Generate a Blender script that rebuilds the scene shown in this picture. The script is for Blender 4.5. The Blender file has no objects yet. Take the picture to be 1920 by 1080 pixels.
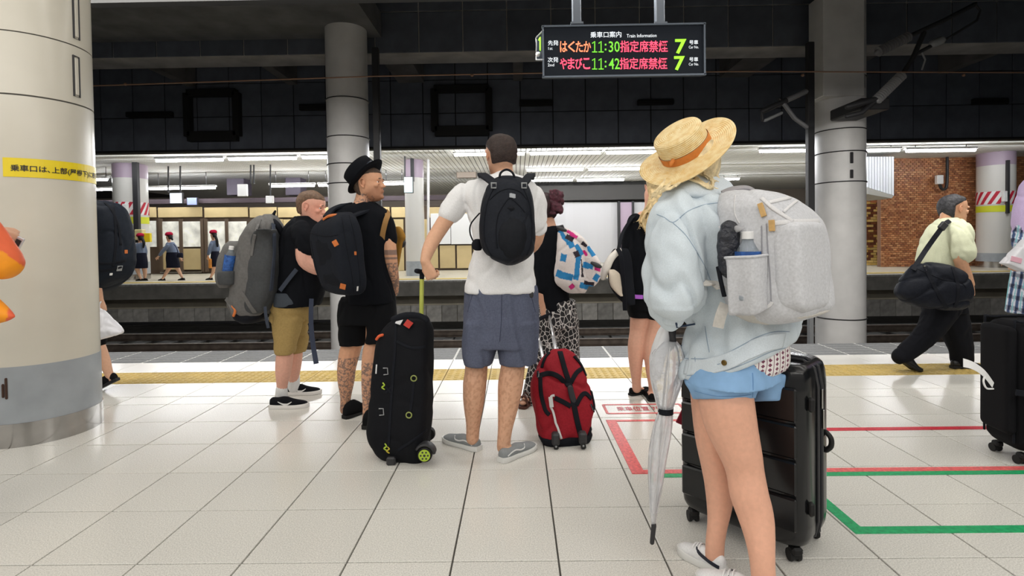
import bpy, math, random
import numpy as np
from mathutils import Vector, Matrix
from mathutils.bvhtree import BVHTree

# ------------------------------------------------------------------ camera, world, big lights, exposure
SC = bpy.context.scene
COL = SC.collection
H, F = 1.21, 1000.0
YAW, PITCH, ROLL, VY = -0.0097, 0.02, -0.0139, 469.0

def ray(px, py):
    u, v = px - 960.0, py - VY
    c, s = math.cos(-ROLL), math.sin(-ROLL)
    u, v = c * u - s * v, s * u + c * v
    x, y2, z2 = u / F, 1.0, -v / F
    c, s = math.cos(PITCH), math.sin(PITCH)
    y = c * y2 + s * z2; z = -s * y2 + c * z2
    c, s = math.cos(YAW), math.sin(YAW)
    return np.array([c * x + s * y, -s * x + c * y, z])

CAM = np.array([0.0, 0.0, H])
def P(px, py, Y):
    """the point of the vertical plane y = Y that lies at a sight line"""
    d = ray(px, py)
    return CAM + d * (Y / d[1])
def G(px, py, z=0.0):
    d = ray(px, py)
    return CAM + d * ((z - H) / d[2])

cd = bpy.data.cameras.new('camera'); cam = bpy.data.objects.new('camera', cd); COL.objects.link(cam)
fw = ray(960, VY); rt = ray(961, VY) - fw; up = fw - ray(960, VY + 1)
fw, rt, up = [v / np.linalg.norm(v) for v in (fw, rt, up)]
cam.matrix_world = Matrix(((rt[0], up[0], -fw[0], 0), (rt[1], up[1], -fw[1], 0), (rt[2], up[2], -fw[2], H), (0, 0, 0, 1)))
cd.sensor_width = 36; cd.lens = 36 * F / 1920; cd.shift_y = (VY - 540) / 1920
cd.clip_start = 0.05; cd.clip_end = 200
SC.camera = cam
w = bpy.data.worlds.new('world'); SC.world = w; w.use_nodes = True
w.node_tree.nodes['Background'].inputs[0].default_value = (0.75, 0.85, 1, 1)
w.node_tree.nodes['Background'].inputs[1].default_value = 0.03
SC.view_settings.view_transform = 'Standard'; SC.view_settings.look = 'None'
SC.view_settings.gamma = 1; SC.view_settings.use_curve_mapping = False
SC.view_settings.exposure = 0.3
def area(name, loc, size, power, col=(1, .97, .92), rot=(0, 0, 0)):
    l = bpy.data.lights.new(name, 'AREA'); l.shape = 'RECTANGLE'; l.size, l.size_y = size; l.energy = power; l.color = col
    o = bpy.data.objects.new(name, l); o.location = loc; o.rotation_euler = rot; COL.objects.link(o)
    return o
# the long fluorescent rows under the ceiling of the near platform (above the frame)
NEAR_LIGHTS = ((-2.4, 120, 45), (-.4, 65, 20), (1.2, 45, 0), (2.6, 50, 0), (4.2, 25, 0), (4.35, 340, 56))
for k, (ly, pw, tilt) in enumerate(NEAR_LIGHTS):
    area('platform_lamp_row', (0, ly, 3.315), (15, 0.16), pw, rot=(math.radians(tilt), 0, 0))
# rows of the opposite platform
for k, (ly, x0, x1, pw) in enumerate(((17.0, -13.5, 17, 260), (20.9, -14, 14.5, 180), (24.5, -8, 14, 130))):
    for tilt in (-38, 38):
        area('far_lamp_row', ((x0 + x1) / 2, ly, 3.86), (x1 - x0, 0.1), pw, (.97, .985, 1), rot=(math.radians(tilt), 0, 0))

# ------------------------------------------------------------------ materials
def mat(name, col, rough=0.6, metal=0.0, noise=None, bump=None, attr=None, spec=0.5, emis=None, trans=0.0, alpha=1.0, coat=0.0, ior=1.45, rnd=0.0, wave=None, sheen=0.0):
    m = bpy.data.materials.new(name); m.use_nodes = True
    nt = m.node_tree; b = nt.nodes['Principled BSDF']; N = nt.nodes.new; L = nt.links.new
    b.inputs['Base Color'].default_value = (*col, 1); b.inputs['Roughness'].default_value = rough
    b.inputs['Metallic'].default_value = metal; b.inputs['Specular IOR Level'].default_value = spec
    b.inputs['Transmission Weight'].default_value = trans; b.inputs['IOR'].default_value = ior
    b.inputs['Alpha'].default_value = alpha; b.inputs['Coat Weight'].default_value = coat
    if sheen: b.inputs['Sheen Weight'].default_value = sheen
    tc = N('ShaderNodeTexCoord'); src = None
    if attr:
        a = N('ShaderNodeAttribute'); a.attribute_name = attr; src = a.outputs['Color']
    if noise:
        sc, amt = noise[:2]
        n = N('ShaderNodeTexNoise'); n.inputs['Scale'].default_value = sc; n.inputs['Detail'].default_value = noise[2] if len(noise) > 2 else 5
        L(tc.outputs['Object'], n.inputs['Vector'])
        mr = N('ShaderNodeMapRange'); mr.inputs['From Min'].default_value = .3; mr.inputs['From Max'].default_value = .7
        mr.inputs['To Min'].default_value = 1 - amt; mr.inputs['To Max'].default_value = 1 + amt
        L(n.outputs['Fac'], mr.inputs['Value'])
        mx = N('ShaderNodeMix'); mx.data_type = 'RGBA'; mx.blend_type = 'MULTIPLY'; mx.inputs[0].default_value = 1
        if src: L(src, mx.inputs[6])
        else: mx.inputs[6].default_value = (*col, 1)
        L(mr.outputs['Result'], mx.inputs[7]); src = mx.outputs[2]
    if rnd:
        oi = N('ShaderNodeObjectInfo'); mr = N('ShaderNodeMapRange'); mr.inputs['To Min'].default_value = 1 - rnd; mr.inputs['To Max'].default_value = 1 + rnd
        L(oi.outputs['Random'], mr.inputs['Value'])
        mx = N('ShaderNodeMix'); mx.data_type = 'RGBA'; mx.blend_type = 'MULTIPLY'; mx.inputs[0].default_value = 1
        if src: L(src, mx.inputs[6])
        else: mx.inputs[6].default_value = (*col, 1)
        L(mr.outputs['Result'], mx.inputs[7]); src = mx.outputs[2]
    if src: L(src, b.inputs['Base Color'])
    if bump:
        n = N('ShaderNodeTexNoise'); n.inputs['Scale'].default_value = bump[0]; n.inputs['Detail'].default_value = 4
        L(tc.outputs['Object'], n.inputs['Vector'])
        bp = N('ShaderNodeBump'); bp.inputs['Strength'].default_value = bump[1]; bp.inputs['Distance'].default_value = bump[2]
        L(n.outputs['Fac'], bp.inputs['Height']); L(bp.outputs['Normal'], b.inputs['Normal'])
    if emis:
        b.inputs['Emission Color'].default_value = (*emis[0], 1); b.inputs['Emission Strength'].default_value = emis[1]
    return m
def srgb(*c):
    return tuple(((x / 255 + .055) / 1.055) ** 2.4 if x > 10 else x / 255 / 12.92 for x in c)

# ------------------------------------------------------------------ geometry
class M:
    def __init__(s): s.v = []; s.f = []; s.mi = []; s.cm = 0
    def add(s, v, f):
        o = len(s.v); s.v.extend([tuple(map(float, p)) for p in v]); s.f.extend([tuple(i + o for i in q) for q in f]); s.mi.extend([s.cm] * len(f)); return s
    def box(s, c, d, bev=0.0, R=None):
        c = np.array(c, float); h = np.array(d, float) / 2
        if not bev:
            v = [(sx * h[0], sy * h[1], sz * h[2]) for sx in (-1, 1) for sy in (-1, 1) for sz in (-1, 1)]
            f = [(0, 1, 3, 2), (4, 6, 7, 5), (0, 4, 5, 1), (2, 3, 7, 6), (0, 2, 6, 4), (1, 5, 7, 3)]
        else:
            v = []; idx = {}
            for sx in (-1, 1):
                for sy in (-1, 1):
                    for sz in (-1, 1):
                        for ax in range(3):
                            q = h - bev; q = q.copy(); q[ax] = h[ax]
                            idx[sx, sy, sz, ax] = len(v); v.append((sx * q[0], sy * q[1], sz * q[2]))
            f = []
            I = lambda a, b, c2, ax: idx[a, b, c2, ax]
            for sg in (-1, 1):
                q = [(-1, -1), (1, -1), (1, 1), (-1, 1)]
                if sg < 0: q = q[::-1]
                f.append([I(sg, a, b, 0) for a, b in q]); f.append([I(a, sg, b, 1) for a, b in q[::-1]]); f.append([I(a, b, sg, 2) for a, b in q])
            for a in (-1, 1):
                for b in (-1, 1):
                    f.append([I(-1, a, b, 1), I(1, a, b, 1), I(1, a, b, 2), I(-1, a, b, 2)][::a * b])
                    f.append([I(a, -1, b, 0), I(a, 1, b, 0), I(a, 1, b, 2), I(a, -1, b, 2)][::-a * b])
                    f.append([I(a, b, -1, 0), I(a, b, 1, 0), I(a, b, 1, 1), I(a, b, -1, 1)][::a * b])
                    for e in (-1, 1):
                        f.append([I(a, b, e, 0), I(a, b, e, 1), I(a, b, e, 2)][::a * b * e])
        v = np.array(v)
        if R is not None: v = v @ np.array(R, float).T
        return s.add(v + c, f)
    def loft(s, rings, cap=True, closed=True):
        n = len(rings[0]); v = [p for r in rings for p in r]; f = []
        for i in range(len(rings) - 1):
            for j in range(n if closed else n - 1):
                k = (j + 1) % n
                f.append((i * n + j, i * n + k, (i + 1) * n + k, (i + 1) * n + j))
        if cap:
            f.append(tuple(range(n))[::-1]); f.append(tuple(range((len(rings) - 1) * n, len(rings) * n)))
        return s.add(v, f)
    def tube(s, pts, r, n=10, round_=True, flat=None, upv=None):
        """round tube; flat=(k) squashes along upv to ratio k"""
        p = [np.array(q, float) for q in pts]; R = r if hasattr(r, '__len__') else [r] * len(p)
        rings = []; u = None
        for i in range(len(p)):
            t = p[min(i + 1, len(p) - 1)] - p[max(i - 1, 0)]; t = t / (np.linalg.norm(t) + 1e-9)
            if upv is not None: u = np.array(upv, float)
            elif u is None: u = np.array([0, 0, 1.0]) if abs(t[2]) < .9 else np.array([0, 1.0, 0])
            u = u - t * (u @ t); u = u / (np.linalg.norm(u) + 1e-9); w_ = np.cross(t, u)
            k = flat or 1.0
            ring = lambda c, rr: [c + (u * math.sin(a) * k + w_ * math.cos(a)) * rr for a in np.linspace(0, 2 * math.pi, n, endpoint=False)]
            if round_ and i == 0:
                for b in (.25, .6, .87): rings.append(ring(p[i] - t * R[i] * math.sqrt(1 - b * b), R[i] * b))
            rings.append(ring(p[i], R[i]))
            if round_ and i == len(p) - 1:
                for b in (.87, .6, .25): rings.append(ring(p[i] + t * R[i] * math.sqrt(1 - b * b), R[i] * b))
        return s.loft(rings)
    def ribbon(s, pts, nrm, wid, th):
        """flat strap of width wid lying on normals nrm"""
        p = [np.array(q, float) for q in pts]; rings = []
        for i in range(len(p)):
            t = p[min(i + 1, len(p) - 1)] - p[max(i - 1, 0)]; t = t / (np.linalg.norm(t) + 1e-9)
            n_ = np.array(nrm[i] if np.ndim(nrm) > 1 else nrm, float); n_ = n_ - t * (n_ @ t); n_ /= np.linalg.norm(n_) + 1e-9
            b = np.cross(t, n_); wd = wid[i] if hasattr(wid, '__len__') else wid
            rings.append([p[i] + b * wd / 2 * a + n_ * th * c for a, c in ((-1, -.5), (1, -.5), (1, .35), (.8, .5), (-.8, .5), (-1, .35))])
        return s.loft(rings)
    def ell(s, c, r, R=None, n=16, m=10):
        rings = []
        for i in range(1, m):
            a = math.pi * i / m - math.pi / 2
            rings.append(np.array([(math.cos(a) * math.cos(b) * r[0], math.cos(a) * math.sin(b) * r[1], math.sin(a) * r[2]) for b in np.linspace(0, 2 * math.pi, n, endpoint=False)]))
        o = len(s.v); c = np.array(c, float)
        if R is not None: rings = [q @ np.array(R).T for q in rings]
        s.loft([q + c for q in rings]); return s
    def cyl(s, c0, c1, r0, r1=None, n=24):
        return s.tube([c0, c1], [r0, r0 if r1 is None else r1], n, False)
    def lathe(s, c, prof, n=32, R=None, cap=True):
        rings = [np.array([(r * math.cos(a), r * math.sin(a), z) for a in np.linspace(0, 2 * math.pi, n, endpoint=False)]) for r, z in prof]
        if R is not None: rings = [q @ np.array(R).T for q in rings]
        return s.loft([q + np.array(c, float) for q in rings], cap=cap)
    def prism(s, poly, d):
        d = np.array(d, float); a = [np.array(p, float) for p in poly]
        return s.loft([a, [p + d for p in a]])

def origin(o):
    l = Vector((0, 0, 0))
    while o: l += o.location; o = o.parent
    return np.array(l)
def link_mesh(me, name, m, parent=None, loc=None):
    o = bpy.data.objects.new(name, me); COL.objects.link(o)
    for x in (m if isinstance(m, (list, tuple)) else [m]): me.materials.append(x)
    if parent: o.parent = parent
    if loc is not None: o.location = loc
    return o
def build(g, name, m, parent=None, loc=None, smooth=False, angle=None):
    """link the collected geometry (given in world coordinates) as one object"""
    off = origin(parent) + (np.array(loc, float) if loc is not None else 0)
    v = np.array(g.v) - off
    me = bpy.data.meshes.new(name); me.from_pydata(v.tolist(), [], g.f); me.update()
    if smooth or angle: me.shade_smooth()
    if angle and hasattr(me, 'set_sharp_from_angle'): me.set_sharp_from_angle(angle=math.radians(angle))
    if any(g.mi): me.polygons.foreach_set('material_index', g.mi)
    return link_mesh(me, name, m, parent, loc)
def tag(o, label=None, cat=None, group=None, kind=None):
    for k, x in (('label', label), ('category', cat), ('group', group), ('kind', kind)):
        if x: o[k] = x
    return o
def thing(name, loc, label, cat, group=None):
    o = bpy.data.objects.new(name, None); COL.objects.link(o); o.location = [float(x) for x in loc]; o.empty_display_size = .1
    return tag(o, label, cat, group)
def dup(o, loc, parent=None):
    c = o.copy(); COL.objects.link(c); c.location = loc
    if parent: c.parent = parent
    return c

# ---- sculpted bodies and cloth: closed lofts fused by a voxel remesh, then smoothed
TMP = bpy.data.collections.new('tmp'); COL.children.link(TMP)
def vnoise(v, scale, seed=0, oct=3):
    rng = np.random.RandomState(seed); out = np.zeros(len(v)); q = v * scale
    for o in range(oct):
        for k in range(4):
            d = rng.normal(size=3); d /= np.linalg.norm(d); ph = rng.rand() * 6.28
            out += np.sin(q @ d * (1.6 ** o) * 2.2 + ph + 1.3 * np.sin(q @ rng.normal(size=3) * .9 + rng.rand() * 6)) / (4 * 1.5 ** o)
    return out
def fuse(g, name, m, parent=None, vox=0.008, sm=6, wr=None, color=None, matfn=None, fac=.5):
    off = origin(parent)
    me = bpy.data.meshes.new('t'); me.from_pydata(g.v, [], g.f); me.update()
    o = bpy.data.objects.new('t', me); TMP.objects.link(o)
    md = o.modifiers.new('r', 'REMESH'); md.mode = 'VOXEL'; md.voxel_size = vox
    if sm:
        md = o.modifiers.new('s', 'SMOOTH'); md.iterations = sm; md.factor = fac
    dg = bpy.context.evaluated_depsgraph_get(); e = o.evaluated_get(dg)
    out = bpy.data.meshes.new_from_object(e); out.name = name
    bpy.data.objects.remove(o); bpy.data.meshes.remove(me)
    n = len(out.vertices); v = np.empty(n * 3); out.vertices.foreach_get('co', v); v = v.reshape(-1, 3)
    if wr is not None:
        nr = np.empty(n * 3); out.vertices.foreach_get('normal', nr); nr = nr.reshape(-1, 3)
        d = wr(v) if callable(wr) else vnoise(v * np.array(wr[2] if len(wr) > 2 else (1, 1, 1)), wr[0], sum(map(ord, name)) % 97) * wr[1]
        v = v + nr * d[:, None]
    if color is not None:
        c = np.asarray(color(v), float); c = np.c_[c, np.ones(len(c))]
        a = out.color_attributes.new('col', 'FLOAT_COLOR', 'POINT'); a.data.foreach_set('color', c.ravel())
    out.vertices.foreach_set('co', (v - off).ravel()); out.update(); out.shade_smooth()
    while len(out.materials): out.materials.pop()
    ob = link_mesh(out, name, m, parent)
    if matfn is not None:
        npol = len(out.polygons); pc = np.empty(npol * 3); out.polygons.foreach_get('center', pc)
        out.polygons.foreach_set('material_index', np.asarray(matfn(pc.reshape(-1, 3) + off), np.int32))
    return ob
def bvh(*obs):
    v = []; f = []
    for o in obs:
        off = Vector(origin(o)); k = len(v)
        v += [x.co + off for x in o.data.vertices]; f += [[i + k for i in p.vertices] for p in o.data.polygons]
    return BVHTree.FromPolygons(v, f)
def on(tree, px, py, lift=0.0):
    """where a sight line first meets a surface: (point, normal)"""
    d = Vector(ray(px, py)).normalized()
    h = tree.ray_cast(Vector(CAM), d)
    if h[0] is None:
        h = tree.find_nearest(Vector(P(px, py, tree_y[0])))
    n = h[1] if h[1].dot(d) < 0 else -h[1]
    return np.array(h[0] + n * lift), np.array(n)
tree_y = [4.0]
def seam(g, tree, pts, r, lift=0.0, n=6, sub=5, flat=None):
    """a thin cord on a surface through picture points"""
    q = path(pts, sub); h = [on(tree, x, y, lift) for x, y in q]
    g.tube([a for a, b in h], r, n, True); return g
def strap(g, tree, pts, wid, th, lift=0.0, sub=5):
    q = path(pts, sub); h = [on(tree, x, y, lift) for x, y in q]
    a = np.array([x for x, _ in h]); nn = np.array([x for _, x in h])
    for _ in range(2): nn[1:-1] = (nn[:-2] + nn[1:-1] + nn[2:]) / 3
    for _ in range(1): a[1:-1] = (a[:-2] + 2 * a[1:-1] + a[2:]) / 4
    g.ribbon(a, nn, wid, th); return g
def path(pts, sub=5):
    """Catmull-Rom through points of any dimension"""
    p = [np.array(q, float) for q in pts]
    if len(p) < 3:
        return [p[0] + (p[-1] - p[0]) * t for t in np.linspace(0, 1, sub + 1)]
    out = []
    for i in range(len(p) - 1):
        a, b, c, d = p[max(i - 1, 0)], p[i], p[i + 1], p[min(i + 2, len(p) - 1)]
        for k in range(sub):
            t = k / sub
            out.append(.5 * (2 * b + (c - a) * t + (2 * a - 5 * b + 4 * c - d) * t * t + (3 * b - a - 3 * c + d) * t ** 3))
    out.append(p[-1]); return out
def rings_y(rows, D, n=20, ex=2.3):
    """rows (py, xl, xr, half depth m, dy m): level slices whose silhouette runs xl..xr"""
    out = []
    for r in rows:
        py, xl, xr, dep = r[:4]; dy = r[4] if len(r) > 4 else 0
        a, b = P(xl, py, D + dy), P(xr, py, D + dy); c = (a + b) / 2; hw = np.linalg.norm(b - a) / 2
        ring = []
        for t in np.linspace(0, 2 * math.pi, n, endpoint=False):
            ct, st = math.cos(t), math.sin(t)
            ring.append(c + np.array([hw * math.copysign(abs(ct) ** (2 / ex), ct), dep * math.copysign(abs(st) ** (2 / ex), st), 0]))
        out.append(np.array(ring))
    return out
def dense(rows, k=3):
    return [tuple(q) for q in path([tuple(r) + (0,) * (5 - len(r)) for r in rows], k)]
def sil(g, rows, D, n=20, ex=2.3, k=3):
    g.loft(rings_y(dense(rows, k), D, n, ex)); return g
def limb(g, pts, D, n=12, sub=3, flat=None, upv=None):
    """pts (px, py, radius px, dy m)"""
    q = path([tuple(p) + (0,) * (4 - len(p)) for p in pts], sub)
    g.tube([P(a, b, D + dy) for a, b, r, dy in q], [r * (D + dy) / F for a, b, r, dy in q], n, True, flat, upv); return g
# ------------------------------------------------------------------ the setting
R_ = random.Random(4)
m_terr = mat('terrazzo', (.68, .665, .62), .2, noise=(190, .22, 4), rnd=.035, spec=.55)
m_grout = mat('grout', (.10, .095, .085), .8)
m_white_t = mat('pale_terrazzo', (.72, .71, .68), .2, noise=(200, .1, 3), rnd=.02)
m_tact = mat('tactile_yellow', (.55, .40, .13), .5, noise=(9, .12), rnd=.06)
m_edge = mat('edge_tile', (.17, .175, .18), .55, noise=(40, .2), rnd=.12)
m_edgej = mat('edge_joint', (.62, .62, .6), .5)
m_conc = mat('concrete', (.20, .195, .18), .85, noise=(3, .25), bump=(30, .3, .01))
m_concd = mat('dark_concrete', (.045, .044, .042), .9, noise=(4, .3))
m_black = mat('black_void', (.012, .012, .012), .9)
m_panel_d = mat('dark_panel', (.10, .112, .14), .75, noise=(2, .25), rnd=.12)
m_soffit = mat('beam_soffit', (.16, .15, .145), .8, noise=(2, .3))
m_cream = mat('cream_paint', (.62, .59, .51), .24, noise=(4, .03), spec=.5)
m_colwhite = mat('white_column_paint', (.74, .73, .72), .3, noise=(2.5, .08))
m_greyblue = mat('grey_blue_paint', (.34, .37, .40), .4, noise=(6, .1))
m_steel = mat('steel', (.42, .41, .40), .16, 1.0, noise=(8, .12))
m_dk = mat('dark_metal', (.03, .03, .033), .5)
m_grey = mat('grey_metal', (.32, .33, .34), .45, .2)
m_rail = mat('rail_steel', (.16, .13, .11), .45, .6, noise=(6, .3))
m_rust = mat('rail_side', (.05, .035, .028), .8)
m_beige = mat('beige_panel', (.56, .44, .23), .5, noise=(2, .07), rnd=.05)
m_brown = mat('brown_frame', (.115, .08, .055), .5)
m_purple = mat('purple_band', (.055, .04, .048), .5)
m_lilac = mat('lilac_paint', (.42, .33, .42), .4)
m_slat = mat('ceiling_slat', (.72, .72, .70), .75, spec=.15)
m_slatgap = mat('slat_gap', (.05, .05, .05), .9)
m_tube = mat('lamp_tube', (1, 1, 1), .4, emis=((.97, .98, 1), 26))
m_lampbody = mat('lamp_body', (.75, .75, .74), .5)
m_pfloor = mat('far_platform_tile', (.50, .46, .37), .4, noise=(3, .1))
m_nose = mat('platform_nosing', (.34, .335, .32), .7, noise=(12, .3))
m_pane = mat('lit_pane', (.62, .62, .57), .3, noise=(2.6, .45), emis=((.95, .93, .82), .22))
m_wboard = mat('white_board', (.80, .81, .82), .4)
m_rib = mat('white_ribbed_panel', (.56, .56, .58), .5, rnd=.05)
m_white = mat('white_plastic', (.8, .8, .8), .4)
m_red = mat('red_paint', (.50, .015, .04), .5)
m_ygreen = mat('yellow_green_paint', (.62, .66, .03), .5)
m_yel = mat('yellow_tape', (.85, .66, .02), .35)
m_ink = mat('black_ink', (.02, .02, .022), .5)

# near platform floor: every tile its own piece
TS, TX0, TY0 = .4, -1.86, 1.983
floor = M()
floor.box((0, 1.4, -.31), (24, 9.14, .6))
floor = tag(build(floor, 'floor', m_grout), 'near platform floor of pale terrazzo tiles with yellow tactile strip', 'floor', kind='structure')
def tile_mesh(name, sx, sy, m, gap=.007, h=.03):
    g = M(); g.box((0, 0, -h / 2), (sx - gap, sy - gap, h), .0016)
    return build(g, name, m)
def rowtiles(name, proto, y, extra=1.3, s=TS):
    half = y * .97 + extra
    k0, k1 = math.floor((-half - TX0) / s), math.ceil((half - TX0) / s); n = 0
    for k in range(k0, k1):
        o = proto if (not proto.parent) else dup(proto, (0, 0, 0))
        o.parent = floor; o.location = (TX0 + (k + .5) * s, y, R_.uniform(-.0004, .0004))
t_main = tile_mesh('floor_tile', TS, TS, m_terr)
for j in range(-2, 5): rowtiles('floor_tile', t_main, TY0 + (j + .5) * TS, 1.0 if j > -1 else .8)
t_thin = tile_mesh('narrow_floor_tile', TS, .2, m_terr, .005)
rowtiles('', t_thin, 4.083, .5)
t_a = tile_mesh('floor_tile', TS, .4, m_terr, .005); rowtiles('', t_a, 4.386, .5)
t_w = tile_mesh('white_floor_tile', TS, .4, m_white_t, .005); rowtiles('', t_w, 5.19, .5)
g = M(); g.box((0, 0, -.015), (.394, .394, .03), .002)
for i in range(6):
    for k in range(6):
        x, y = -.16 + i * .064, -.16 + k * .064
        g.lathe((x, y, 0), [(.021, -.001), (.019, .0035), (.011, .005)], 8)
t_y = build(g, 'tactile_block', m_tact); rowtiles('', t_y, 4.788, .5)
g = M()
for k in range(5): g.box((0, -.23 + k * .115, -.01), (.378, .096, .022), .003)
t_e = build(g, 'edge_tile', m_edge); rowtiles('', t_e, 5.68, .5)
g = M(); g.box((0, 5.685, -.016), (23, .58, .026)); build(g, 'edge_joint_bed', m_edgej, floor)
# plain floor beyond the laid tiles (beside and behind the picture)
g = M()
for sx in (-1, 1):
    g.prism([(sx * 12, -3, -.012), (sx * 12, 4.59, -.012), (sx * 6.6, 4.59, -.012), (sx * 3.0, 1.18, -.012), (sx * 3.0, -3, -.012)], (0, 0, .011))
g.box((0, -.92, -.0065), (6, 4.15, .011))
build(g, 'plain_paving', m_terr, floor)

# track bed, rails, far platform
g = M(); g.box((0, 11.5, -1.55), (60, 11.2, .3)); g.box((0, 5.9, -.9), (60, .2, 1.2))
tag(build(g, 'ground_track_bed', m_concd), 'dark concrete track bed between the two platforms', 'track bed', kind='structure')
def rail(y, lab):
    g = M(); z = -1.15
    prof = [(-.07, -.17), (.07, -.17), (.07, -.155), (.012, -.13), (.012, -.045), (.034, -.03), (.034, 0), (-.034, 0), (-.034, -.03), (-.012, -.045), (-.012, -.13), (-.07, -.155)]
    g.loft([[(x, y + a, z + b) for a, b in prof] for x in (-26, 26)])
    o = build(g, 'track_rail', m_rail); tag(o, lab, 'rail', 'rails of the two tracks'); return o
RLAB = ('nearest rail, hidden under the platform edge', 'second rail from the near platform edge', 'dark steel rail nearer to us on the far track', 'steel rail on the far track closest to the panelled wall')
for y, lab in zip((7.0, 8.44, 12.55, 13.95), RLAB): rail(y, lab)
sl = M(); sl.box((0, 0, 0), (.24, 2.3, .1), .01)
slo = build(sl, 'sleeper', m_concd)
tag(slo, 'dark concrete sleeper under the far track rails', 'sleeper', 'sleepers of the far track')
for k in range(36):
    o = slo if k == 0 else dup(slo, (0, 0, 0)); o.location = (-12.6 + k * .72, 13.25, -1.37)
fp = M(); fp.box((0, 23.6, -.22), (60, 15.16, .44)); fp.box((0, 17.2, -1.0), (60, .1, 1.2))
fp = tag(build(fp, 'floor_far_platform', m_pfloor), 'beige floor of the opposite platform', 'floor', kind='structure')
g = M(); g.box((0, 16.1, -.02), (60, .2, .06), .008); build(g, 'nosing', m_nose, fp)
g = M(); g.box((0, 16.02, -.25), (60, .08, .40)); build(g, 'fascia', m_conc, fp)
g = M(); g.box((0, 16.75, .006), (60, .35, .012)); build(g, 'yellow_line', mat('dull_yellow', (.62, .46, .12), .5), fp)
pw = M(); pw.box((0, 0, 0), (.485, .05, .80), .006)
pwo = build(pw, 'wall_panel', mat('track_wall_panel', (.42, .41, .39), .8, noise=(5, .3), rnd=.25)); pwo.parent = fp
for k in range(66):
    o = pwo if k == 0 else dup(pwo, (0, 0, 0)); o.location = (-16.2 + k * .5, 17.1, -1.27)
g = M(); g.tube([(-19, 16.6, -1.27), (-3, 16.6, -1.27)], .05, 8, False)
tag(build(g, 'cable_duct', m_dk), 'black cable pipe running along the track wall on the left', 'pipe')

# dark wall above the far platform edge, panel by panel
wf = M(); wf.box((0, 13.15, 5.2), (60, .2, 3.46)); wf.box((0, 13.05, 3.47), (60, .26, .05))
wf = tag(build(wf, 'wall_far_upper', m_black), 'dark panelled wall hanging above the opposite platform edge', 'wall', kind='structure')
pp = M(); pp.box((0, 0, 0), (.768, .04, .785), .006); ppo = build(pp, 'wall_panel', m_panel_d); ppo.parent = wf
n = 0
for r in range(3):
    for k in range(34):
        o = ppo if n == 0 else dup(ppo, (0, 0, 0)); n += 1
        o.location = (-13.7 + k * .79, 13.04 + R_.uniform(-.004, .004), 3.90 + r * .805)
for x0, x1, y0, y1 in ((240, 325, 210, 221), (563, 618, 196, 208), (974, 1036, 188, 200), (1195, 1262, 187, 198), (1822, 1886, 185, 197)):
    a, b = P(x0, y1, 13), P(x1, y0, 13); g = M()
    g.box(((a[0] + b[0]) / 2, 12.98, (a[2] + b[2]) / 2), (b[0] - a[0], .14, b[2] - a[2]), .01)
    for t in (.3, .6): g.box(((a[0] + b[0]) / 2, 12.90, a[2] + (b[2] - a[2]) * t), (b[0] - a[0] - .04, .02, .02))
    build(g, 'vent_slot', m_black, wf)
for x0, x1, y0, y1 in ((352, 442, 173, 256), (815, 916, 165, 246)):
    a, b = P(x0, y1, 12.9), P(x1, y0, 12.9); g = M(); cx, cz, W_, H_ = (a[0] + b[0]) / 2, (a[2] + b[2]) / 2, b[0] - a[0], b[2] - a[2]
    for q in (((cx, 12.95, b[2]), (W_, .2, .17)), ((cx, 12.95, a[2]), (W_, .2, .24)), ((a[0], 12.95, cz), (.16, .2, H_)), ((b[0], 12.95, cz), (.16, .2, H_))): g.box(*q, .01)
    build(g, 'recess_frame', m_black, wf)
g = M(); g.box((0, 13, 6.95), (60, 16.5, .2)); g.box((0, 4.66, 5.2), (60, .1, 3.8)); g.box((-20, 13, 2.5), (.2, 18, 9)); g.box((20, 13, 2.5), (.2, 18, 9))  # the front lip is lowered to block lamp light from the upper columns
tag(build(g, 'ceiling_track_void', m_black), 'black ceiling over the tracks', 'ceiling', kind='structure')
# long beam on the column line, panels on its face, cross beams behind it
bm = M(); bm.box((0, 11.31, 6.03), (60, .66, 1.96))
bm = tag(build(bm, 'beam_long', mat('long_beam_lit_tone', (.46, .44, .42), .8, noise=(2, .25))), 'long dark beam over the column row with an underside toned as if lit', 'beam', kind='structure')  # paler tone stands in for light falling on the beam's underside
bp = M(); bp.box((0, 0, 0), (.875, .04, .815), .006); bpo = build(bp, 'beam_panel', m_panel_d); bpo.parent = bm; n = 0
for r in range(2):
    for k in range(25):
        o = bpo if n == 0 else dup(bpo, (0, 0, 0)); n += 1
        o.location = (-10.5 + k * .90, 10.97, 5.47 + r * .84)
for x, wd in ((-7.6, .22), (-5.2, .22), (-2.42, .62), (.07, .22), (5.1, .72), (7.4, .22), (9.9, .22)):
    g = M(); g.box((x * 1.04, 12.35, 5.3), (wd, 1.36, .5)); tag(build(g, 'beam_cross', m_soffit), 'short cross beam between the long beam and the dark wall', 'beam', 'cross beams', 'structure')
g = M(); g.box((-7.3, 7.85, 5.6), (9.2, 6.1, .5))
for y in (6.6, 8.3): g.box((-7.3, y, 5.347), (9.2, .02, .02))
sl_ = tag(build(g, 'ceiling_slab', mat('slab', (.17, .17, .17), .85, noise=(2, .25), bump=(40, .3, .01))), 'grey concrete ceiling slab at the upper left', 'ceiling', kind='structure')
# ceiling above the near platform (just above the frame)
g = M(); g.box((0, .7, 3.6), (24, 7.8, .2))
tag(build(g, 'ceiling_near_platform', m_slat), 'white ceiling of the near platform', 'ceiling', kind='structure')
g = M(); g.box((0, -3.1, 1.7), (24, .2, 3.8))
tag(build(g, 'wall_behind', m_rib), 'pale wall behind the waiting people', 'wall', kind='structure')

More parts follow.
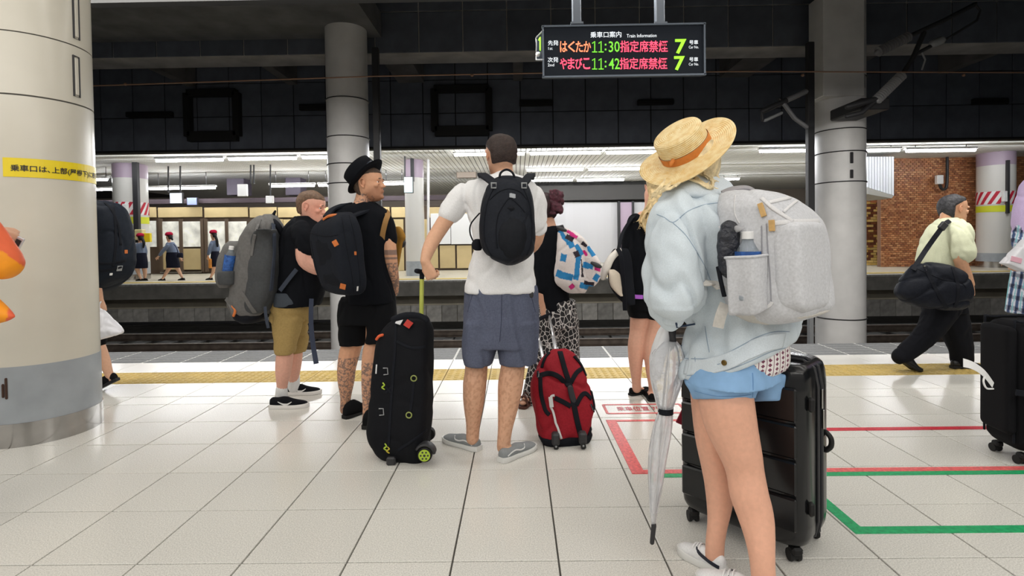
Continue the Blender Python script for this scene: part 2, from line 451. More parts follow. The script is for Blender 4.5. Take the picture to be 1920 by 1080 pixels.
# column row between the tracks
def ring_cord(y0, cx, cz, r, name, parent, rr=.013):
    g = M(); g.tube([(cx + r * math.cos(a), y0 + r * math.sin(a), cz) for a in np.linspace(0, 2 * math.pi, 33)], rr, 6, False)
    return build(g, name, m_dk, parent)
def track_column(x0, x1, top, lab):
    a, b = P(x0, 600, 10.5), P(x1, 600, 10.5); cx = (a[0] + b[0]) / 2; r = (b[0] - a[0]) / 2
    o = thing('pillar', (cx, 10.5, -1.4), lab, 'column'); o['kind'] = 'structure'
    g = M(); g.lathe((cx, 10.5, 0), [(r, -1.4), (r, 6.0)], 40); build(g, 'shaft', m_colwhite, o, angle=40)
    return o, cx, r
for (x0, x1, lab, rings, slots) in ((622, 697, 'white round column behind the man in the black hat', (180, 253, 305, 342), ((682, 296, 322),)),
                             (1534, 1617, 'white round column behind the big grey backpack', (140, 240, 283, 340, 600), ((1597, 285, 306), (1597, 318, 334)))):
    o, cx, r = track_column(x0, x1, 0, lab)
    for py in rings: ring_cord(10.5, cx, P((x0 + x1) / 2, py, 10.1)[2], r + .008, 'band', o, .011)
    for sx, sy0, sy1 in slots:
        g = M(); dx = P(sx, sy0, 10.15)[0] - cx; dx = max(-.8 * r, min(.8 * r, dx)); yy = 10.5 - math.sqrt(r * r - dx * dx) - .008
        a, b = P(sx, sy0, yy), P(sx, sy1, yy)
        g.box((a[0], yy, (a[2] + b[2]) / 2), (.06, .02, abs(b[2] - a[2])), .008); build(g, 'slot', m_dk, o)
g = M(); c0 = P(1578, 100, 10.1); g.box((c0[0], 10.28, 4.75), (.76, .5, 1.9), .01); build(g, 'upper_casing', m_colwhite, o)
g = M(); a = P(1618, 150, 10.0); g.box((a[0], 10.05, a[2]), (.14, .02, .26)); g2 = build(g, 'number_plate', m_grey, o)
def post(x0, x1, py0, py1, Y, name, m, lab, cat, base_lighter=None):
    a, b = P(x0, (py0 + py1) / 2, Y), P(x1, (py0 + py1) / 2, Y); wd = b[0] - a[0]; c = (a[0] + b[0]) / 2; a, b = P(x0, py0, Y), P(x1, py1, Y); g = M()
    g.box((c, Y, (a[2] + b[2]) / 2), (wd, .12, abs(a[2] - b[2])), .01)
    return tag(build(g, name, m, loc=(c, Y, min(a[2], b[2]))), lab, cat)
post(703, 715, 90, 640, 10.25, 'drain_pipe', m_dk, 'black vertical duct beside the middle column', 'pipe')
post(1513, 1525, 80, 590, 10.1, 'drain_pipe', m_dk, 'black vertical duct left of the right column', 'pipe')
post(1516, 1523, 594, 652, 10.1, 'grey_pipe', m_grey, 'thin grey post under the grey backpack', 'pipe')
g = M(); g.tube([P(173, 161, 8.8), P(700, 143, 8.8), P(1010, 137, 8.8), P(1400, 134, 8.8), P(1920, 136, 8.8)], .011, 6, False)
for x in (235, 885, 1505, 1807): g.ell(P(x, 141 if x > 600 else 158, 8.8), (.03, .02, .025), n=8, m=6)
tag(build(g, 'contact_wire', mat('copper_wire', (.30, .17, .11), .45, .4)), 'brown contact wire stretched across above the near track', 'wire')

# ceiling, lamps and back walls of the opposite platform
g = M(); g.box((0, 24.5, 4.15), (60, 16.6, .22))
cf = tag(build(g, 'ceiling_far_platform', m_slatgap), 'slatted pale ceiling of the opposite platform', 'ceiling', kind='structure')
g = M()
x = -19.6
while x < 19.8: g.box((x, 24.3, 4.02), (.135, 16.0, .03)); x += .16
o = build(g, 'slat', m_slat, cf); o['kind'] = 'stuff'
def lamp(x0, x1, py0, py1, Y, first=[None]):
    a, b = P(x0, py0, Y), P(x1, py1, Y); L_ = b[0] - a[0]; c = (a + b) / 2
    o = thing('tube_lamp', (c[0], Y, c[2]), '', 'ceiling light', 'fluorescent lamps of the opposite platform')
    g = M(); g.box((c[0], Y, c[2] + .07), (L_ - .02, .12, .07), .01); build(g, 'lamp_body', m_lampbody, o)
    g = M(); g.tube([(c[0] - L_ / 2 + .06, Y, c[2]), (c[0] + L_ / 2 - .06, Y, c[2])], .046, 8, False); build(g, 'tube', m_tube, o)
    g = M()
    for sx in (-.35, .35): g.cyl((c[0] + sx * L_, Y, c[2] + .08), (c[0] + sx * L_, Y, 4.04), .012, n=6)
    build(g, 'hanger', m_dk, o)
    return o
LAMPS = [(290, 421, 302, 299, 17, 'long lit lamp nearest the cream pillar, front row'), (426, 559, 299, 296, 17, 'second lit lamp from the cream pillar, front row'), (564, 690, 296, 293, 17, 'lit lamp in the front row running behind the middle column'),
 (849, 986, 290, 288, 17, 'lit front-row lamp behind the head of the man in white'), (991, 1129, 288, 286, 17, 'lit front-row lamp right of the head of the man in white'), (1134, 1270, 286, 285, 17, 'lit front-row lamp running behind the straw hat'),
 (1421, 1556, 283, 282.5, 17, 'lit lamp right of the straw hat, running behind the right column'), (1560, 1690, 282.5, 282, 17, 'lit lamp just right of the right column'), (1696, 1832, 282, 282, 17, 'lit lamp in front of the brick wall'),
 (150, 272, 356, 354, 20.9, 'lit second-row lamp crossing the striped far column'), (278, 406, 354, 352, 20.9, 'lit second-row lamp above the beige doors'), (504, 592, 349, 347.5, 20.9, 'lit second-row lamp above the young man'), (595, 700, 347.5, 346, 20.9, 'lit second-row lamp left of the black hat'),
 (718, 760, 345, 344, 20.9, 'short lit lamp right of the black hat'), (985, 1096, 319, 318, 20.9, 'lit second-row lamp right of the man in white'), (1101, 1215, 318, 316, 20.9, 'lit second-row lamp ending at the straw hat'),
 (990, 1076, 338.5, 338, 24.5, 'lit third-row lamp above the dark bun'), (1080, 1172, 338, 337, 24.5, 'lit third-row lamp left of the blonde hair'), (1352, 1388, 336, 335.5, 24.5, 'short lit lamp under the straw hat brim'), (170, 204, 337, 336.5, 19, 'small lit lamp stub beside the cream pillar')]
for x0, x1, a, b, Y, lab in LAMPS: lamp(x0, x1, a, b, Y)['label'] = lab

def pbox(g, x0, x1, y0, y1, Y, dep=.06, bev=0.0):
    a, b = P(x0, y1, Y), P(x1, y0, Y)
    g.box(((a[0] + b[0]) / 2, Y + dep / 2, (a[2] + b[2]) / 2), (b[0] - a[0], dep, b[2] - a[2]), bev); return g
def piece(name, m, parent, *a, **k): return build(pbox(M(), *a, **k), name, m, parent)
YB = 21.5
wb = pbox(M(), 120, 958, 384, 516, YB + .12, .2)
wb = tag(build(wb, 'wall_back_left', m_brown), 'beige panelled waiting room front with glazed doors on the opposite platform', 'wall', kind='structure')
piece('lintel', m_purple, wb, 120, 960, 364, 385, YB - .1, dep=.3)
for x0, x1 in ((180, 218), (260, 292), (296, 378), (383, 464), (468, 518), (521, 575), (578, 640), (700, 730), (734, 778), (805, 852), (855, 955)): piece('panel', m_beige, wb, x0, x1, 388, 408, YB, bev=.01)
for x0, x1, y0, y1 in ((281, 291, 414, 463), (304, 337, 415, 463), (341, 376, 415, 463), (388, 423, 415, 500), (427, 461, 415, 500), (470, 500, 415, 470)): piece('window_pane', m_pane, wb, x0, x1, y0, y1, YB, bev=.004)
for x0, x1, y0, y1 in ((304, 337, 466, 506), (341, 376, 466, 506), (503, 530, 411, 508), (533, 575, 411, 508), (578, 640, 411, 508), (700, 730, 411, 508), (734, 756, 411, 508), (806, 821, 460, 503), (825, 853, 460, 503), (857, 884, 460, 503), (888, 955, 460, 503), (768, 804, 411, 503)): piece('panel', m_beige, wb, x0, x1, y0, y1, YB, bev=.01)
piece('white_board', m_wboard, wb, 808, 844, 400, 458, YB - .04, bev=.01); piece('white_board', m_wboard, wb, 846, 905, 400, 458, YB - .04, bev=.01)
for x in (301, 339, 379, 386, 425): piece('frame', m_brown, wb, x - 1.6, x + 1.6, 410, 510, YB - .05, dep=.1)
piece('door_sill', m_steel, wb, 300, 378, 509, 512, YB - .06, dep=.1)
# back wall in the middle: dark bulkhead, ribbed white panels, lilac pier
wc = pbox(M(), 940, 1330, 340, 497, 26.7, .2)
wc = tag(build(wc, 'wall_back_middle', m_concd), 'white ribbed back wall under a dark bulkhead on the opposite platform', 'wall', kind='structure')
piece('bulkhead', mat('dark_bulkhead', (.06, .058, .056), .7), wc, 955, 1330, 344, 377, 26.2, dep=.4)
for k in range(14): piece('ribbed_panel', m_rib, wc, 960 + k * 14.4, 960 + k * 14.4 + 13.8, 379, 496, 26.5, bev=.01)
piece('pier', m_lilac, wc, 1163, 1186, 379, 497, 26.3, dep=.3); piece('pier_edge', m_dk, wc, 1160, 1163, 377, 497, 26.25, dep=.3); piece('pier_edge', m_dk, wc, 1186, 1189, 377, 497, 26.25, dep=.3)
for k in range(8): piece('ribbed_panel', m_rib, wc, 1190 + k * 15, 1204 + k * 15, 379, 496, 26.5, bev=.01)
# brick wall on the right: real bricks, small
def rgbset(o, cols):
    a = o.data.color_attributes.new('col', 'FLOAT_COLOR', 'POINT'); a.data.foreach_set('color', np.c_[np.array(cols), np.ones(len(cols))].ravel())
YR = 19.8
wr_ = M(); wr_.box(((P(1655, 400, YR)[0] + 19) / 2, YR + .2, 2.0), (19 - P(1655, 400, YR)[0], .2, 4.1))
wr_ = tag(build(wr_, 'wall_back_right', mat('brick_mortar', (.20, .11, .07), .9)), 'orange brown brick tile wall on the opposite platform', 'wall', kind='structure')
def bricks(x0, x1, z0, z1, Y, bw, bh, pal, parent, seed):
    g = M(); rr = random.Random(seed); cols = []; r = 0; z = z0
    while z < z1:
        x = x0 - (r % 2) * bw / 2
        while x < x1:
            xa, xb = max(x, x0), min(x + bw - .014, x1)
            if xb > xa + .02:
                g.box(((xa + xb) / 2, Y - rr.uniform(.0, .012), z + bh / 2), (xb - xa, .03, bh - .014)); c = rr.choice(pal); k = rr.uniform(.85, 1.15); cols += [tuple(q * k for q in c)] * 8
            x += bw
        z += bh; r += 1
    o = build(g, 'brick', mat('brick', (1, 1, 1), .35, attr='col'), parent); rgbset(o, cols); o['kind'] = 'stuff'; return o
bricks(P(1655, 400, YR)[0], 18.9, 0.0, 4.0, YR + .1, .145, .075, ((.56, .26, .12), (.47, .19, .085), (.66, .33, .16), (.38, .15, .075), (.54, .23, .10)), wr_, 2)
YM = 21.0
wm = M(); wm.box(((P(1595, 400, YM)[0] + P(1668, 400, YM)[0]) / 2, YM + .2, 1.7), (P(1668, 400, YM)[0] - P(1595, 400, YM)[0], .2, 3.6))
wm = tag(build(wm, 'wall_mosaic', mat('mosaic_joint', (.16, .09, .05), .9)), 'yellow and brown mosaic brick wall beside the right column', 'wall', kind='structure')
bricks(P(1595, 400, YM)[0], P(1656, 400, YM)[0], 0, 2.45, YM + .1, .21, .1, ((.85, .60, .20), (.9, .66, .25), (.22, .08, .045), (.8, .55, .16), (.32, .12, .055)), wm, 5)
bricks(P(1595, 400, YM)[0], P(1662, 400, YM)[0], 2.45, 3.5, YM + .1, .21, .1, ((.56, .26, .12), (.47, .19, .085)), wm, 6)
# white corrugated hanging box with a slanted underside
bx = thing('bulkhead_box', P(1640, 366, 18.6), 'white corrugated hanging bulkhead left of the brick wall', 'bulkhead')
a, b, c, d = P(1560, 294, 18.6), P(1676, 294, 18.6), P(1676, 367, 18.6), P(1560, 331, 18.6)
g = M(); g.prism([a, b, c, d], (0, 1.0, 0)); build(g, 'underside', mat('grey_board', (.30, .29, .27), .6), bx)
g = M(); n = 22
for k in range(n):
    t0, t1 = k / n, (k + .8) / n
    q = [a + (b - a) * t0, a + (b - a) * t1, d + (c - d) * t1, d + (c - d) * t0]
    g.prism([p + np.array([0, -.03, 0]) for p in q], (0, .035, 0))
o = build(g, 'corrugation', mat('white_sheet', (.80, .83, .87), .4), bx); o['kind'] = 'stuff'
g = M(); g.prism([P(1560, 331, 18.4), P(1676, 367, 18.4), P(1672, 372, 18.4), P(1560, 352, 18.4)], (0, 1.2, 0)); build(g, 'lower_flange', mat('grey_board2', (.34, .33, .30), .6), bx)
# camera on the brick wall with its cable
cc = thing('security_camera', P(1764, 340, 19.6), 'small white security camera with curved black cable on the brick wall', 'camera')
build(pbox(M(), 1758, 1770, 328, 345, 19.55, .15, .02), 'housing', m_white, cc)
g = M(); g.tube(path([P(1776, 296, 19.72), P(1776, 330, 19.72), P(1774, 352, 19.7), P(1766, 354, 19.68), P(1762, 346, 19.62)], 5), .05, 8); build(g, 'cable', m_dk, cc)

g = M(); g.box((0, 32.3, 2), (60, .2, 4.2))
tag(build(g, 'wall_back_far', mat('far_dim_wall', (.34, .29, .25), .8)), 'dim wall at the very back of the opposite platform', 'wall', kind='structure')
# columns of the opposite platform
def far_column(x0, x1, Y, base, bands, lab, cap=None, pipe=None, extra=None):
    a, b = P(x0, base, Y), P(x1, base, Y); cx, r = (a[0] + b[0]) / 2, (b[0] - a[0]) / 2
    o = thing('pillar', (cx, Y, 0), lab, 'column'); o['kind'] = 'structure'
    zs = lambda py: P((x0 + x1) / 2, py, Y - r)[2]
    for name, m, p0, p1, dr in bands:
        z0, z1 = (0.0 if p1 is None else zs(p1)), (4.05 if p0 is None else zs(p0))
        g = M(); g.lathe((cx, Y, 0), [(r + dr, z0), (r + dr, z1)], 28); build(g, name, m, o, angle=40)
    return o, cx, r, zs
def stripes(o, cx, r, zs, Y, p0, p1, n=15):
    z0, z1 = zs(p1), zs(p0)
    g = M(); g.lathe((cx, Y, 0), [(r + .006, z0), (r + .006, z1)], 28); build(g, 'white_band', m_white, o, angle=40)
    g = M()
    for k in range(n):
        t = math.pi + k * 2 * math.pi / n; w_ = math.pi / n; sh = .45
        rr = r + .012; q = []
        for i in range(4):
            for (aa, zz) in ((t + w_ * 0 + sh * i / 3, z0 + (z1 - z0) * i / 3),): pass
        L_ = [[(cx + rr * math.cos(t + sh * i / 4 + dw), Y + rr * math.sin(t + sh * i / 4 + dw), z0 + (z1 - z0) * i / 4) for i in range(5)] for dw in (0, w_ / 2, w_)]
        g.loft(L_, cap=False, closed=False)
    build(g, 'red_stripe', m_red, o)
fcw = mat('far_column_white', (.62, .61, .58), .3)
o, cx, r, zs = far_column(222, 277, 18.6, 525, (('shaft', fcw, 332, 492, 0), ('lilac_collar', m_lilac, 290, 332, .004), ('foot', m_greyblue, 492, 515, .006), ('steel_base', m_steel, 515, None, .012)), 'far column with red and white stripes behind the three uniformed women')
stripes(o, cx, r, zs, 18.6, 378, 402); g = M(); g.lathe((cx, 18.6, 0), [(r + .007, zs(419)), (r + .007, zs(406))], 28); build(g, 'yellow_green_band', m_ygreen, o, angle=40)
build(pbox(M(), 251, 256, 292, 455, 18.0, .12), 'cable_pipe', m_dk, o)
build(pbox(M(), 229, 237, 382, 402, 17.95, .12, .01), 'notice', m_white, o); build(pbox(M(), 252, 266, 430, 450, 17.9, .2, .02), 'phone_box', mat('pale_yellow', (.65, .6, .3), .5), o); build(pbox(M(), 269, 281, 437, 454, 17.95, .1, .01), 'yellow_sign', m_yel, o)
o, cx, r, zs = far_column(1838, 1895, 19.0, 498, (('shaft', fcw, 308, 475, 0), ('lilac_collar', m_lilac, None, 308, .004), ('foot', m_greyblue, 475, 491, .006), ('steel_base', m_steel, 491, None, .012)), 'far column with red and white stripes in front of the brick wall')
stripes(o, cx, r, zs, 19.0, 358, 382); g = M(); g.lathe((cx, 19.0, 0), [(r + .007, zs(397)), (r + .007, zs(385))], 28); build(g, 'yellow_green_band', m_ygreen, o, angle=40)
build(pbox(M(), 1889, 1894, 300, 400, 18.4, .12), 'cable_pipe', m_dk, o); build(pbox(M(), 1882, 1891, 358, 378, 18.4, .1, .01), 'notice', m_white, o); build(pbox(M(), 1895, 1901, 402, 425, 18.6, .1, .01), 'small_sign', mat('sign_green', (.2, .4, .3), .5), o)
o, cx, r, zs = far_column(762, 797, 18.6, 513, (('shaft', fcw, 332, 490, 0), ('lilac_collar', m_lilac, None, 332, .004), ('foot', m_greyblue, 490, None, .006)), 'plain white far column with a pipe, right of the black hat')
g = M(); g.cyl(P(803, 512, 18.4), P(803, 292, 18.4), .045, n=10); build(g, 'white_pipe', m_white, o); build(pbox(M(), 770, 775, 290, 340, 18.1, .1), 'cable_pipe', m_dk, o)
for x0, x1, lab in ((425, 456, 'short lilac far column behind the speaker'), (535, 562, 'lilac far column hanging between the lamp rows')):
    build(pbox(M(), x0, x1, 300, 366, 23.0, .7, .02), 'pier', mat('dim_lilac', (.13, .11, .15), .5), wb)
# hanging signs and fittings over the opposite platform
def hang(name, x0, x1, y0, y1, Y, m, poles, lab, cat, top=292, lit=None):
    o = thing(name, P((x0 + x1) / 2, y1, Y), lab, cat); build(pbox(M(), x0, x1, y0, y1, Y, .12, .01), 'case', m, o)
    g = M()
    for x in poles: g.cyl(P(x, y0, Y + .06), P(x, top, Y + .06), .028, n=8)
    if poles: build(g, 'hanger', m_dk, o)
    if lit: build(pbox(M(), x0 + 1, x1 - 1, y0 + 1, y1 - 1, Y - .02, .03), 'screen', lit, o)
    return o
m_scr = mat('blue_white_screen', (.7, .8, .95), .4, emis=((.75, .85, 1), .9)); m_scr2 = mat('blue_screen', (.25, .3, .6), .4, emis=((.3, .35, .75), .35))
hang('hanging_sign', 318, 341, 361, 382, 19.0, m_dk, (315.5, 338), 'bright hanging sign board on two dark poles above the uniformed women', 'sign', 300, m_scr)
hang('hanging_sign', 350, 369, 370, 385, 21.2, m_dk, (), 'dim blue sign on the purple band', 'sign', 300, m_scr2)
hang('hanging_speaker', 498, 511, 367, 381, 19.0, m_white, (507,), 'small white box hanging on a thin pole above the young man', 'speaker', 284)
hang('hanging_sign', 445, 462, 345, 368, 19.0, m_white, (470, 476), 'white sign and black bracket beside the lilac column', 'sign', 300)
hang('hanging_sign', 757, 774, 331, 362, 17.6, m_dk, (759,), 'tilted monitor hanging at the plain far column', 'sign', 282, mat('grey_screen', (.5, .6, .6), .3, emis=((.5, .65, .65), .6)))
hang('hanging_sign', 856, 893, 312, 334, 22, m_brown, (858, 892), 'brown framed board behind the left shoulder of the man in white', 'sign', 300, mat('tan_board', (.33, .27, .22), .5))

# ------------------------------------------------------------------ big cream pillar, left
T, T0 = G(193, 786), G(0, 842)
d = T[:2] / np.linalg.norm(T[:2]); nn = np.array([-d[1], d[0]])
pr = ((T0 - T)[:2] @ (T0 - T)[:2]) / (2 * (T0 - T)[:2] @ nn); pc = T[:2] + pr * nn
PIL = thing('pillar', (pc[0], pc[1], 0), 'thick cream round pillar with yellow notice tape and steel base', 'column'); PIL['kind'] = 'structure'
zl = lambda py: P(0, py, T0[1])[2]
z_st, z_gb = zl(797), zl(690)
def cylseg(z0, z1, dr, m, name, n=64):
    g = M(); g.lathe((pc[0], pc[1], 0), [(pr + dr, z0), (pr + dr, z1)], n); return build(g, name, m, PIL, angle=40)
cylseg(z_gb, zl(173) - .006, 0, m_cream, 'shaft'); cylseg(z_st, z_gb, .002, m_greyblue, 'grey_foot'); cylseg(0, z_st, .006, m_steel, 'steel_base')
zz = [zl(173), zl(53), 3.5]
for a, b in zip(zz[:-1], zz[1:]): cylseg(a + .004, b - .004, 0, m_cream, 'upper_shell')
cylseg(zl(173) - .006, 3.5, -.006, m_grout, 'joint_core')
def pil_pt(px, py, dr=0.0):
    dd = ray(px, py); f2 = dd[:2]; A = f2 @ f2; B = -2 * f2 @ pc; C = pc @ pc - (pr + dr) ** 2; q = max(B * B - 4 * A * C, 0)
    t = (-B - math.sqrt(q)) / (2 * A); return CAM + dd * t
def pil_ang(px, py): p = pil_pt(px, py); return math.atan2(p[1] - pc[1], p[0] - pc[0]), p[2]
for x, y0, y1 in ((140, -40, 72), (142, 106, 181)):
    a0, za = pil_ang(x, y0); _, zb = pil_ang(x, y1); g = M()
    for dz in (0,):
        rr = pr + .002; wd = .02
        pts = [(a0 - wd / pr, za), (a0 + wd / pr, za), (a0 + wd / pr, zb), (a0 - wd / pr, zb), (a0 - wd / pr, za)]
        g.tube([(pc[0] + rr * math.cos(a), pc[1] + rr * math.sin(a), z) for a, z in pts], .006, 6)
    build(g, 'slot_edge', m_dk, PIL)
    g = M(); c = (pc[0] + (pr + .002) * math.cos(a0), pc[1] + (pr + .002) * math.sin(a0), (za + zb) / 2)
    Rz = Matrix.Rotation(a0, 3, 'Z'); g.box(c, (.012, .026, za - zb - .02), .004, Rz); build(g, 'slot_cover', m_cream, PIL)
a0, za = pil_ang(8, 728); g = M()
for da, z0, z1 in ((-.015, .02, -.05), (.035, .055, -.06)):
    g.tube([(pc[0] + (pr + .003) * math.cos(a0 + da), pc[1] + (pr + .003) * math.sin(a0 + da), za + z) for z in np.linspace(z0, z1, 6)], .007, 6)
build(g, 'scratch_marks', mat('rust_mark', (.06, .03, .02), .8), PIL)
# notice tape with its lettering wrapped round the shaft
aL, zT0 = pil_ang(5, 295); _, zT1 = pil_ang(5, 331)
g = M(); n = 28; aR = aL + 2.2
g.loft([[(pc[0] + (pr + .0025) * math.cos(a), pc[1] + (pr + .0025) * math.sin(a), z) for a in np.linspace(aL, aR, n)] for z in (zT1, zT0)], cap=False, closed=False)
tape = build(g, 'notice_tape', m_yel, PIL)
def text_mesh(body, size, align='LEFT', ext=0.0, bold=0.0):
    cu = bpy.data.curves.new('lettering', 'FONT'); cu.body = body; cu.size = size; cu.align_x = align; cu.extrude = ext; cu.offset = bold
    cu.resolution_u = 2
    o = bpy.data.objects.new('t', cu); TMP.objects.link(o)
    dg = bpy.context.evaluated_depsgraph_get(); me = bpy.data.meshes.new_from_object(o.evaluated_get(dg)); bpy.data.objects.remove(o); bpy.data.curves.remove(cu)
    return me
me = text_mesh('乗車口は､上部(屋根下)に表示', (zT0 - zT1) * .365, bold=.0008)
off = origin(tape); zc = (zT0 + zT1) / 2 - (zT0 - zT1) * .17
for v in me.vertices:
    a = aL + (.035 + v.co.x) / pr
    v.co = Vector((pc[0] + (pr + .0045) * math.cos(a) - off[0], pc[1] + (pr + .0045) * math.sin(a) - off[1], zc + v.co.y - off[2]))
link_mesh(me, 'lettering', m_ink, tape)

# ------------------------------------------------------------------ hanging train information sign
YS = 4.3
s0, s1 = P(1019, 145, YS), P(1320, 45, YS)
SG = thing('information_sign', ((s0[0] + s1[0]) / 2, YS, s0[2]), 'hanging black train information board with lit departure lines', 'sign')
sw, sh = s1[0] - s0[0], s1[2] - s0[2]; scx, scz = (s0[0] + s1[0]) / 2, (s0[2] + s1[2]) / 2
Rs = Matrix.Rotation(-ROLL, 3, 'Y')
m_sign = mat('sign_face', (.010, .014, .022), .6, spec=.2); 
def rot(p): return Rs @ Vector(p)
g = M(); g.box((scx, YS + .035, scz), (sw, .06, sh), .006); build(g, 'case', m_sign, SG)
g = M()
for q in (((scx, YS, s1[2]), (sw + .02, .03, .014)), ((scx, YS, s0[2]), (sw + .02, .03, .014)), ((s0[0], YS, scz), (.014, .03, sh)), ((s1[0], YS, scz), (.014, .03, sh))): g.box(*q)
build(g, 'rim', mat('sign_rim', (.10, .12, .15), .4, .5), SG)
for x in (1082, 1239):
    a = P(x, 45, YS); g = M(); g.box((a[0], YS + .04, (a[2] + 3.7) / 2 - .01), (.068, .068, 3.7 - a[2]), .004); g.box((a[0], YS + .04, a[2] + .008), (.1, .1, .016)); build(g, 'hanger', mat('grey_post', (.13, .15, .18), .5), SG)
LC = {'w': mat('sign_white_letters', (.75, .8, .85), .5, emis=((.8, .85, .9), .55)), 'o': mat('led_orange', (.9, .3, .15), .5, emis=((1, .20, .09), 1.0)), 'r': mat('led_red', (.9, .1, .2), .5, emis=((1, .045, .10), 1.1)),
      'g': mat('led_green', (.2, .6, .05), .5, emis=((.10, .45, .02), .8)), 'G': mat('led_bright_green', (.4, .9, .05), .5, emis=((.20, .80, .01), 1.0))}
# side panel seen edge-on at the left
a, b, c, d = P(1019, 57, YS + .02), P(1006, 72, YS + .5), P(1006, 111, YS + .5), P(1019, 112, YS + .02)
g = M(); g.prism([P(1018.5, 57, YS), P(1006, 71, YS + .42), P(1006, 112, YS + .42), P(1018.5, 112, YS)], (.03, 0.01, 0)); sp_ = build(g, 'side_panel', m_sign, SG); g = M(); g.tube([P(1018.5, 57, YS - .01), P(1005.5, 71, YS + .40), P(1005.5, 112, YS + .40), P(1018.5, 112, YS - .01)], .007, 6); build(g, 'side_rim', m_grey, sp_); g = M(); g.tube([P(1010, 75, YS + .22), P(1013, 70, YS + .15), P(1013, 94, YS + .15)], .006, 6); build(g, 'lit_numeral', LC['G'], sp_); g = M(); g.ell(P(1009, 102, YS + .2), (.022, .022, .02)); build(g, 'white_lens', m_white, sp_, smooth=True)
def sign_text(body, x0, x1, y0, y1, c, name='lettering', bold=.0006, Y=YS - .002):
    """fit a line of text into a picture-sized box on the board"""
    me = text_mesh(body, 1.0, bold=bold / .07)
    v = np.array([q.co[:] for q in me.vertices]); lo, hi = v.min(0), v.max(0)
    a, b = P(x0, y1, Y), P(x1, y0, Y); off = origin(SG)
    for q in me.vertices:
        tx = (q.co.x - lo[0]) / (hi[0] - lo[0]); ty = (q.co.y - lo[1]) / (hi[1] - lo[1])
        q.co = Vector((a[0] + (b[0] - a[0]) * tx - off[0], Y - off[1], a[2] + (b[2] - a[2]) * ty - off[2]))
    link_mesh(me, name, LC[c], SG)
def led_one(x, y):
    g = M()
    for q in ([(x, y + 4), (x + 4, y + .5), (x + 4, y + 20.5)], [(x, y + 20.5), (x + 8, y + 20.5)]): g.tube([P(a, b, YS - .004) for a, b in q], .0048, 6)
    build(g, 'lettering', LC['g'], SG)
sign_text('乗車口案内', 1107, 1165, 58.5, 71, 'w'); sign_text('Train Information', 1175, 1231, 63, 70.5, 'w', bold=.0003)
sign_text('先発', 1027.5, 1047, 75.5, 85.5, 'w'); sign_text('1st', 1028, 1036, 88, 93.5, 'w', bold=.0002)
sign_text('次発', 1027, 1047, 107, 117, 'w'); sign_text('2nd', 1027, 1039, 119, 124.5, 'w', bold=.0002)
for k, ch in enumerate('はくたか'): sign_text(ch, 1050 + k * 14.8, 1063.5 + k * 14.8, 77, 98, 'o', bold=.0012)
for k, ch in enumerate('やまびこ'): sign_text(ch, 1050 + k * 14.4, 1063 + k * 14.4, 108.5, 130, 'r', bold=.0012)
for y, a, b in ((77, '11', '30'), (109, '11', '42')):
    led_one(1111, y); led_one(1123, y); [build(pbox(M(), 1134, 1137, y + q, y + q + 3.2, YS - .006, .004), 'lettering', LC['g'], SG) for q in (5, 14)]; sign_text(b, 1141.5, 1162, y, y + 21, 'g', bold=.0008)
for y, x in ((75, 1163), (107, 1162)):
    for k, ch in enumerate('指定席禁煙'): sign_text(ch, x + k * 18, x + 17 + k * 18, y + 1, y + 23, 'r', bold=.0008)
sign_text('7', 1266, 1287, 73, 101, 'G', bold=.0018); sign_text('7', 1264, 1284, 105, 132, 'G', bold=.0018)
for y in (75, 107): sign_text('号車', 1292.5, 1309, y, y + 8.5, 'w'); sign_text('Car No.', 1291.5, 1310, y + 10.5, y + 16, 'w', bold=.0002)

# ------------------------------------------------------------------ queue lines on the floor
m_rline = mat('red_floor_line', (.72, .13, .13), .4, noise=(60, .25)); m_rline2 = mat('red_floor_line_strong', (.55, .03, .05), .4, noise=(60, .2)); m_gline = mat('green_floor_line', (.02, .35, .13), .4, noise=(60, .25))
def floor_line(name, m, p0, p1, wid, lab, grp=None, h=.0022):
    a, b = np.array(p0, float), np.array(p1, float); t = b - a; t /= np.linalg.norm(t); nrm = np.array([-t[1], t[0]]) * wid / 2
    q = [a - nrm, b - nrm, b + nrm, a + nrm]; g = M(); g.prism([(x, y, .0004) for x, y in q], (0, 0, h))
    return tag(build(g, name, m, loc=((a[0] + b[0]) / 2, (a[1] + b[1]) / 2, 0)), lab, 'floor line', grp)
yA = (G(1190, 890)[1] + G(1190, 881)[1]) / 2
xA = G(1196, 886)[0]; xEnd = 5.6
yT = G(1140, 788)[1]
floor_line('red_floor_line', m_rline, (xA, yA - .0225), (xA, yT), .066, 'faded red side line on the floor in front of the red bag')
floor_line('red_floor_line', m_rline, (xA + .034, yA), (xEnd, yA), .045, 'red front line on the floor passing behind the umbrella and black suitcase')
floor_line('red_floor_line', m_rline, (xA + .034, yT - .015), (G(1420, 786)[0], yT - .015), .03, 'faint pink line behind the umbrella, just below the framed notice')
floor_line('green_floor_line', m_gline, (G(1565, 885)[0] - .9, yA - .045), (xEnd, yA - .045), .04, 'green line right below the red line on the floor')
floor_line('red_floor_line', m_rline2, (G(1480, 806)[0], G(1640, 804.5)[1]), (xEnd, G(1640, 804.5)[1]), .05, 'narrow red line farther back, right of the black suitcase')
yG = G(1700, 994)[1]; xG = G(1608, 994)[0]
floor_line('green_floor_line', m_gline, (xG - .026, yG), (xEnd, yG), .052, 'green front line nearest us at the lower right')
floor_line('green_floor_line', m_gline, (xG, yG + .026), (xG, yA - .066), .052, 'green side line running back beside the black suitcase')
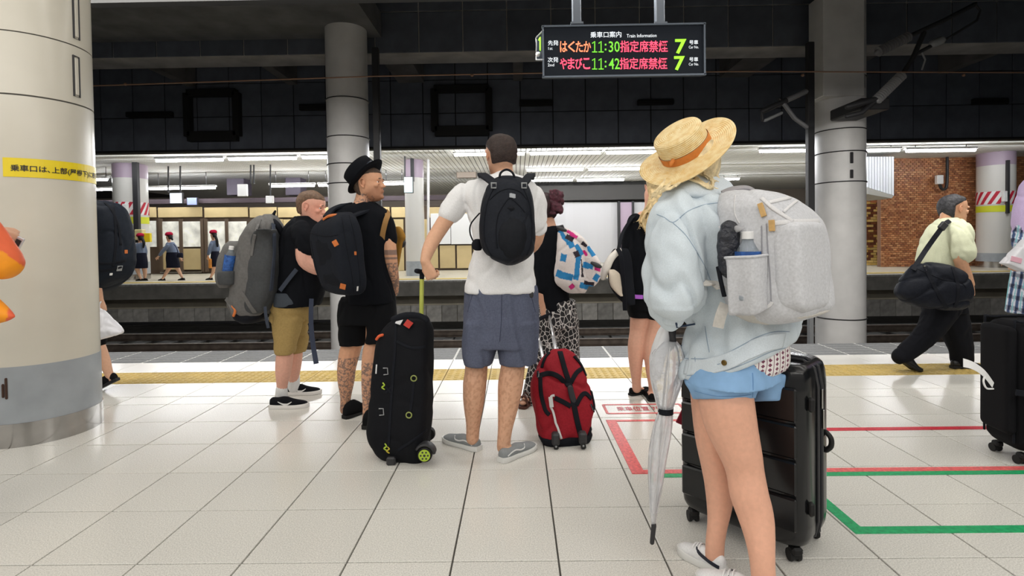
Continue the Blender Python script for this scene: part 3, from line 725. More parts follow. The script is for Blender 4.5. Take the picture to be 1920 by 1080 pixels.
# red framed floor notice with characters
fa, fb = G(1142, 775), G(1136, 759)
NT = M(); y0, y1 = G(1150, 775.5)[1], G(1150, 759)[1]; x0, x1 = G(1139, 775)[0], G(1290, 775)[0]
for q in (((x0 + x1) / 2, y0, x1 - x0, .02), ((x0 + x1) / 2, y1, x1 - x0, .02), (x0, (y0 + y1) / 2, .02, y1 - y0), (x1, (y0 + y1) / 2, .02, y1 - y0)): NT.box((q[0], q[1], .0012), (q[2], q[3], .002))
NT = tag(build(NT, 'floor_notice', m_rline, loc=((x0 + x1) / 2, y0, 0)), 'red framed notice printed on the floor by the black flat shoes', 'floor notice')
me = text_mesh('乗車位置 7号車', .17, bold=.002); v = np.array([q.co[:] for q in me.vertices]); lo, hi = v.min(0), v.max(0); off = origin(NT)
for q in me.vertices:
    q.co = Vector((x0 + .08 + (x1 - x0 - .16) * (q.co.x - lo[0]) / (hi[0] - lo[0]) - off[0], y0 + .05 + (y1 - y0 - .1) * (q.co.y - lo[1]) / (hi[1] - lo[1]) - off[1], .0022))
link_mesh(me, 'lettering', m_rline2, NT)
# ------------------------------------------------------------------ figure helpers
SK = srgb(214, 168, 140)
m_skin = mat('skin', (1, 1, 1), .5, noise=(60, .05), attr='col', bump=(300, .06, .002), spec=.35)
m_eye = mat('eye_white', (.75, .73, .7), .2); m_iris = mat('iris', (.03, .02, .015), .2)
m_lip = mat('lips', srgb(190, 110, 100), .45)
def hairmat(name, col, sc=70, amt=.35): return mat(name, col, .55, noise=(sc, amt), bump=(160, .6, .006), spec=.4)
def Rz(a): return np.array(Matrix.Rotation(a, 3, 'Z'))
def Rx(a): return np.array(Matrix.Rotation(a, 3, 'X'))
def Ry(a): return np.array(Matrix.Rotation(a, 3, 'Y'))
class Head:
    """c: head centre; hg: chin to crown; phi: facing, 0 = away from us, 90 = to the right; nod down +, tilt to the person's right +"""
    LV = [(-.02, .24, -.02, .10), (.04, .335, -.07, .18), (.10, .365, -.14, .225), (.17, .372, -.24, .26), (.24, .372, -.34, .285), (.32, .372, -.39, .30), (.40, .376, -.42, .315), (.47, .362, -.44, .322), (.53, .362, -.455, .328), (.58, .385, -.465, .334), (.66, .385, -.47, .338), (.75, .365, -.455, .335), (.84, .305, -.405, .305), (.92, .20, -.30, .235), (.975, .08, -.17, .13), (1.0, 0, -.08, .04)]
    def __init__(s, c, hg, phi, nod=0, tilt=0):
        s.c = np.array(c, float); s.h = hg; s.R = Rz(-math.radians(phi)) @ Rx(-math.radians(nod)) @ Ry(math.radians(tilt))
    def w(s, x, y, hgt):
        """local: x right, y forward, height fraction, all in head heights"""
        return s.c + s.R @ (np.array([x, y, hgt - .5]) * s.h)
    def ring(s, lv, k=1.0, fcut=None, n=24, ex=2.25):
        hh, f, b, wd = lv
        if fcut is not None: f = min(f, fcut)
        cy, hd = (f + b) / 2, (f - b) / 2; out = []
        for t in np.linspace(0, 2 * math.pi, n, endpoint=False):
            ct, st = math.cos(t), math.sin(t)
            fx = math.copysign(abs(ct) ** (2 / ex), ct) * wd; fy = math.copysign(abs(st) ** (2 / ex), st) * hd
            if fcut is None and st > 0: fx *= 1 - .16 * st * st * (1 if hh > .15 else .6)
            out.append(s.w(fx * k, cy + fy * k, .5 + (hh - .5) * (k if hh > .5 else 1)))
        return np.array(out)
    def skull(s, g):
        g.loft([s.ring(l) for l in s.LV])
        h = s.h; E = lambda c, r, R=None: g.ell(s.w(*c), np.array(r) * h, s.R if R is None else R, 12, 8)
        # nose, brows, lips, chin, cheeks
        g.loft([np.array([s.w(x, y, z) for x, y, z in q]) for q in ([(-.03, .34, .55), (0, .375, .56), (.03, .34, .55), (0, .30, .55)], [(-.042, .35, .46), (0, .425, .46), (.042, .35, .46), (0, .30, .46)], [(-.062, .35, .385), (0, .505, .385), (.062, .35, .385), (0, .30, .385)], [(-.068, .35, .35), (0, .492, .35), (.068, .35, .35), (0, .30, .35)], [(-.04, .33, .325), (0, .40, .328), (.04, .33, .325), (0, .30, .33)])])
        for sx in (-1, 1):
            E((sx * .05, .372, .363), (.032, .04, .03)); E((sx * .13, .355, .575), (.10, .03, .026)); E((sx * .18, .27, .40), (.08, .07, .07))
            E((sx * .15, .345, .452), (.07, .03, .018)); E((sx * .15, .345, .545), (.075, .035, .02))
        E((0, .372, .264), (.105, .038, .026)); E((0, .364, .222), (.095, .040, .028)); E((0, .345, .09), (.10, .05, .07))
        return g
    def hair(s, g, k=1.045, line=(.50, -.16), front=.70, low=.30, fringe=0.0):
        """short hair: back and sides from height low up; forward limit runs from line[1] at line[0] to the forehead at front"""
        L_ = []
        for l in s.LV:
            hh = l[0]
            if hh < low - .08: continue
            if hh < line[0]: fc = line[1] - .10 * (line[0] - hh)
            elif hh < front: fc = line[1] + (hh - line[0]) / (front - line[0]) * (.30 - line[1])
            else: fc = None
            r = s.ring(l, k, fc)
            L_.append(r)
        g.loft(L_); return g
    def face(s, parent, lips=True, brow=None, eyes=True, skin=None, ears=True):
        h = s.h
        cm = skincol(skin or SK)
        for sx in (-1, 1):
            if ears:
                g = M(); E = lambda y, z, o: s.w(sx * o, y - .035, z)
                g.tube(path([E(.045, .50, .335), E(.045, .555, .35), E(.012, .60, .372), E(-.04, .595, .392), E(-.072, .54, .398), E(-.066, .46, .39), E(-.04, .40, .372), E(-.008, .355, .352)], 3), .017 * h, 7)
                g.ell(s.w(sx * .345, -.04, .475), np.array([.022, .055, .10]) * h, s.R @ Rz(sx * -.35), 10, 8); g.ell(s.w(sx * .350, -.035, .365), np.array([.02, .03, .03]) * h, s.R, 8, 6); g.ell(s.w(sx * .35, .012, .46), np.array([.02, .016, .025]) * h, s.R, 8, 6)
                fuse(g, 'ear', m_skin, parent, .0028, 2, color=lambda v: cm(v) * np.array((1.0, .92, .9)))
            if eyes:
                g = M(); g.ell(s.w(sx * .135, .290, .495), [.045 * h] * 3, None, 10, 8); g.cm = 1; g.ell(s.w(sx * .135, .316, .495), [.028 * h] * 3, s.R, 8, 6); build(g, 'eye', [m_eye, m_iris], parent, smooth=True)
            if brow: g = M(); g.ell(s.w(sx * .14, .375, .592), np.array([.085, .022, .014]) * h, s.R @ Ry(sx * .12), 10, 6); build(g, 'eyebrow', brow, parent, smooth=True)
        if lips: g = M(); g.ell(s.w(0, .380, .258), np.array([.082, .022, .014]) * h, s.R, 10, 6); g.ell(s.w(0, .374, .226), np.array([.075, .024, .018]) * h, s.R, 10, 6); build(g, 'lips', m_lip, parent, smooth=True)
def hand(g, wrist, f, n, thumb, L=.18, curl=(25, 30, 35, 40), spread=6, tcurl=25, rf=.0085):
    """palm from the wrist along f, palm facing n, thumb towards f x n * thumb"""
    w_ = np.array(wrist, float); f = np.array(f, float); f /= np.linalg.norm(f); n = np.array(n, float); n -= f * (n @ f); n /= np.linalg.norm(n)
    sd = np.cross(f, n) * thumb; k = L / .18
    sec = lambda t, hw, ht, oy: [w_ + f * t * k + sd * (a * hw * k) + n * ((b * ht + oy) * k) for a, b in ((-1, -.5), (-.6, -1), (.6, -1), (1, -.5), (1, .5), (.6, 1), (-.6, 1), (-1, .5))]
    g.loft([sec(-.012, .024, .017, 0), sec(.02, .03, .016, 0), (sec(.055, .039, .014, .001)), sec(.085, .041, .012, .002), sec(.098, .038, .010, .002)])
    for i, (o, l, c) in enumerate(zip((.0295, .0100, -.0100, -.0290), (.072, .080, .074, .058), curl)):
        b = w_ + f * (.085 - abs(o - .005) * .15) * k + sd * o * k + n * .002 * k; a = math.radians(spread * (1.2 - i * .8)) ; d = f * math.cos(a) + sd * math.sin(a); ang = 0; p = [b]
        for j, (fr, cc) in enumerate(zip((.46, .30, .24), (c * .9, c * 1.15, c * .8))):
            ang += math.radians(cc); p.append(p[-1] + (d * math.cos(ang) + n * math.sin(ang)) * l * fr * k)
        g.tube([b - f * .02 * k] + p, [rf * k, rf * k, rf * .95 * k, rf * .88 * k, rf * .72 * k], 8)
    b = w_ + f * .022 * k + sd * .024 * k + n * .006 * k; d = f * .62 + sd * .72 + n * .3; d /= np.linalg.norm(d); p = [b - d * .01 * k, b + d * .036 * k]
    a = math.radians(tcurl); d2 = d * math.cos(a) + (f * .8 + n * .6 - sd * .3) * math.sin(a); d2 /= np.linalg.norm(d2); p.append(p[-1] + d2 * .03 * k); d3 = d2 * .85 + (n - sd) * .35; d3 /= np.linalg.norm(d3); p.append(p[-1] + d3 * .024 * k)
    g.tube(p, [.014 * k, .0115 * k, .0098 * k, .0075 * k], 8); return g
class Shoe:
    W = [(0, .020), (.05, .030), (.18, .036), (.36, .033), (.55, .039), (.74, .046), (.88, .041), (.96, .030), (1, .014)]
    def __init__(s, heel, phi, L=.28, lift=0.0):
        """heel: ground point under the back of the heel; lift: degrees the heel is raised about the toe"""
        s.L = L; a = math.radians(phi); s.f = np.array([math.sin(a), math.cos(a), 0]); s.r = np.array([math.cos(a), -math.sin(a), 0]); s.o = np.array([heel[0], heel[1], 0.0]); s.l = math.radians(lift)
    def p(s, t, x, z):
        """t along 0..1, x right in m, z up in m"""
        d = (t - .78) * s.L; y, zz = d, z
        if s.l and d < 0: y = d * math.cos(s.l) + z * math.sin(s.l); zz = -d * math.sin(s.l) + z * math.cos(s.l)
        return s.o + s.f * (.78 * s.L + y) + s.r * x + np.array([0, 0, zz])
    def wid(s, t): return float(np.interp(t, [a for a, _ in s.W], [b for _, b in s.W])) * s.L / .28
    def make(s, parent, m_up, m_so, sole=.026, tops=((0, .070), (.08, .082), (.2, .080), (.32, .086), (.45, .086), (.58, .068), (.72, .054), (.88, .046), (.96, .038), (1, .028)), name='shoe', vox=.006, toe=None):
        g = M(); rings = []
        for t in np.linspace(0.01, .99, 16):
            w_ = s.wid(t) - .002; top = float(np.interp(t, [a for a, _ in tops], [b for _, b in tops])); z0 = sole * .5; c = (top + z0) / 2; hh = (top - z0) / 2
            q = []
            for b in np.linspace(0, 2 * math.pi, 16, endpoint=False):
                cb, sb = math.cos(b), math.sin(b); taper = 1 - .30 * max(0, sb) ** 1.5
                q.append(s.p(t, w_ * math.copysign(abs(cb) ** .7, cb) * taper, c + hh * math.copysign(abs(sb) ** .75, sb)))
            rings.append(np.array(q))
        g.loft(rings); up = fuse(g, name, m_up, parent, vox, 3)
        g = M(); pts = [(t, s.wid(t) + .0035) for t in (-.005, .02, .06, .14, .25, .38, .5, .62, .74, .84, .92, .97, 1.005)]
        ol = [(t, w_) for t, w_ in pts] + [(t, -w_) for t, w_ in pts[::-1]]
        zt = lambda t: sole * (1.0 + .12 * math.cos(t * 6.28))
        rows = [[s.p(t, x * .93, 0.001) for t, x in ol], [s.p(t, x, .006) for t, x in ol], [s.p(t, x, zt(t) - .004) for t, x in ol], [s.p(t, x * .95, zt(t)) for t, x in ol]]
        g.loft(rows); build(g, 'sole', m_so, up, angle=50); return up
def foot_blob(g, sh):
    g.tube([sh.p(.2, 0, .045), sh.p(.4, 0, .042), sh.p(.7, 0, .033)], [.022, .022, .016], 8)
def skincol(base=SK, extra=None, seed=3):
    def fn(v):
        c = np.tile(np.array(base), (len(v), 1)); k = 1 + .05 * vnoise(v, 6, seed); c = c * k[:, None]
        if extra is not None: c = extra(v, c)
        return np.clip(c, 0, 1)
    return fn
def cloth(name, col, rough=.85, sc=220, amt=.08, bump=(350, .25, .002), **k): return mat(name, col, rough, noise=(sc, amt), bump=bump, spec=.15, **k)
def folds(sc=7, amp=.006, an=(1, 1, .45), seed=5):
    """soft creases: sharp valleys of a stretched noise"""
    def fn(v):
        n = vnoise(v * np.array(an), sc, seed); return -amp * (np.exp(-(n / .16) ** 2) - .25) + amp * .35 * vnoise(v, sc * 2.3, seed + 1)
    return fn
def cordloop(g, pts, r, n=8): g.tube(path(pts, 6), r, n); return g
def slab(g, rows, D, th=0, ratio=.6, ex=4.5, k=3, n=28):
    """level slices of a rounded box turned by th about the vertical; rows (py, xl, xr, dy, lean ratio)"""
    c, s = math.cos(math.radians(th)), math.sin(math.radians(th)); base = []
    for t in np.linspace(0, 2 * math.pi, n, endpoint=False):
        ct, st = math.cos(t), math.sin(t); x = math.copysign(abs(ct) ** (2 / ex), ct); y = math.copysign(abs(st) ** (2 / ex), st) * ratio
        base.append((c * x - s * y, s * x + c * y, 0))
    base = np.array(base); base /= base[:, 0].max(); R = []
    for r in path([tuple(q) + (0,) * (4 - len(q)) for q in rows], k):
        a, b = P(r[1], r[0], D + r[3]), P(r[2], r[0], D + r[3]); R.append((a + b) / 2 + base * (np.linalg.norm(b - a) / 2))
    g.loft(R); return g
def legs_of(g, D, *ls):
    for q in ls: limb(g, q, D, 14)
def px_of(v):
    """picture position of world points (used to lay out printed patterns)"""
    q = np.asarray(v) - CAM; c, s = math.cos(YAW), math.sin(YAW); x = c * q[:, 0] - s * q[:, 1]; y = s * q[:, 0] + c * q[:, 1]; z = q[:, 2]
    c, s = math.cos(PITCH), math.sin(PITCH); y2 = c * y - s * z; z2 = s * y + c * z; u, w_ = F * x / y2, -F * z2 / y2
    c, s = math.cos(ROLL), math.sin(ROLL); return 960 + c * u - s * w_, VY + s * u + c * w_
def nodes_mat(name, rough=.7):
    m = bpy.data.materials.new(name); m.use_nodes = True; nt = m.node_tree; return m, nt, nt.nodes['Principled BSDF']
def pattern_mat(name, c0, c1, scale, thr, soft=.06, feature='DISTANCE_TO_EDGE', stretch=(1, 1, 1), rough=.85):
    m, nt, b = nodes_mat(name); N, L = nt.nodes.new, nt.links.new; b.inputs['Roughness'].default_value = rough
    tc = N('ShaderNodeTexCoord'); mp = N('ShaderNodeMapping'); mp.inputs['Scale'].default_value = stretch; L(tc.outputs['Object'], mp.inputs['Vector'])
    v = N('ShaderNodeTexVoronoi'); v.feature = feature; v.inputs['Scale'].default_value = scale; L(mp.outputs[0], v.inputs['Vector'])
    r = N('ShaderNodeValToRGB'); r.color_ramp.elements[0].position = thr; r.color_ramp.elements[0].color = (*c0, 1); r.color_ramp.elements[1].position = thr + soft; r.color_ramp.elements[1].color = (*c1, 1)
    L(v.outputs['Distance'], r.inputs['Fac']); L(r.outputs['Color'], b.inputs['Base Color']); return m
def strands(g, roots, n=5, seed=1, r=.006, wave=.012, k=7):
    """locks of hair: each root is a list of points; n thinner locks wander around it"""
    rr = random.Random(seed)
    for pts in roots:
        q0 = path(pts, 4)
        for i in range(n):
            o = np.array([rr.gauss(0, 1), rr.gauss(0, 1), rr.gauss(0, .5)]) * r * 1.4; ph = rr.uniform(0, 6.3); w_ = wave * rr.uniform(.5, 1.2)
            q = [p + o * (.5 + j / len(q0)) + np.array([math.sin(ph + j * .75), math.cos(ph * 1.7 + j * .75), 0]) * w_ * (j / len(q0)) for j, p in enumerate(q0)]
            g.tube(q, [r * rr.uniform(.6, 1.1) * (1 - .6 * (j / len(q0)) ** 3) for j in range(len(q0))], k)
    return g
# ------------------------------------------------------------------ man in white T-shirt with the black daypack
D = 3.02
base = G(915, 850)
W1 = thing('person', (base[0], base[1], 0), 'person in white T-shirt and grey-blue shorts seen from behind, holding a luggage handle', 'person')
shL = Shoe(G(899, 846), -52, .285); shR = Shoe(G(938, 868), 42, .285)
hd = Head(P(938, 292, D), .232, -22, 8, 0)
g = M(); hd.skull(g)
limb(g, [(941, 305, 19, .0), (944, 328, 20, .0), (945, 352, 27, .02)], D)
sil(g, [(340, 930, 962, .05), (352, 898, 988, .075), (372, 886, 998, .10), (430, 892, 1000, .105), (480, 898, 994, .10), (530, 888, 998, .11), (570, 884, 1002, .12), (600, 890, 1000, .10)], D)
limb(g, [(880, 366, 14, .0), (850, 393, 16, .0), (823, 432, 14.5, -.02), (811, 452, 14, -.05), (802, 472, 12, -.10), (797, 489, 9.5, -.13)], D)      # left arm
limb(g, [(992, 368, 14, .02), (1008, 410, 15, .04), (1005, 450, 13.5, .08), (985, 470, 12, .2), (965, 462, 9, .32)], D)                               # right arm, forearm in front
for q in ([(902, 590, 26, .0), (895, 650, 24, .0), (893, 692, 21.5, .0), (890, 722, 22.5, -.015), (888, 758, 19.5, -.01), (887, 795, 13.5, .01), (886, 822, 12.5, .02)],
          [(973, 590, 26, .0), (966, 650, 25, .0), (961, 692, 23, -.02), (957, 722, 24, -.035), (953, 760, 20, -.05), (947, 805, 14, -.07), (944, 838, 13, -.08)]): limb(g, q, D, 14)
for sh in (shL, shR): foot_blob(g, sh)
wr = P(797, 490, D - .13)
hand(g, wr, (.35, .0, -.9), (.45, .75, .2), -1, .19, (62, 68, 72, 74), 3, 40)
hand(g, P(963, 461, D + .33), (-.5, .8, .1), (0, 0, -1), -1, .185, (30, 35, 38, 40))
def ex(v, c):
    leg = (v[:, 2] < .55); n = vnoise(v, 90, 8); c = np.where((leg & (n > .2))[:, None], c * np.array((.86, .82, .79)), c)
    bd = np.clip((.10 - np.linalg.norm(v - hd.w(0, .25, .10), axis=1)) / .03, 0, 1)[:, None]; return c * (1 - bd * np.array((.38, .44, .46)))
body = fuse(g, 'body', m_skin, W1, .0062, 5, color=skincol(srgb(216, 168, 138), ex))
h5 = hairmat('dark_brown_hair', srgb(52, 40, 36))
hd.face(W1, brow=h5, skin=srgb(216, 168, 138))
g = M(); hd.hair(g, 1.05, (.55, -.05), .74, .27); fuse(g, 'hair', h5, W1, .006, 2, wr=(40, .0012))
m_tee = cloth('white_cotton', (.83, .83, .84))
g = M()
sil(g, [(322, 932, 960, .06, .0), (328, 922, 966, .07), (333, 906, 980, .08), (342, 882, 996, .095), (351, 872, 1005, .11), (368, 868, 1010, .125), (400, 878, 1008, .135), (450, 888, 1002, .135), (490, 882, 1001, .135), (525, 873, 1006, .14), (547, 868, 1009, .142)], D, ex=2.6)
limb(g, [(885, 358, 20, 0), (868, 368, 23, 0), (853, 386, 22.5, 0), (845, 397, 22.5, 0)], D); limb(g, [(990, 358, 20, 0), (1000, 372, 22, .02), (1006, 400, 19.5, .03), (1008, 424, 19, .04)], D)
shirt = fuse(g, 'tshirt', m_tee, W1, .008, 3, wr=folds(8, .012, (1, 1, .5), 4))
m_sho = cloth('grey_blue_cotton', srgb(92, 97, 116), sc=120, amt=.14)
g = M(); sil(g, [(535, 872, 1006, .13), (560, 871, 1009, .14), (600, 869, 1010, .145), (648, 869, 1009, .14)], D, ex=2.6)
sil(g, [(600, 870, 938, .14), (640, 868, 932, .125), (668, 868, 926, .12), (682, 871, 922, .118)], D, ex=2.5); sil(g, [(600, 930, 1011, .14), (640, 934, 1010, .125), (668, 935, 1008, .12), (680, 937, 1005, .118)], D, ex=2.5)
shorts = fuse(g, 'shorts', m_sho, W1, .008, 3, wr=folds(7, .011, (1, 1, .6), 9))
g = M(); tr = bvh(shorts); seam(g, tr, [(941, 552), (940, 600), (937, 640)], .0018); seam(g, tr, [(886, 552), (882, 566), (877, 585)], .0016); seam(g, tr, [(996, 552), (999, 566), (1004, 585)], .0016); build(g, 'seam', cloth('dark_thread', srgb(62, 66, 84)), shorts)
g = M(); p, n_ = on(tr, 996, 553, .004); g.ell(p, (.012, .006, .018), None, 8, 6); build(g, 'pocket_tab', m_dk, shorts)
m_gs = cloth('grey_canvas', srgb(140, 144, 146)); m_ws = mat('white_rubber', (.72, .72, .70), .5)
for sh in (shL, shR):
    up = sh.make(W1, m_gs, m_ws, .027, tops=((0, .062), (.08, .072), (.2, .066), (.32, .066), (.45, .074), (.58, .064), (.72, .052), (.88, .045), (.96, .038), (1, .028)))
    tr = bvh(up); g = M()
    for sx in (-1, 1):
        pts = []
        for t, z in ((.10, .036), (.22, .048), (.34, .050), (.46, .042), (.56, .046), (.62, .058)):
            o_ = Vector(sh.p(t, sx * .12, z)); dr = Vector(-sh.r * sx); h_ = tr.ray_cast(o_, dr)
            if h_[0]: pts.append(np.array(h_[0] - dr * .0015))
        if len(pts) > 2: g.ribbon(path(pts, 3), [sh.r * sx] * (len(path(pts, 3))), .007, .003)
    build(g, 'side_stripe', m_white, up)
# black daypack on his back
m_nyl = cloth('black_nylon', srgb(30, 33, 40), .6, 90, .15, (120, .35, .004)); m_web = cloth('black_webbing', srgb(24, 26, 32), .75); m_nyl2 = cloth('black_nylon_panel', srgb(24, 26, 31), .65, 90, .12)
DP = D - .25
BP1 = thing('backpack', P(950, 496, DP), 'black nylon daypack on the back of the man in white T-shirt', 'backpack')
g = M(); sil(g, [(331, 938, 970, .045, .04), (338, 922, 984, .075, .02), (352, 911, 992, .095), (380, 903, 1000, .115), (420, 899, 1003, .125), (450, 900, 1004, .13), (470, 907, 1001, .13), (484, 922, 990, .12), (493, 940, 974, .08), (497, 950, 964, .04)], DP, ex=2.5, n=28)
bag = fuse(g, 'main_bag', m_nyl, BP1, .007, 3, wr=folds(11, .004, (1, 1, .8), 12)); tr = bvh(bag)
g = M()
for q in ([(926, 352), (914, 380), (908, 420), (910, 455), (922, 480)], [(979, 350), (992, 380), (997, 420), (996, 455), (988, 478)], [(934, 402), (944, 385), (956, 372), (972, 384), (984, 398)], [(918, 375), (935, 360), (955, 354), (975, 360), (988, 374)], [(934, 402), (930, 430), (932, 465)]): seam(g, tr, q, .003, .001)
o = build(g, 'zipper', m_web, bag)
g = M(); sil(g, [(388, 950, 964, .02, -.06), (400, 940, 980, .06), (430, 928, 990, .09), (460, 928, 990, .095), (480, 940, 980, .08), (486, 950, 970, .05)], DP - .055, ex=2.4); fuse(g, 'front_pocket', m_nyl2, BP1, .008, 3, wr=folds(10, .003, (1, 1, .8), 2))
g = M()
for k in range(9): p, n_ = on(tr, 958 + (k % 3) * 3, 364 + k * .8, .002); g.ell(p, (.008, .003, .005), None, 8, 6)
build(g, 'emblem', mat('reflective_emblem', (.35, .37, .4), .4), bag)
g = M(); cordloop(g, [P(936, 337, DP - .03), P(939, 324, DP - .02), P(950, 318, DP), P(961, 324, DP - .02), P(966, 337, DP - .03)], .006); build(g, 'grab_loop', m_web, BP1)
for pts, nm in (([(928, 345), (920, 338), (910, 331), (903, 327)], -1), ([(980, 345), (986, 338), (992, 331), (996, 328)], 1)):
    q = [P(x, y, DP - .02 + i * .04) for i, (x, y) in enumerate(pts)] + [P(pts[-1][0] - 1 * nm, 327, D - .02), P(pts[-1][0] - 2 * nm, 336, D + .09)]
    g = M(); q = path(q, 4); g.ribbon(q, [(0.0, -.6, .8)] * len(q), .046, .014); build(g, 'shoulder_strap', m_nyl, BP1)
for x in (926, 983):
    g = M(); p = P(x, 347, DP - .10); g.tube([p + np.array(q) for q in ((-.012, 0, .01), (.012, 0, .01), (.012, 0, -.014), (-.012, 0, -.014), (-.012, 0, .01))], .004, 6); build(g, 'buckle', m_grey, BP1)
g = M(); cordloop(g, [P(899, 400, DP + .06), P(883, 420, DP + .1), P(882, 440, DP + .1), P(893, 462, DP + .06)], .004); build(g, 'side_cord', m_web, BP1)
g = M(); sil(g, [(448, 890, 902, .03, .06), (456, 884, 904, .04, .06), (466, 886, 904, .04, .06), (470, 892, 902, .03, .06)], DP); fuse(g, 'hip_pad', m_web, BP1, .007, 3)
# ------------------------------------------------------------------ tattooed man in black with the pork-pie hat
D = 3.58
base = G(665, 795)
W2 = thing('person', (base[0], base[1], 0), 'person in black hat, black T-shirt and shorts with tattooed arm and calves', 'person')
s2a, s2b = Shoe(G(645, 786), 32, .27), Shoe(G(684, 806), 12, .27)
hd = Head(P(692, 344, D), .238, 97, -4, 0)
g = M(); hd.skull(g)
limb(g, [(687, 356, 17, .0), (683, 372, 16.5, .0), (680, 396, 22, .0)], D)
sil(g, [(386, 668, 700, .05), (400, 640, 722, .08), (440, 642, 724, .10), (500, 650, 722, .10), (560, 655, 730, .11), (600, 650, 730, .11)], D)
limb(g, [(716, 408, 15, .0), (727, 445, 14, -.02), (731, 475, 13.2, -.03), (735, 500, 11.5, -.02), (739, 525, 9.5, .02), (740, 548, 7.5, .07)], D)
limb(g, [(640, 410, 14, .05), (640, 450, 13, .12), (655, 490, 11, .2), (685, 505, 8, .28)], D)
hand(g, P(738, 551, D + .09), (-.5, .7, -.5), (-1, .1, .1), 1, .18, (30, 34, 36, 40)); hand(g, P(688, 505, D + .29), (.8, .5, 0), (0, 0, -1), 1, .18)
legs_of(g, D, [(672, 600, 22, .03), (662, 640, 19, .05), (656, 660, 19.5, .06), (650, 690, 17.5, .05), (649, 715, 15.5, .06), (648, 745, 10, .08), (647, 768, 9.5, .1)],
        [(708, 600, 22, -.03), (702, 640, 17, -.06), (696, 662, 16.5, -.08), (693, 695, 15.5, -.1), (691, 730, 13, -.1), (689, 765, 9, -.1), (688, 790, 9, -.09)])
zlg = P(660, 672, D)[2]; zb = [P(735, y, D)[2] for y in (468, 477, 482, 486, 492)]
def ex(v, c):
    z = v[:, 2]; n = vnoise(v, 58, 21, 4); n2 = vnoise(v, 90, 4)
    arm = (v[:, 0] > P(716, 470, D)[0]) & (z < zb[0] + .5) & (z > .75) & (v[:, 1] < D + .4)
    ink = np.array((.05, .055, .065))
    m = ((z < zlg) & (np.abs(n) < .22)) | ((z < zlg) & (n2 > .5)) | (arm & (((z < zb[0]) & (z > zb[1])) | ((z < zb[2]) & (z > zb[3])) | ((z < zb[4]) & (np.abs(n) < .34))))
    nk = (np.abs(z - P(690, 374, D)[2]) < .035) & (np.linalg.norm(v - P(686, 374, D), axis=1) < .085) & (np.abs(n) < .16)
    ck = (np.linalg.norm(v - hd.w(.2, .25, .35), axis=1) < .06) & (np.abs(n2) < .06)
    c = np.where((m | nk)[:, None], c * .32 + ink, c)
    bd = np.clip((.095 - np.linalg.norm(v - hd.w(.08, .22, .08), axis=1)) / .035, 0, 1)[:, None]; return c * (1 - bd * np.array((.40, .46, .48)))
body = fuse(g, 'body', m_skin, W2, .0048, 2, color=skincol(srgb(212, 160, 128), ex))
h2 = hairmat('brown_hair', srgb(70, 54, 42)); hd.face(W2, brow=h2, skin=srgb(212, 160, 128))
g = M(); hd.hair(g, 1.035, (.56, -.09), .74, .24); fuse(g, 'hair', h2, W2, .006, 2, wr=(40, .001))
m_felt = cloth('black_felt', srgb(16, 18, 23), .9)
def hat_frame(c, axis, side):
    a = np.array(axis, float); a /= np.linalg.norm(a); x = np.array(side, float); x -= a * (x @ a); x /= np.linalg.norm(x); return np.array(c, float), np.c_[x, np.cross(a, x), a]
fc = hd.R @ np.array([0, 1, 0]); cx = P(686, 332, D); t_ = math.radians(44)
c_, R = hat_frame(cx, np.array([0, 0, 1]) * math.cos(t_) - fc * math.sin(t_), fc)
g = M(); rows = []
for r, z in ((.0, .097), (.05, .099), (.088, .104), (.095, .098), (.099, .05), (.104, .004), (.118, -.001), (.136, .001), (.144, .006), (.146, .006), (.136, -.003), (.118, -.005), (.09, -.006), (.0, -.004)):
    rows.append((max(r * (1.1 if r < .1 else 1.02), .002), z * .97))
q = []
for r, z in rows:
    ring = []
    for a in np.linspace(0, 2 * math.pi, 40, endpoint=False):
        up_ = .003 * (abs(math.sin(a)) ** 2) * max(0, (r - .123) / .04); ring.append(c_ + R @ np.array([r * math.cos(a) * 1.04, r * math.sin(a) * .93, z + up_]))
    q.append(np.array(ring))
g.loft(q); hat = build(g, 'hat', m_felt, W2, angle=60)
g = M(); g.loft([[c_ + R @ np.array([(.1145 - z * .09) * math.cos(a) * 1.04, (.1055 - z * .09) * math.sin(a) * .93, z]) for a in np.linspace(0, 2 * math.pi, 40, endpoint=False)] for z in (.006, .036)], cap=False); build(g, 'hat_band', mat('blue_black_ribbon', srgb(28, 36, 50), .35), hat, smooth=True)
m_bt = cloth('black_cotton', srgb(17, 19, 24), .9)
g = M(); sil(g, [(379, 668, 702, .06, .0), (384, 655, 709, .075), (392, 632, 722, .09), (404, 620, 732, .105), (430, 621, 734, .12), (480, 636, 728, .13), (520, 646, 733, .135), (555, 650, 740, .14), (568, 652, 741, .14)], D, ex=2.5)
limb(g, [(708, 404, 19, 0), (720, 420, 19.5, -.01), (727, 440, 16.5, -.02), (729, 451, 15.5, -.02)], D); limb(g, [(640, 404, 18, .03), (636, 430, 18, .06), (640, 452, 17, .10)], D)
fuse(g, 'tshirt', m_bt, W2, .008, 3, wr=folds(9, .006, (1, 1, .5), 14))
m_bs = cloth('black_twill', srgb(14, 15, 18), .85)
g = M(); sil(g, [(555, 640, 738, .12), (580, 636, 741, .13), (605, 634, 742, .135)], D); sil(g, [(562, 638, 696, .11, .0), (590, 634, 696, .12, .02), (620, 635, 694, .11, .04), (646, 637, 690, .105, .05)], D); sil(g, [(562, 682, 741, .11, .0), (590, 684, 742, .12, -.02), (620, 690, 741, .11, -.05), (642, 686, 738, .105, -.06)], D)
fuse(g, 'shorts', m_bs, W2, .008, 3, wr=folds(8, .006, (1, 1, .6), 19))
m_bc = cloth('black_knit', srgb(22, 22, 24), .9); m_bso = mat('black_rubber', srgb(14, 14, 15), .6)
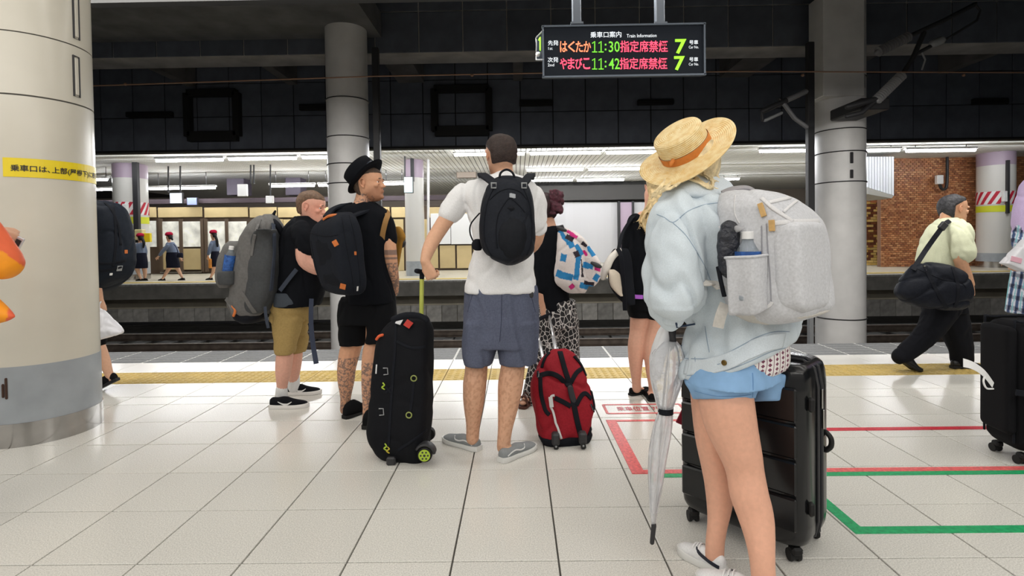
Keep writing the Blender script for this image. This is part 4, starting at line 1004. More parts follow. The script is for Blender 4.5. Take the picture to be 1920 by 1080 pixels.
for sh, ax in ((s2a, (648, 752)), (s2b, (688, 770))):
    up = sh.make(W2, m_bc, m_bso, .022, tops=((0, .075), (.08, .10), (.2, .115), (.34, .115), (.46, .095), (.58, .070), (.72, .054), (.88, .045), (.96, .036), (1, .026)))
# black box backpack with tan tabs
DP = D - .30
BP2 = thing('backpack', P(640, 552, DP), 'boxy black backpack with orange-tan leather tabs on the man in the hat', 'backpack')
m_can = cloth('charcoal_canvas', srgb(29, 32, 39), .85, 160, .12); m_can2 = cloth('charcoal_canvas_front', srgb(23, 25, 31), .85, 160, .12); m_tan = mat('tan_leather', srgb(196, 108, 48), .5, noise=(40, .12))
g = M(); slab(g, [(398, 632, 660, .06), (404, 612, 668, .03), (416, 592, 674), (430, 580, 679), (450, 577, 683), (490, 583, 687), (520, 592, 690), (538, 601, 689), (547, 612, 684), (552, 630, 676)], DP, -42, .6, 7)
bag = fuse(g, 'main_bag', m_can, BP2, .007, 2, wr=folds(8, .003, (1, 1, .8), 3)); tr = bvh(bag)
g = M()
for q in ([(580, 436), (598, 441), (616, 443), (634, 440)], [(641, 408), (646, 440), (653, 480), (660, 515), (664, 548)], [(655, 404), (664, 440), (672, 490), (676, 535)], [(583, 452), (590, 490), (600, 528), (612, 545)]): seam(g, tr, q, .0026, .001)
build(g, 'zipper', m_web, bag)
g = M(); slab(g, [(448, 581, 640, -.04), (470, 584, 646, -.05), (510, 594, 654, -.05), (532, 602, 657, -.05), (543, 613, 657, -.03)], DP - .012, -42, .28, 5); fuse(g, 'front_pocket', m_can2, BP2, .007, 3)
tr2 = bvh(bag, bpy.data.objects[BP2.children[-1].name] if False else BP2.children[-1])
def patch(px, py, w_, h_, m, name, parent, tree, rot_=0.0, th=.004, lift=.002):
    p, n_ = on(tree, px, py, lift); z = np.array([0, 0, 1.0]); z -= n_ * (z @ n_); z /= np.linalg.norm(z); x = np.cross(z, n_); cr, sr = math.cos(rot_), math.sin(rot_)
    R = np.c_[x * cr + z * sr, n_, z * cr - x * sr]; g = M(); g.box(p, (w_, th, h_), min(th * .3, .001), R); return build(g, name, m, parent)
patch(629, 456, .03, .036, m_tan, 'leather_tab', bag, tr2, .5); patch(643, 537, .034, .034, m_tan, 'leather_tab', bag, tr2, -.3); patch(666, 475, .014, .022, m_tan, 'leather_tab', bag, tr2)
patch(670, 541, .01, .03, m_white, 'white_tag', bag, tr2, .1)
g = M(); q = path([P(606, 411, DP - .02), P(616, 405, DP - .02), P(628, 403, DP - .01), P(638, 405, DP), P(640, 414, DP)], 5); g.ribbon(q, [(0, -.35, 1)] * len(q), .034, .009); build(g, 'top_handle', m_tan, BP2)
g = M(); q = path([P(650, 408, DP + .1), P(668, 402, DP + .16), P(690, 393, D - .07), P(702, 386, D + .0), P(706, 390, D + .08)], 5); g.ribbon(q, [(-.2, -.5, 1)] * len(q), .05, .014); build(g, 'shoulder_strap', m_can, BP2)
g = M(); q = path([P(612, 406, DP + .15), P(624, 392, DP + .22), P(644, 384, D - .04), P(655, 382, D + .03)], 5); g.ribbon(q, [(-.2, -.5, 1)] * len(q), .05, .014); build(g, 'shoulder_strap', m_can, BP2)
# small mustard bag on his chest
FB = thing('shoulder_bag', P(752, 450, D + .16), 'mustard shoulder bag on the chest of the man in the hat', 'bag')
m_mus = cloth('mustard_canvas', srgb(160, 118, 52), .85)
g = M(); slab(g, [(425, 735, 750, .1), (432, 735, 757, .1), (445, 735, 762, .1), (453, 737, 758, .1), (500, 738, 748, .1), (520, 738, 745, .1)], D + .06, -40, .5, 3); fuse(g, 'bag_body', m_mus, FB, .007, 3, wr=folds(14, .004, (1, 1, 1), 8))
g = M(); limb(g, [(748, 452, 6, .1), (757, 456, 5, .1), (754, 462, 3, .1)], D + .06); build(g, 'dark_flap', m_dk, FB, smooth=True)
g = M(); q = path([P(716, 452, D - .075), P(718, 436, D - .088), P(723, 415, D - .095), P(727, 402, D - .06), P(722, 394, D + .02)], 5); g.ribbon(q, [(.3, -1, .1)] * len(q), .034, .006); build(g, 'strap', mat('strap_tan', srgb(150, 112, 62), .7), FB)

# ------------------------------------------------------------------ young man with the grey trekking pack
D = 4.02
base = G(545, 760)
W3 = thing('person', (base[0], base[1], 0), 'person in black T-shirt and khaki shorts facing right, head lowered', 'person')
s3a, s3b = Shoe(G(506, 766), 84, .275), Shoe(G(535, 741), 82, .275)
hd = Head(P(585, 388, D), .246, 91, 10, 0)
g = M(); hd.skull(g)
limb(g, [(583, 398, 16, .0), (578, 414, 16, .0), (572, 432, 22, .0)], D)
sil(g, [(424, 548, 596, .07), (445, 530, 606, .12), (500, 524, 606, .13), (560, 524, 580, .12), (590, 528, 568, .10)], D)
limb(g, [(572, 442, 15, -.14), (569, 470, 14.5, -.17), (572, 490, 13.5, -.18), (592, 504, 11.5, -.15), (616, 508, 9, -.10), (626, 508, 7.5, -.08)], D)
limb(g, [(575, 442, 15, .14), (580, 485, 13, .18), (610, 505, 10, .16), (632, 506, 7.5, .1)], D)
hand(g, P(629, 508, D - .07), (.9, .3, .1), (0, .8, -.5), 1, .175, (40, 45, 48, 50)); hand(g, P(635, 506, D + .1), (.9, -.3, .1), (0, -.8, -.5), -1, .175, (40, 45, 48, 50))
legs_of(g, D, [(545, 590, 17, -.07), (537, 640, 13, -.08), (534, 665, 15.5, -.09), (531, 695, 14.2, -.09), (529, 722, 10, -.08), (527, 748, 9, -.08)], [(552, 590, 17, .07), (556, 640, 12, .1), (554, 665, 13, .12), (552, 690, 12, .14), (550, 712, 9, .16), (550, 728, 8.5, .18)])
body = fuse(g, 'body', m_skin, W3, .005, 2, color=skincol(srgb(226, 172, 152), lambda v, c: c * (1 - np.clip((.09 - np.linalg.norm(v - hd.w(.25, .25, .38), axis=1)) / .06, 0, 1)[:, None] * np.array((-.02, .12, .15)))))
h3 = hairmat('light_brown_hair', srgb(106, 82, 64)); hd.face(W3, brow=h3, skin=srgb(226, 168, 148))
g = M(); hd.hair(g, 1.03, (.56, -.09), .74, .28); fuse(g, 'hair', h3, W3, .006, 2, wr=(50, .0008))
g = M(); sil(g, [(406, 556, 592, .09, .0), (414, 546, 598, .11), (424, 537, 606, .14), (440, 530, 612, .16), (470, 523, 612, .165), (510, 519, 612, .165), (550, 517, 606, .165), (573, 518, 598, .165)], D)
limb(g, [(566, 432, 19, -.12), (569, 447, 19, -.15), (572, 462, 17.5, -.16), (573, 469, 17, -.165)], D); limb(g, [(568, 432, 18, .12), (575, 465, 17, .16)], D)
sh_ = fuse(g, 'tshirt', m_bt, W3, .008, 3, wr=folds(9, .006, (1, 1, .5), 24))
m_kh = cloth('khaki_cotton', srgb(168, 143, 92), sc=90, amt=.1)
g = M(); sil(g, [(558, 514, 582, .15), (580, 512, 581, .155), (600, 511, 580, .155)], D); sil(g, [(592, 511, 570, .09, -.07), (620, 513, 562, .088, -.08), (645, 516, 556, .085, -.09), (663, 520, 551, .078, -.09)], D); sil(g, [(592, 522, 580, .085, .08), (620, 528, 577, .085, .1), (645, 534, 575, .082, .11), (660, 538, 571, .075, .12)], D)
fuse(g, 'shorts', m_kh, W3, .008, 3, wr=folds(7, .013, (1, 1, .7), 29))
m_run = cloth('black_mesh', srgb(18, 19, 24), .8); m_sole = mat('white_foam', (.78, .76, .74), .6); m_sock = cloth('white_sock', (.75, .75, .75))
for sh, an in ((s3a, (528, 742, -.08)), (s3b, (551, 718, .17))):
    up = sh.make(W3, m_run, m_sole, .030, tops=((0, .068), (.08, .085), (.2, .080), (.34, .086), (.46, .084), (.58, .068), (.72, .056), (.88, .048), (.96, .040), (1, .03)))
    g = M(); limb(g, [(an[0], an[1] - 13, 10.6, an[2]), (an[0], an[1], 11, an[2]), (an[0], an[1] + 8, 11, an[2])], D, 12); build(g, 'sock', m_sock, W3, smooth=True)
    tr = bvh(up); g = M()
    for sx in (-1, 1):
        pts = []
        for t, z in ((.60, .052), (.50, .036), (.42, .033), (.34, .040), (.24, .056)):
            h_ = tr.ray_cast(Vector(sh.p(t, sx * .12, z)), Vector(-sh.r * sx))
            if h_[0]: pts.append(np.array(h_[0]) + sh.r * sx * .0015)
        if len(pts) > 2: q = path(pts, 3); g.ribbon(q, [sh.r * sx] * len(q), list(np.interp(np.linspace(0, 1, len(q)), [0, .45, 1], [.004, .016, .003])), .003)
    build(g, 'curved_mark', m_white, up)
# large grey trekking pack with attached daypack
DP = D - .06
BP3 = thing('backpack', P(480, 600, DP), 'tall grey trekking backpack with a small grey daypack fixed on it', 'backpack')
m_rs = cloth('grey_ripstop', srgb(104, 103, 102), .7, 60, .1, (90, .3, .004)); m_rs2 = cloth('dark_grey_ripstop', srgb(72, 74, 76), .7, 60, .1); m_dkg = cloth('slate_webbing', srgb(62, 68, 80), .8)
g = M(); sil(g, [(402, 494, 511, .05, .0), (410, 482, 519, .09), (425, 470, 525, .14), (445, 460, 527, .17), (480, 452, 528, .19), (520, 446, 527, .195), (548, 441, 524, .19), (568, 436, 518, .18), (584, 440, 508, .16), (594, 452, 494, .12), (598, 462, 484, .08)], DP, ex=2.8)
bag = fuse(g, 'main_bag', m_rs, BP3, .009, 3, wr=folds(7, .010, (1, 1, .55), 31)); tr = bvh(bag)
g = M(); sil(g, [(430, 486, 512, .10, -.10), (450, 478, 520, .12), (500, 472, 524, .13), (545, 466, 520, .13), (575, 462, 508, .11), (586, 470, 498, .08)], DP - .075, ex=3); fuse(g, 'side_panel', m_rs2, BP3, .009, 3, wr=folds(7, .008, (1, 1, .5), 33))
sp = BP3.children[-1]; trs = bvh(bag, sp)
g = M(); strap(g, trs, [(452, 548), (462, 562), (470, 575), (478, 586)], .03, .006, .003); build(g, 'grey_strap', m_rs, bag); g = M(); strap(g, trs, [(488, 412), (478, 440), (472, 480)], .022, .006, .003); build(g, 'grey_strap', m_rs, bag)
g = M(); strap(g, trs, [(512, 420), (514, 460), (512, 500), (508, 545)], .03, .008, .003); build(g, 'dark_strap', m_dkg, bag)
g = M(); sil(g, [(583, 440, 505, .15), (595, 446, 500, .15), (603, 460, 490, .12)], DP - .01); fuse(g, 'base_panel', m_web, BP3, .009, 3)
g = M(); sil(g, [(452, 432, 458, .05), (460, 425, 463, .09), (480, 417, 462, .12), (505, 412, 458, .125), (525, 412, 454, .12), (538, 417, 450, .09)], DP - .03, ex=2.8); dp = fuse(g, 'daypack', m_rs, BP3, .008, 3, wr=folds(9, .005, (1, 1, .6), 35))
g = M(); trd = bvh(dp); strap(g, trd, [(452, 450), (450, 480), (447, 520), (444, 536)], .05, .008, .003); strap(g, trd, [(462, 447), (459, 480), (455, 520), (450, 538)], .03, .01, .004); build(g, 'divider', m_web, dp)
g = M(); limb(g, [(513, 402, 3, 0), (516, 396, 2, 0)], DP); limb(g, [(514, 415, 5, -.05), (522, 425, 6, -.05), (530, 440, 5, 0)], DP); build(g, 'lid_buckle', m_web, BP3, smooth=True)
g = M(); q = path([P(436, 574, DP - .16), P(441, 582, DP - .17), P(438, 592, DP - .17)], 4); g.tube(q, .009, 8); build(g, 'pull_cord', mat('orange_cord', srgb(214, 120, 60), .6), BP3)
g = M(); q = path([P(424, 560, DP - .1), P(430, 568, DP - .14), P(436, 580, DP - .165), P(440, 590, DP - .165)], 4); g.ribbon(q, [(0, -1, .2)] * len(q), .03, .006); build(g, 'lower_strap', m_rs, BP3)
g = M(); q = [P(497, 575, DP - .17), P(499, 595, DP - .18), P(503, 615, DP - .17)]; g.ribbon(path(q, 4), [(0, -1, .1)] * 9, .022, .004); build(g, 'strap_tail', m_dkg, BP3)
g = M(); sil(g, [(430, 514, 524, .10), (470, 513, 522, .12), (500, 513, 520, .1)], D + .02); fuse(g, 'back_lining', mat('yellow_lining', srgb(222, 196, 96), .7), BP3, .008, 3)
g = M(); sil(g, [(546, 520, 566, .165), (556, 518, 582, .17), (566, 518, 584, .172), (572, 520, 566, .17)], D, ex=2.4); hb = fuse(g, 'hip_belt', cloth('slate_padding', srgb(70, 76, 84), .8), BP3, .008, 3)
g = M(); q = path([P(525, 545, D - .178), P(540, 525, D - .185), P(556, 505, D - .2)], 4); g.ribbon(q, [(0, -1, 0)] * len(q), .03, .006); build(g, 'load_strap', m_dkg, BP3)
g = M(); q = path([P(584, 560, D - .16), P(583, 600, D - .16), P(586, 640, D - .15), P(593, 682, D - .14)], 4); g.ribbon(q, [(.2, -1, 0)] * len(q), list(np.linspace(.03, .036, len(q))), .004); build(g, 'hanging_strap', mat('navy_strap', srgb(58, 66, 86), .8), BP3)
g = M(); q = path([P(527, 455, D - .03), P(535, 430, D - .09), P(550, 416, D - .1), P(566, 414, D - .09), P(577, 425, D - .1)], 5); g.ribbon(q, [(-.2, -1, .6)] * len(q), .05, .012); build(g, 'shoulder_strap', m_web, BP3)
# drinking bottle in the daypack pocket
m_pet = mat('clear_plastic', (.75, .83, .9), .08, trans=.85, ior=1.15, noise=None); m_label = mat('blue_label', srgb(50, 92, 160), .4, noise=(60, .5))
def bottle(c, r, hgt, lab, tilt=0.0, lz=(.32, .55)):
    o = thing('water_bottle', c, lab, 'bottle'); R = Ry(tilt); c = np.array(c, float)
    g = M(); g.lathe(c, [(r * .9, 0), (r, .01), (r, hgt * .3), (r * .94, hgt * .33), (r, hgt * .36), (r, hgt * .62), (r * .85, hgt * .72), (r * .45, hgt * .85), (r * .4, hgt * .9)], 24, R); build(g, 'bottle_body', m_pet, o, smooth=True)
    g = M(); g.lathe(c, [(r * 1.01, hgt * lz[0]), (r * 1.02, hgt * lz[1])], 24, R, cap=False); build(g, 'label', m_label, o, smooth=True)
    g = M(); g.lathe(c, [(r * .48, hgt * .89), (r * .48, hgt * .99), (r * .42, hgt)], 16, R); build(g, 'cap', m_white, o, angle=40); return o
bottle(P(425, 522, DP - .155), .036, .235, 'water bottle with white cap in the pocket of the grey daypack', .18, (.2, .72))
g = M(); sil(g, [(508, 410, 442, .05), (520, 409, 442, .06), (534, 412, 442, .05)], DP - .165, ex=2.4); fuse(g, 'bottle_pocket', m_rs2, BP3, .008, 3)
# ------------------------------------------------------------------ woman with the dark bun
D = 3.92
base = G(1020, 770)
W6 = thing('person', (base[0], base[1], 0), 'person with dark bun, black top and patterned trousers', 'person')
s6a, s6b = Shoe(G(978, 768), 20, .25), Shoe(G(1066, 756), 10, .25)
hd = Head(P(1021, 391, D), .222, -26, 4, 0)
g = M(); hd.skull(g)
limb(g, [(1024, 402, 14, .0), (1028, 420, 13.5, .0), (1031, 440, 19, .0)], D)
sil(g, [(428, 1012, 1050, .05), (445, 1006, 1058, .085), (490, 1010, 1060, .10), (540, 1014, 1062, .10), (580, 1012, 1074, .11)], D)
limb(g, [(1014, 448, 13, -.02), (1014, 500, 12, -.05), (1017, 545, 11, -.06), (1021, 575, 9.5, -.07), (1021, 590, 7.5, -.08)], D); limb(g, [(1056, 448, 13, .02), (1058, 500, 12, .10), (1040, 520, 10, .2), (1025, 520, 8, .3)], D)
hand(g, P(1021, 592, D - .08), (.1, .1, -1), (.9, .2, 0), -1, .17, (60, 62, 66, 70), 3, 40); hand(g, P(1024, 520, D + .31), (-.9, .2, 0), (0, 0, -1), -1, .17)
legs_of(g, D, [(1030, 600, 20, -.02), (1016, 660, 16, -.02), (1006, 690, 15, -.02), (998, 720, 12, -.02), (992, 748, 9, -.02)], [(1062, 600, 20, .02), (1068, 660, 16, .03), (1070, 700, 14, .05), (1072, 740, 9, .08)])
for sh in (s6a, s6b): g.tube([sh.p(.12, 0, .04), sh.p(.45, 0, .05), sh.p(.72, 0, .033), sh.p(.95, 0, .024)], [.028, .03, .034, .022], 10, flat=.6)
body = fuse(g, 'body', m_skin, W6, .007, 4, color=skincol(srgb(206, 158, 132)))
hd.face(W6, skin=srgb(206, 158, 132))
h6 = hairmat('dark_red_hair', srgb(46, 26, 30), 40, .5)
g = M(); hd.hair(g, 1.06, (.55, -.06), .74, .18); fuse(g, 'hair', h6, W6, .006, 2, wr=(30, .003))
g = M(); rr = random.Random(3); c = P(1043, 373, D - .07)
for i in range(26):
    a, b_ = rr.uniform(0, 6.3), rr.uniform(-1, 1); d0 = np.array([math.cos(a) * .045, math.sin(a) * .045, b_ * .07]); d1 = np.array([math.cos(a + 1.3) * .05, math.sin(a + 1.3) * .05, b_ * .07 - .03]); d2 = np.array([math.cos(a + 2.4) * .03, math.sin(a + 2.4) * .04, b_ * .06 - .05])
    g.tube(path([c + d0 * .5, c + d0, c + d1, c + d2], 4), .011, 7)
fuse(g, 'hair_bun', hairmat('plum_hair', srgb(78, 38, 50), 60, .5), W6, .006, 1)
g = M(); sil(g, [(424, 1018, 1046, .06, .0), (430, 1008, 1056, .08), (440, 1001, 1064, .095), (460, 1000, 1067, .11), (500, 1002, 1066, .12), (540, 1006, 1066, .125), (570, 1010, 1068, .125), (583, 1016, 1064, .125)], D)
limb(g, [(1014, 446, 15, -.01), (1012, 480, 15, -.04), (1016, 515, 15, -.055), (1019, 541, 14.5, -.06)], D); limb(g, [(1054, 446, 15, .02), (1058, 490, 15, .08), (1054, 515, 14, .13)], D)
fuse(g, 'black_top', m_bt, W6, .008, 3, wr=folds(9, .005, (1, 1, .5), 44))
m_pat = pattern_mat('patterned_cloth', srgb(206, 202, 200), srgb(34, 33, 36), 36, .045, .03, stretch=(1, 1, .75))
g = M(); sil(g, [(562, 1012, 1078, .12), (590, 1008, 1082, .13), (612, 1004, 1083, .13)], D); limb(g, [(1036, 600, 27, -.02), (1022, 650, 21, -.02), (1009, 690, 18.5, -.02), (999, 725, 16.5, -.02), (992, 752, 14.5, -.02)], D, 14); limb(g, [(1062, 600, 25, .02), (1067, 650, 20, .03), (1071, 700, 17.5, .05), (1073, 742, 15, .08)], D, 14)
fuse(g, 'trousers', m_pat, W6, .008, 3, wr=folds(9, .006, (1, 1, .5), 46))
m_sandal = mat('brown_sandal', srgb(84, 48, 38), .6)
for sh in (s6a, s6b):
    g = M(); ol = [(t, sh.wid(t) + .003) for t in (0, .05, .15, .3, .5, .7, .85, .95, 1.0)]; ol = ol + [(t, -w_) for t, w_ in ol[::-1]]
    g.loft([[sh.p(t, x, z) for t, x in ol] for z in (.001, .018)]); so = build(g, 'sandal', m_sandal, W6, angle=50)
    for t, hh in ((.70, .058), (.40, .085), (.15, .075)):
        g = M(); q = [sh.p(t, (sh.wid(t) + .004) * math.cos(a), .014 + hh * math.sin(a)) for a in np.linspace(0, math.pi, 12)]; g.ribbon(q, [sh.p(t, math.cos(a), math.sin(a)) - sh.p(t, 0, 0) for a in np.linspace(0, math.pi, 12)], .03, .005); build(g, 'sandal_strap', m_sandal, so)
# her printed rucksack
DP = D - .16
BP6 = thing('backpack', P(1085, 550, DP), 'white rucksack printed with blue bars and pink spots', 'backpack')
def prt(v):
    x, y = px_of(v); c = np.tile(np.array(srgb(222, 214, 212)), (len(v), 1)); B = np.array(srgb(38, 128, 186)); K = np.array(srgb(44, 34, 44)); Pk = np.array(srgb(206, 44, 128)); n = vnoise(v, 30, 5) * 2.5
    def bar(x0, y0, x1, y1, w_, col):
        d = np.array([x1 - x0, y1 - y0], float); L_ = np.hypot(*d); d /= L_; t = (x - x0) * d[0] + (y - y0) * d[1]; s_ = np.abs((x - x0) * -d[1] + (y - y0) * d[0]); m = (t > -1) & (t < L_) & (s_ + n * .5 < w_ / 2); c[m] = col
    for q in ((1044, 512, 1074, 521, 10, B), (1052, 482, 1062, 484, 11, B), (1086, 474, 1080, 525, 8, B), (1080, 460, 1092, 478, 7, B), (1068, 452, 1074, 464, 9, B), (1050, 432, 1066, 458, 6, B), (1094, 496, 1112, 500, 9, B), (1104, 462, 1114, 480, 8, B), (1088, 535, 1112, 540, 8, B), (1115, 525, 1122, 515, 8, B),
              (1062, 443, 1075, 450, 8, K), (1079, 472, 1083, 482, 9, K), (1096, 530, 1114, 533, 5, K), (1092, 455, 1100, 462, 6, K), (1064, 433, 1082, 446, 5, Pk), (1069, 540, 1076, 534, 6, Pk), (1116, 502, 1126, 503, 8, Pk), (1095, 470, 1100, 480, 4, Pk), (1090, 487, 1092, 520, 3, K)): bar(*q[:4], q[4] * 1.3, q[5])
    return c
m_prt = mat('printed_canvas', (1, 1, 1), .8, attr='col', noise=(120, .06), bump=(200, .2, .002))
g = M(); slab(g, [(428, 1050, 1062, .1), (436, 1046, 1078, .06), (452, 1045, 1094, .02), (475, 1043, 1102), (505, 1040, 1106), (525, 1040, 1106), (540, 1050, 1102), (549, 1066, 1096)], DP, -35, .7, 3.2)
mb = fuse(g, 'main_bag', m_prt, BP6, .0042, 4, wr=folds(10, .006, (1, 1, .7), 51), color=prt)
g = M(); slab(g, [(482, 1094, 1112, -.02), (490, 1090, 1124), (505, 1089, 1128), (525, 1089, 1124), (536, 1093, 1114)], DP - .06, -35, .7, 3.2); fp_ = fuse(g, 'front_pocket', m_prt, BP6, .0042, 4, wr=folds(12, .004, (1, 1, .7), 52), color=prt)
g = M(); slab(g, [(432, 1062, 1076, .06), (446, 1070, 1094), (466, 1090, 1108, -.02), (488, 1096, 1124, -.05), (496, 1100, 1126, -.05)], DP - .04, -35, .5, 3); fuse(g, 'flap', m_prt, BP6, .0042, 4, color=prt)
g = M(); limb(g, [(1110, 493, 3, 0), (1118, 497, 4.5, 0), (1125, 500, 3.5, 0)], DP - .16); build(g, 'buckle', m_dk, fp_, smooth=True)
g = M(); q = path([P(1052, 430, DP + .06), P(1050, 424, D - .02), P(1054, 432, D + .09)], 5); g.ribbon(q, [(-.3, -.4, 1)] * len(q), .05, .012); g2 = build(g, 'shoulder_strap', m_dk, BP6)
g = M(); limb(g, [(1046, 426, 3, 0), (1054, 430, 4, -.02), (1060, 432, 3, -.03)], DP); build(g, 'grab_handle', m_dk, BP6, smooth=True)

# ------------------------------------------------------------------ blonde woman in black behind the straw hat
D = 4.06
base = G(1210, 748)
W7 = thing('person', (base[0], base[1], 0), 'person with long wavy blonde hair in black top and black shorts', 'person')
s7a, s7b = Shoe(G(1181, 742), 60, .235), Shoe(G(1223, 754), 5, .235)
hd = Head(P(1232, 352, D), .225, 10, 6, 0)
g = M(); hd.skull(g)
limb(g, [(1222, 364, 14, .0), (1222, 388, 13.5, .0), (1220, 408, 20, .0)], D)
sil(g, [(396, 1200, 1244, .05), (412, 1188, 1258, .08), (460, 1188, 1256, .10), (520, 1186, 1250, .10), (570, 1182, 1250, .12)], D)
limb(g, [(1194, 416, 13, .0), (1184, 470, 12, .05), (1190, 505, 10, .15), (1212, 510, 8, .28)], D); limb(g, [(1252, 416, 13, .0), (1262, 470, 12, .05), (1255, 505, 10, .15), (1235, 510, 8, .28)], D)
hand(g, P(1214, 510, D + .29), (.8, .4, .1), (0, 0, -1), 1, .17); hand(g, P(1233, 510, D + .29), (-.8, .4, .1), (0, 0, -1), -1, .17)
legs_of(g, D, [(1204, 580, 20, .0), (1199, 605, 18, .0), (1197, 622, 16.5, .0), (1193, 650, 16, -.02), (1192, 680, 13, -.02), (1193, 712, 9, .0), (1194, 728, 9, .01)], [(1238, 580, 20, -.06), (1232, 610, 18, -.06), (1226, 630, 16.5, -.06), (1222, 660, 15, -.08), (1222, 690, 12, -.08), (1224, 722, 8.5, -.07), (1225, 742, 8.5, -.05)])
for sh in (s7a, s7b): g.tube([sh.p(.14, 0, .04), sh.p(.4, 0, .045), sh.p(.66, 0, .026)], [.022, .022, .018], 10, flat=.6)
fuse(g, 'body', m_skin, W7, .007, 4, color=skincol(srgb(224, 172, 148))); hd.face(W7, skin=srgb(224, 172, 148))
h7 = hairmat('blonde_hair', srgb(206, 182, 136), 30, .4)
g = M(); hd.hair(g, 1.08, (.55, -.04), .74, .1); strands(g, [[P(x, 345, D - dd * .5), P(x - 3, 380, D - dd), P(x - k, 410, D - dd - .02), P(x - k - 2 + e, y, D - dd - .02)] for x, k, e, y, dd in ((1224, 20, 2, 430, .10), (1226, 16, 6, 440, .12), (1230, 22, 10, 452, .13), (1234, 14, 4, 455, .14), (1238, 12, 0, 456, .14), (1242, 12, 3, 450, .13), (1222, 18, -4, 418, .08), (1248, 8, 0, 452, .12))], 7, 5, .006, .017)
fuse(g, 'hair', h7, W7, .005, 1)
g = M(); sil(g, [(396, 1204, 1242, .06, .0), (404, 1194, 1254, .08), (420, 1182, 1262, .10), (460, 1178, 1262, .115), (510, 1176, 1258, .12), (552, 1174, 1254, .13), (562, 1180, 1250, .13)], D); limb(g, [(1192, 416, 16, .0), (1180, 465, 15.5, .04), (1182, 500, 14, .1)], D); limb(g, [(1254, 416, 16, .0), (1264, 470, 15, .05), (1258, 500, 14, .1)], D)
fuse(g, 'black_top', m_bt, W7, .008, 3, wr=folds(9, .005, (1, 1, .5), 54))
g = M(); sil(g, [(550, 1174, 1252, .125), (568, 1174, 1256, .13), (580, 1176, 1257, .13)], D); sil(g, [(572, 1175, 1220, .11), (584, 1177, 1219, .105), (594, 1180, 1218, .10)], D); sil(g, [(572, 1212, 1258, .11, -.03), (588, 1213, 1257, .105, -.04), (598, 1215, 1255, .10, -.05)], D)
fuse(g, 'shorts', m_bs, W7, .008, 3)
for sh in (s7a, s7b):
    up = sh.make(W7, m_bc, m_bso, .014, tops=((0, .06), (.08, .062), (.2, .036), (.34, .028), (.5, .034), (.6, .044), (.72, .046), (.88, .038), (.96, .032), (1, .022)), name='flat_shoe')
DP = D - .2
BP7 = thing('backpack', P(1160, 560, DP), 'white and black backpack with a beige pocket on the blonde woman', 'backpack')
m_off = cloth('off_white_canvas', srgb(226, 222, 214), .8); m_bgp = cloth('beige_canvas', srgb(206, 194, 178), .8)
g = M(); slab(g, [(466, 1150, 1178, .04), (478, 1142, 1184, .02), (500, 1138, 1188), (530, 1140, 1190), (552, 1152, 1192), (572, 1172, 1192)], DP + .02, 40, .55, 3); fuse(g, 'main_bag', m_can2, BP7, .007, 3)
g = M(); limb(g, [(1160, 470, 6, -.02), (1146, 484, 7, -.05), (1136, 504, 8, -.06), (1131, 520, 6, -.05)], DP, 12); fuse(g, 'white_panel', m_off, BP7, .006, 3)
g = M(); slab(g, [(505, 1141, 1152, -.02), (515, 1140, 1164, -.03), (535, 1143, 1167, -.03), (550, 1156, 1168, -.02), (556, 1163, 1169, -.02)], DP - .07, 40, .35, 3); fuse(g, 'beige_pocket', m_bgp, BP7, .006, 3)
g = M(); q = path([P(1158, 466, DP - .04), P(1164, 480, DP - .09), P(1168, 520, DP - .09), P(1172, 582, DP - .05)], 4); g.ribbon(q, [(-.4, -1, 0)] * len(q), .03, .01); build(g, 'black_strap', m_web, BP7)
g = M(); q = path([P(1160, 466, DP + .02), P(1168, 436, D - .06), P(1186, 408, D - .05), P(1196, 402, D + .02)], 5); g.ribbon(q, [(-.5, -.6, .6)] * len(q), .028, .008); build(g, 'shoulder_strap', m_web, BP7)
g = M(); q = path([P(1174, 552, D - .15), P(1188, 556, D - .15), P(1205, 557, D - .14)], 4); g.ribbon(q, [(0, -1, .1)] * len(q), .03, .012); tag(build(g, 'waist_band', mat('violet_cloth', srgb(170, 90, 200), .4), W7), 'shiny violet band peeking out')

# ------------------------------------------------------------------ walking man in the pale green shirt
D = 4.72
base = G(1750, 694)
W9 = thing('person', (base[0], base[1], 0), 'person in pale green shirt and black trousers walking to the right', 'person')
s9a, s9b = Shoe(G(1674, 698), 84, .27, 34), Shoe(G(1784, 691), 86, .27)
hd = Head(P(1789, 392, D), .25, 92, 2, 0)
g = M(); hd.skull(g)
limb(g, [(1779, 402, 13, .0), (1775, 416, 13, .0), (1768, 432, 18, .0)], D)
sil(g, [(424, 1750, 1794, .08), (440, 1744, 1806, .12), (480, 1742, 1806, .13), (520, 1738, 1798, .13), (560, 1740, 1796, .13)], D)
limb(g, [(1795, 440, 13, -.16), (1798, 470, 12, -.2), (1803, 495, 10.5, -.2), (1812, 515, 9, -.19), (1820, 533, 6.5, -.17)], D); limb(g, [(1770, 440, 13, .16), (1765, 490, 11, .2), (1775, 525, 8, .25)], D)
hand(g, P(1820, 535, D - .17), (.15, .1, -1), (-.3, 1, 0), 1, .18, (28, 34, 38, 42), 4, 20); hand(g, P(1776, 528, D + .25), (.1, 0, -1), (.3, -1, 0), 1, .18)
legs_of(g, D, [(1768, 575, 20, -.06), (1750, 615, 15, -.06), (1722, 645, 11.5, -.06), (1690, 668, 8, -.06)], [(1775, 575, 20, .06), (1795, 620, 15, .08), (1800, 650, 11.5, .09), (1802, 680, 8, .1)])
fuse(g, 'body', m_skin, W9, .0052, 2, color=skincol(srgb(206, 158, 126)))
h9 = hairmat('grey_black_hair', srgb(58, 58, 62), 50, .5); hd.face(W9, brow=h9, skin=srgb(206, 158, 126))
g = M(); hd.hair(g, 1.06, (.58, -.10), .76, .24); fuse(g, 'hair', h9, W9, .006, 2, wr=(45, .002))
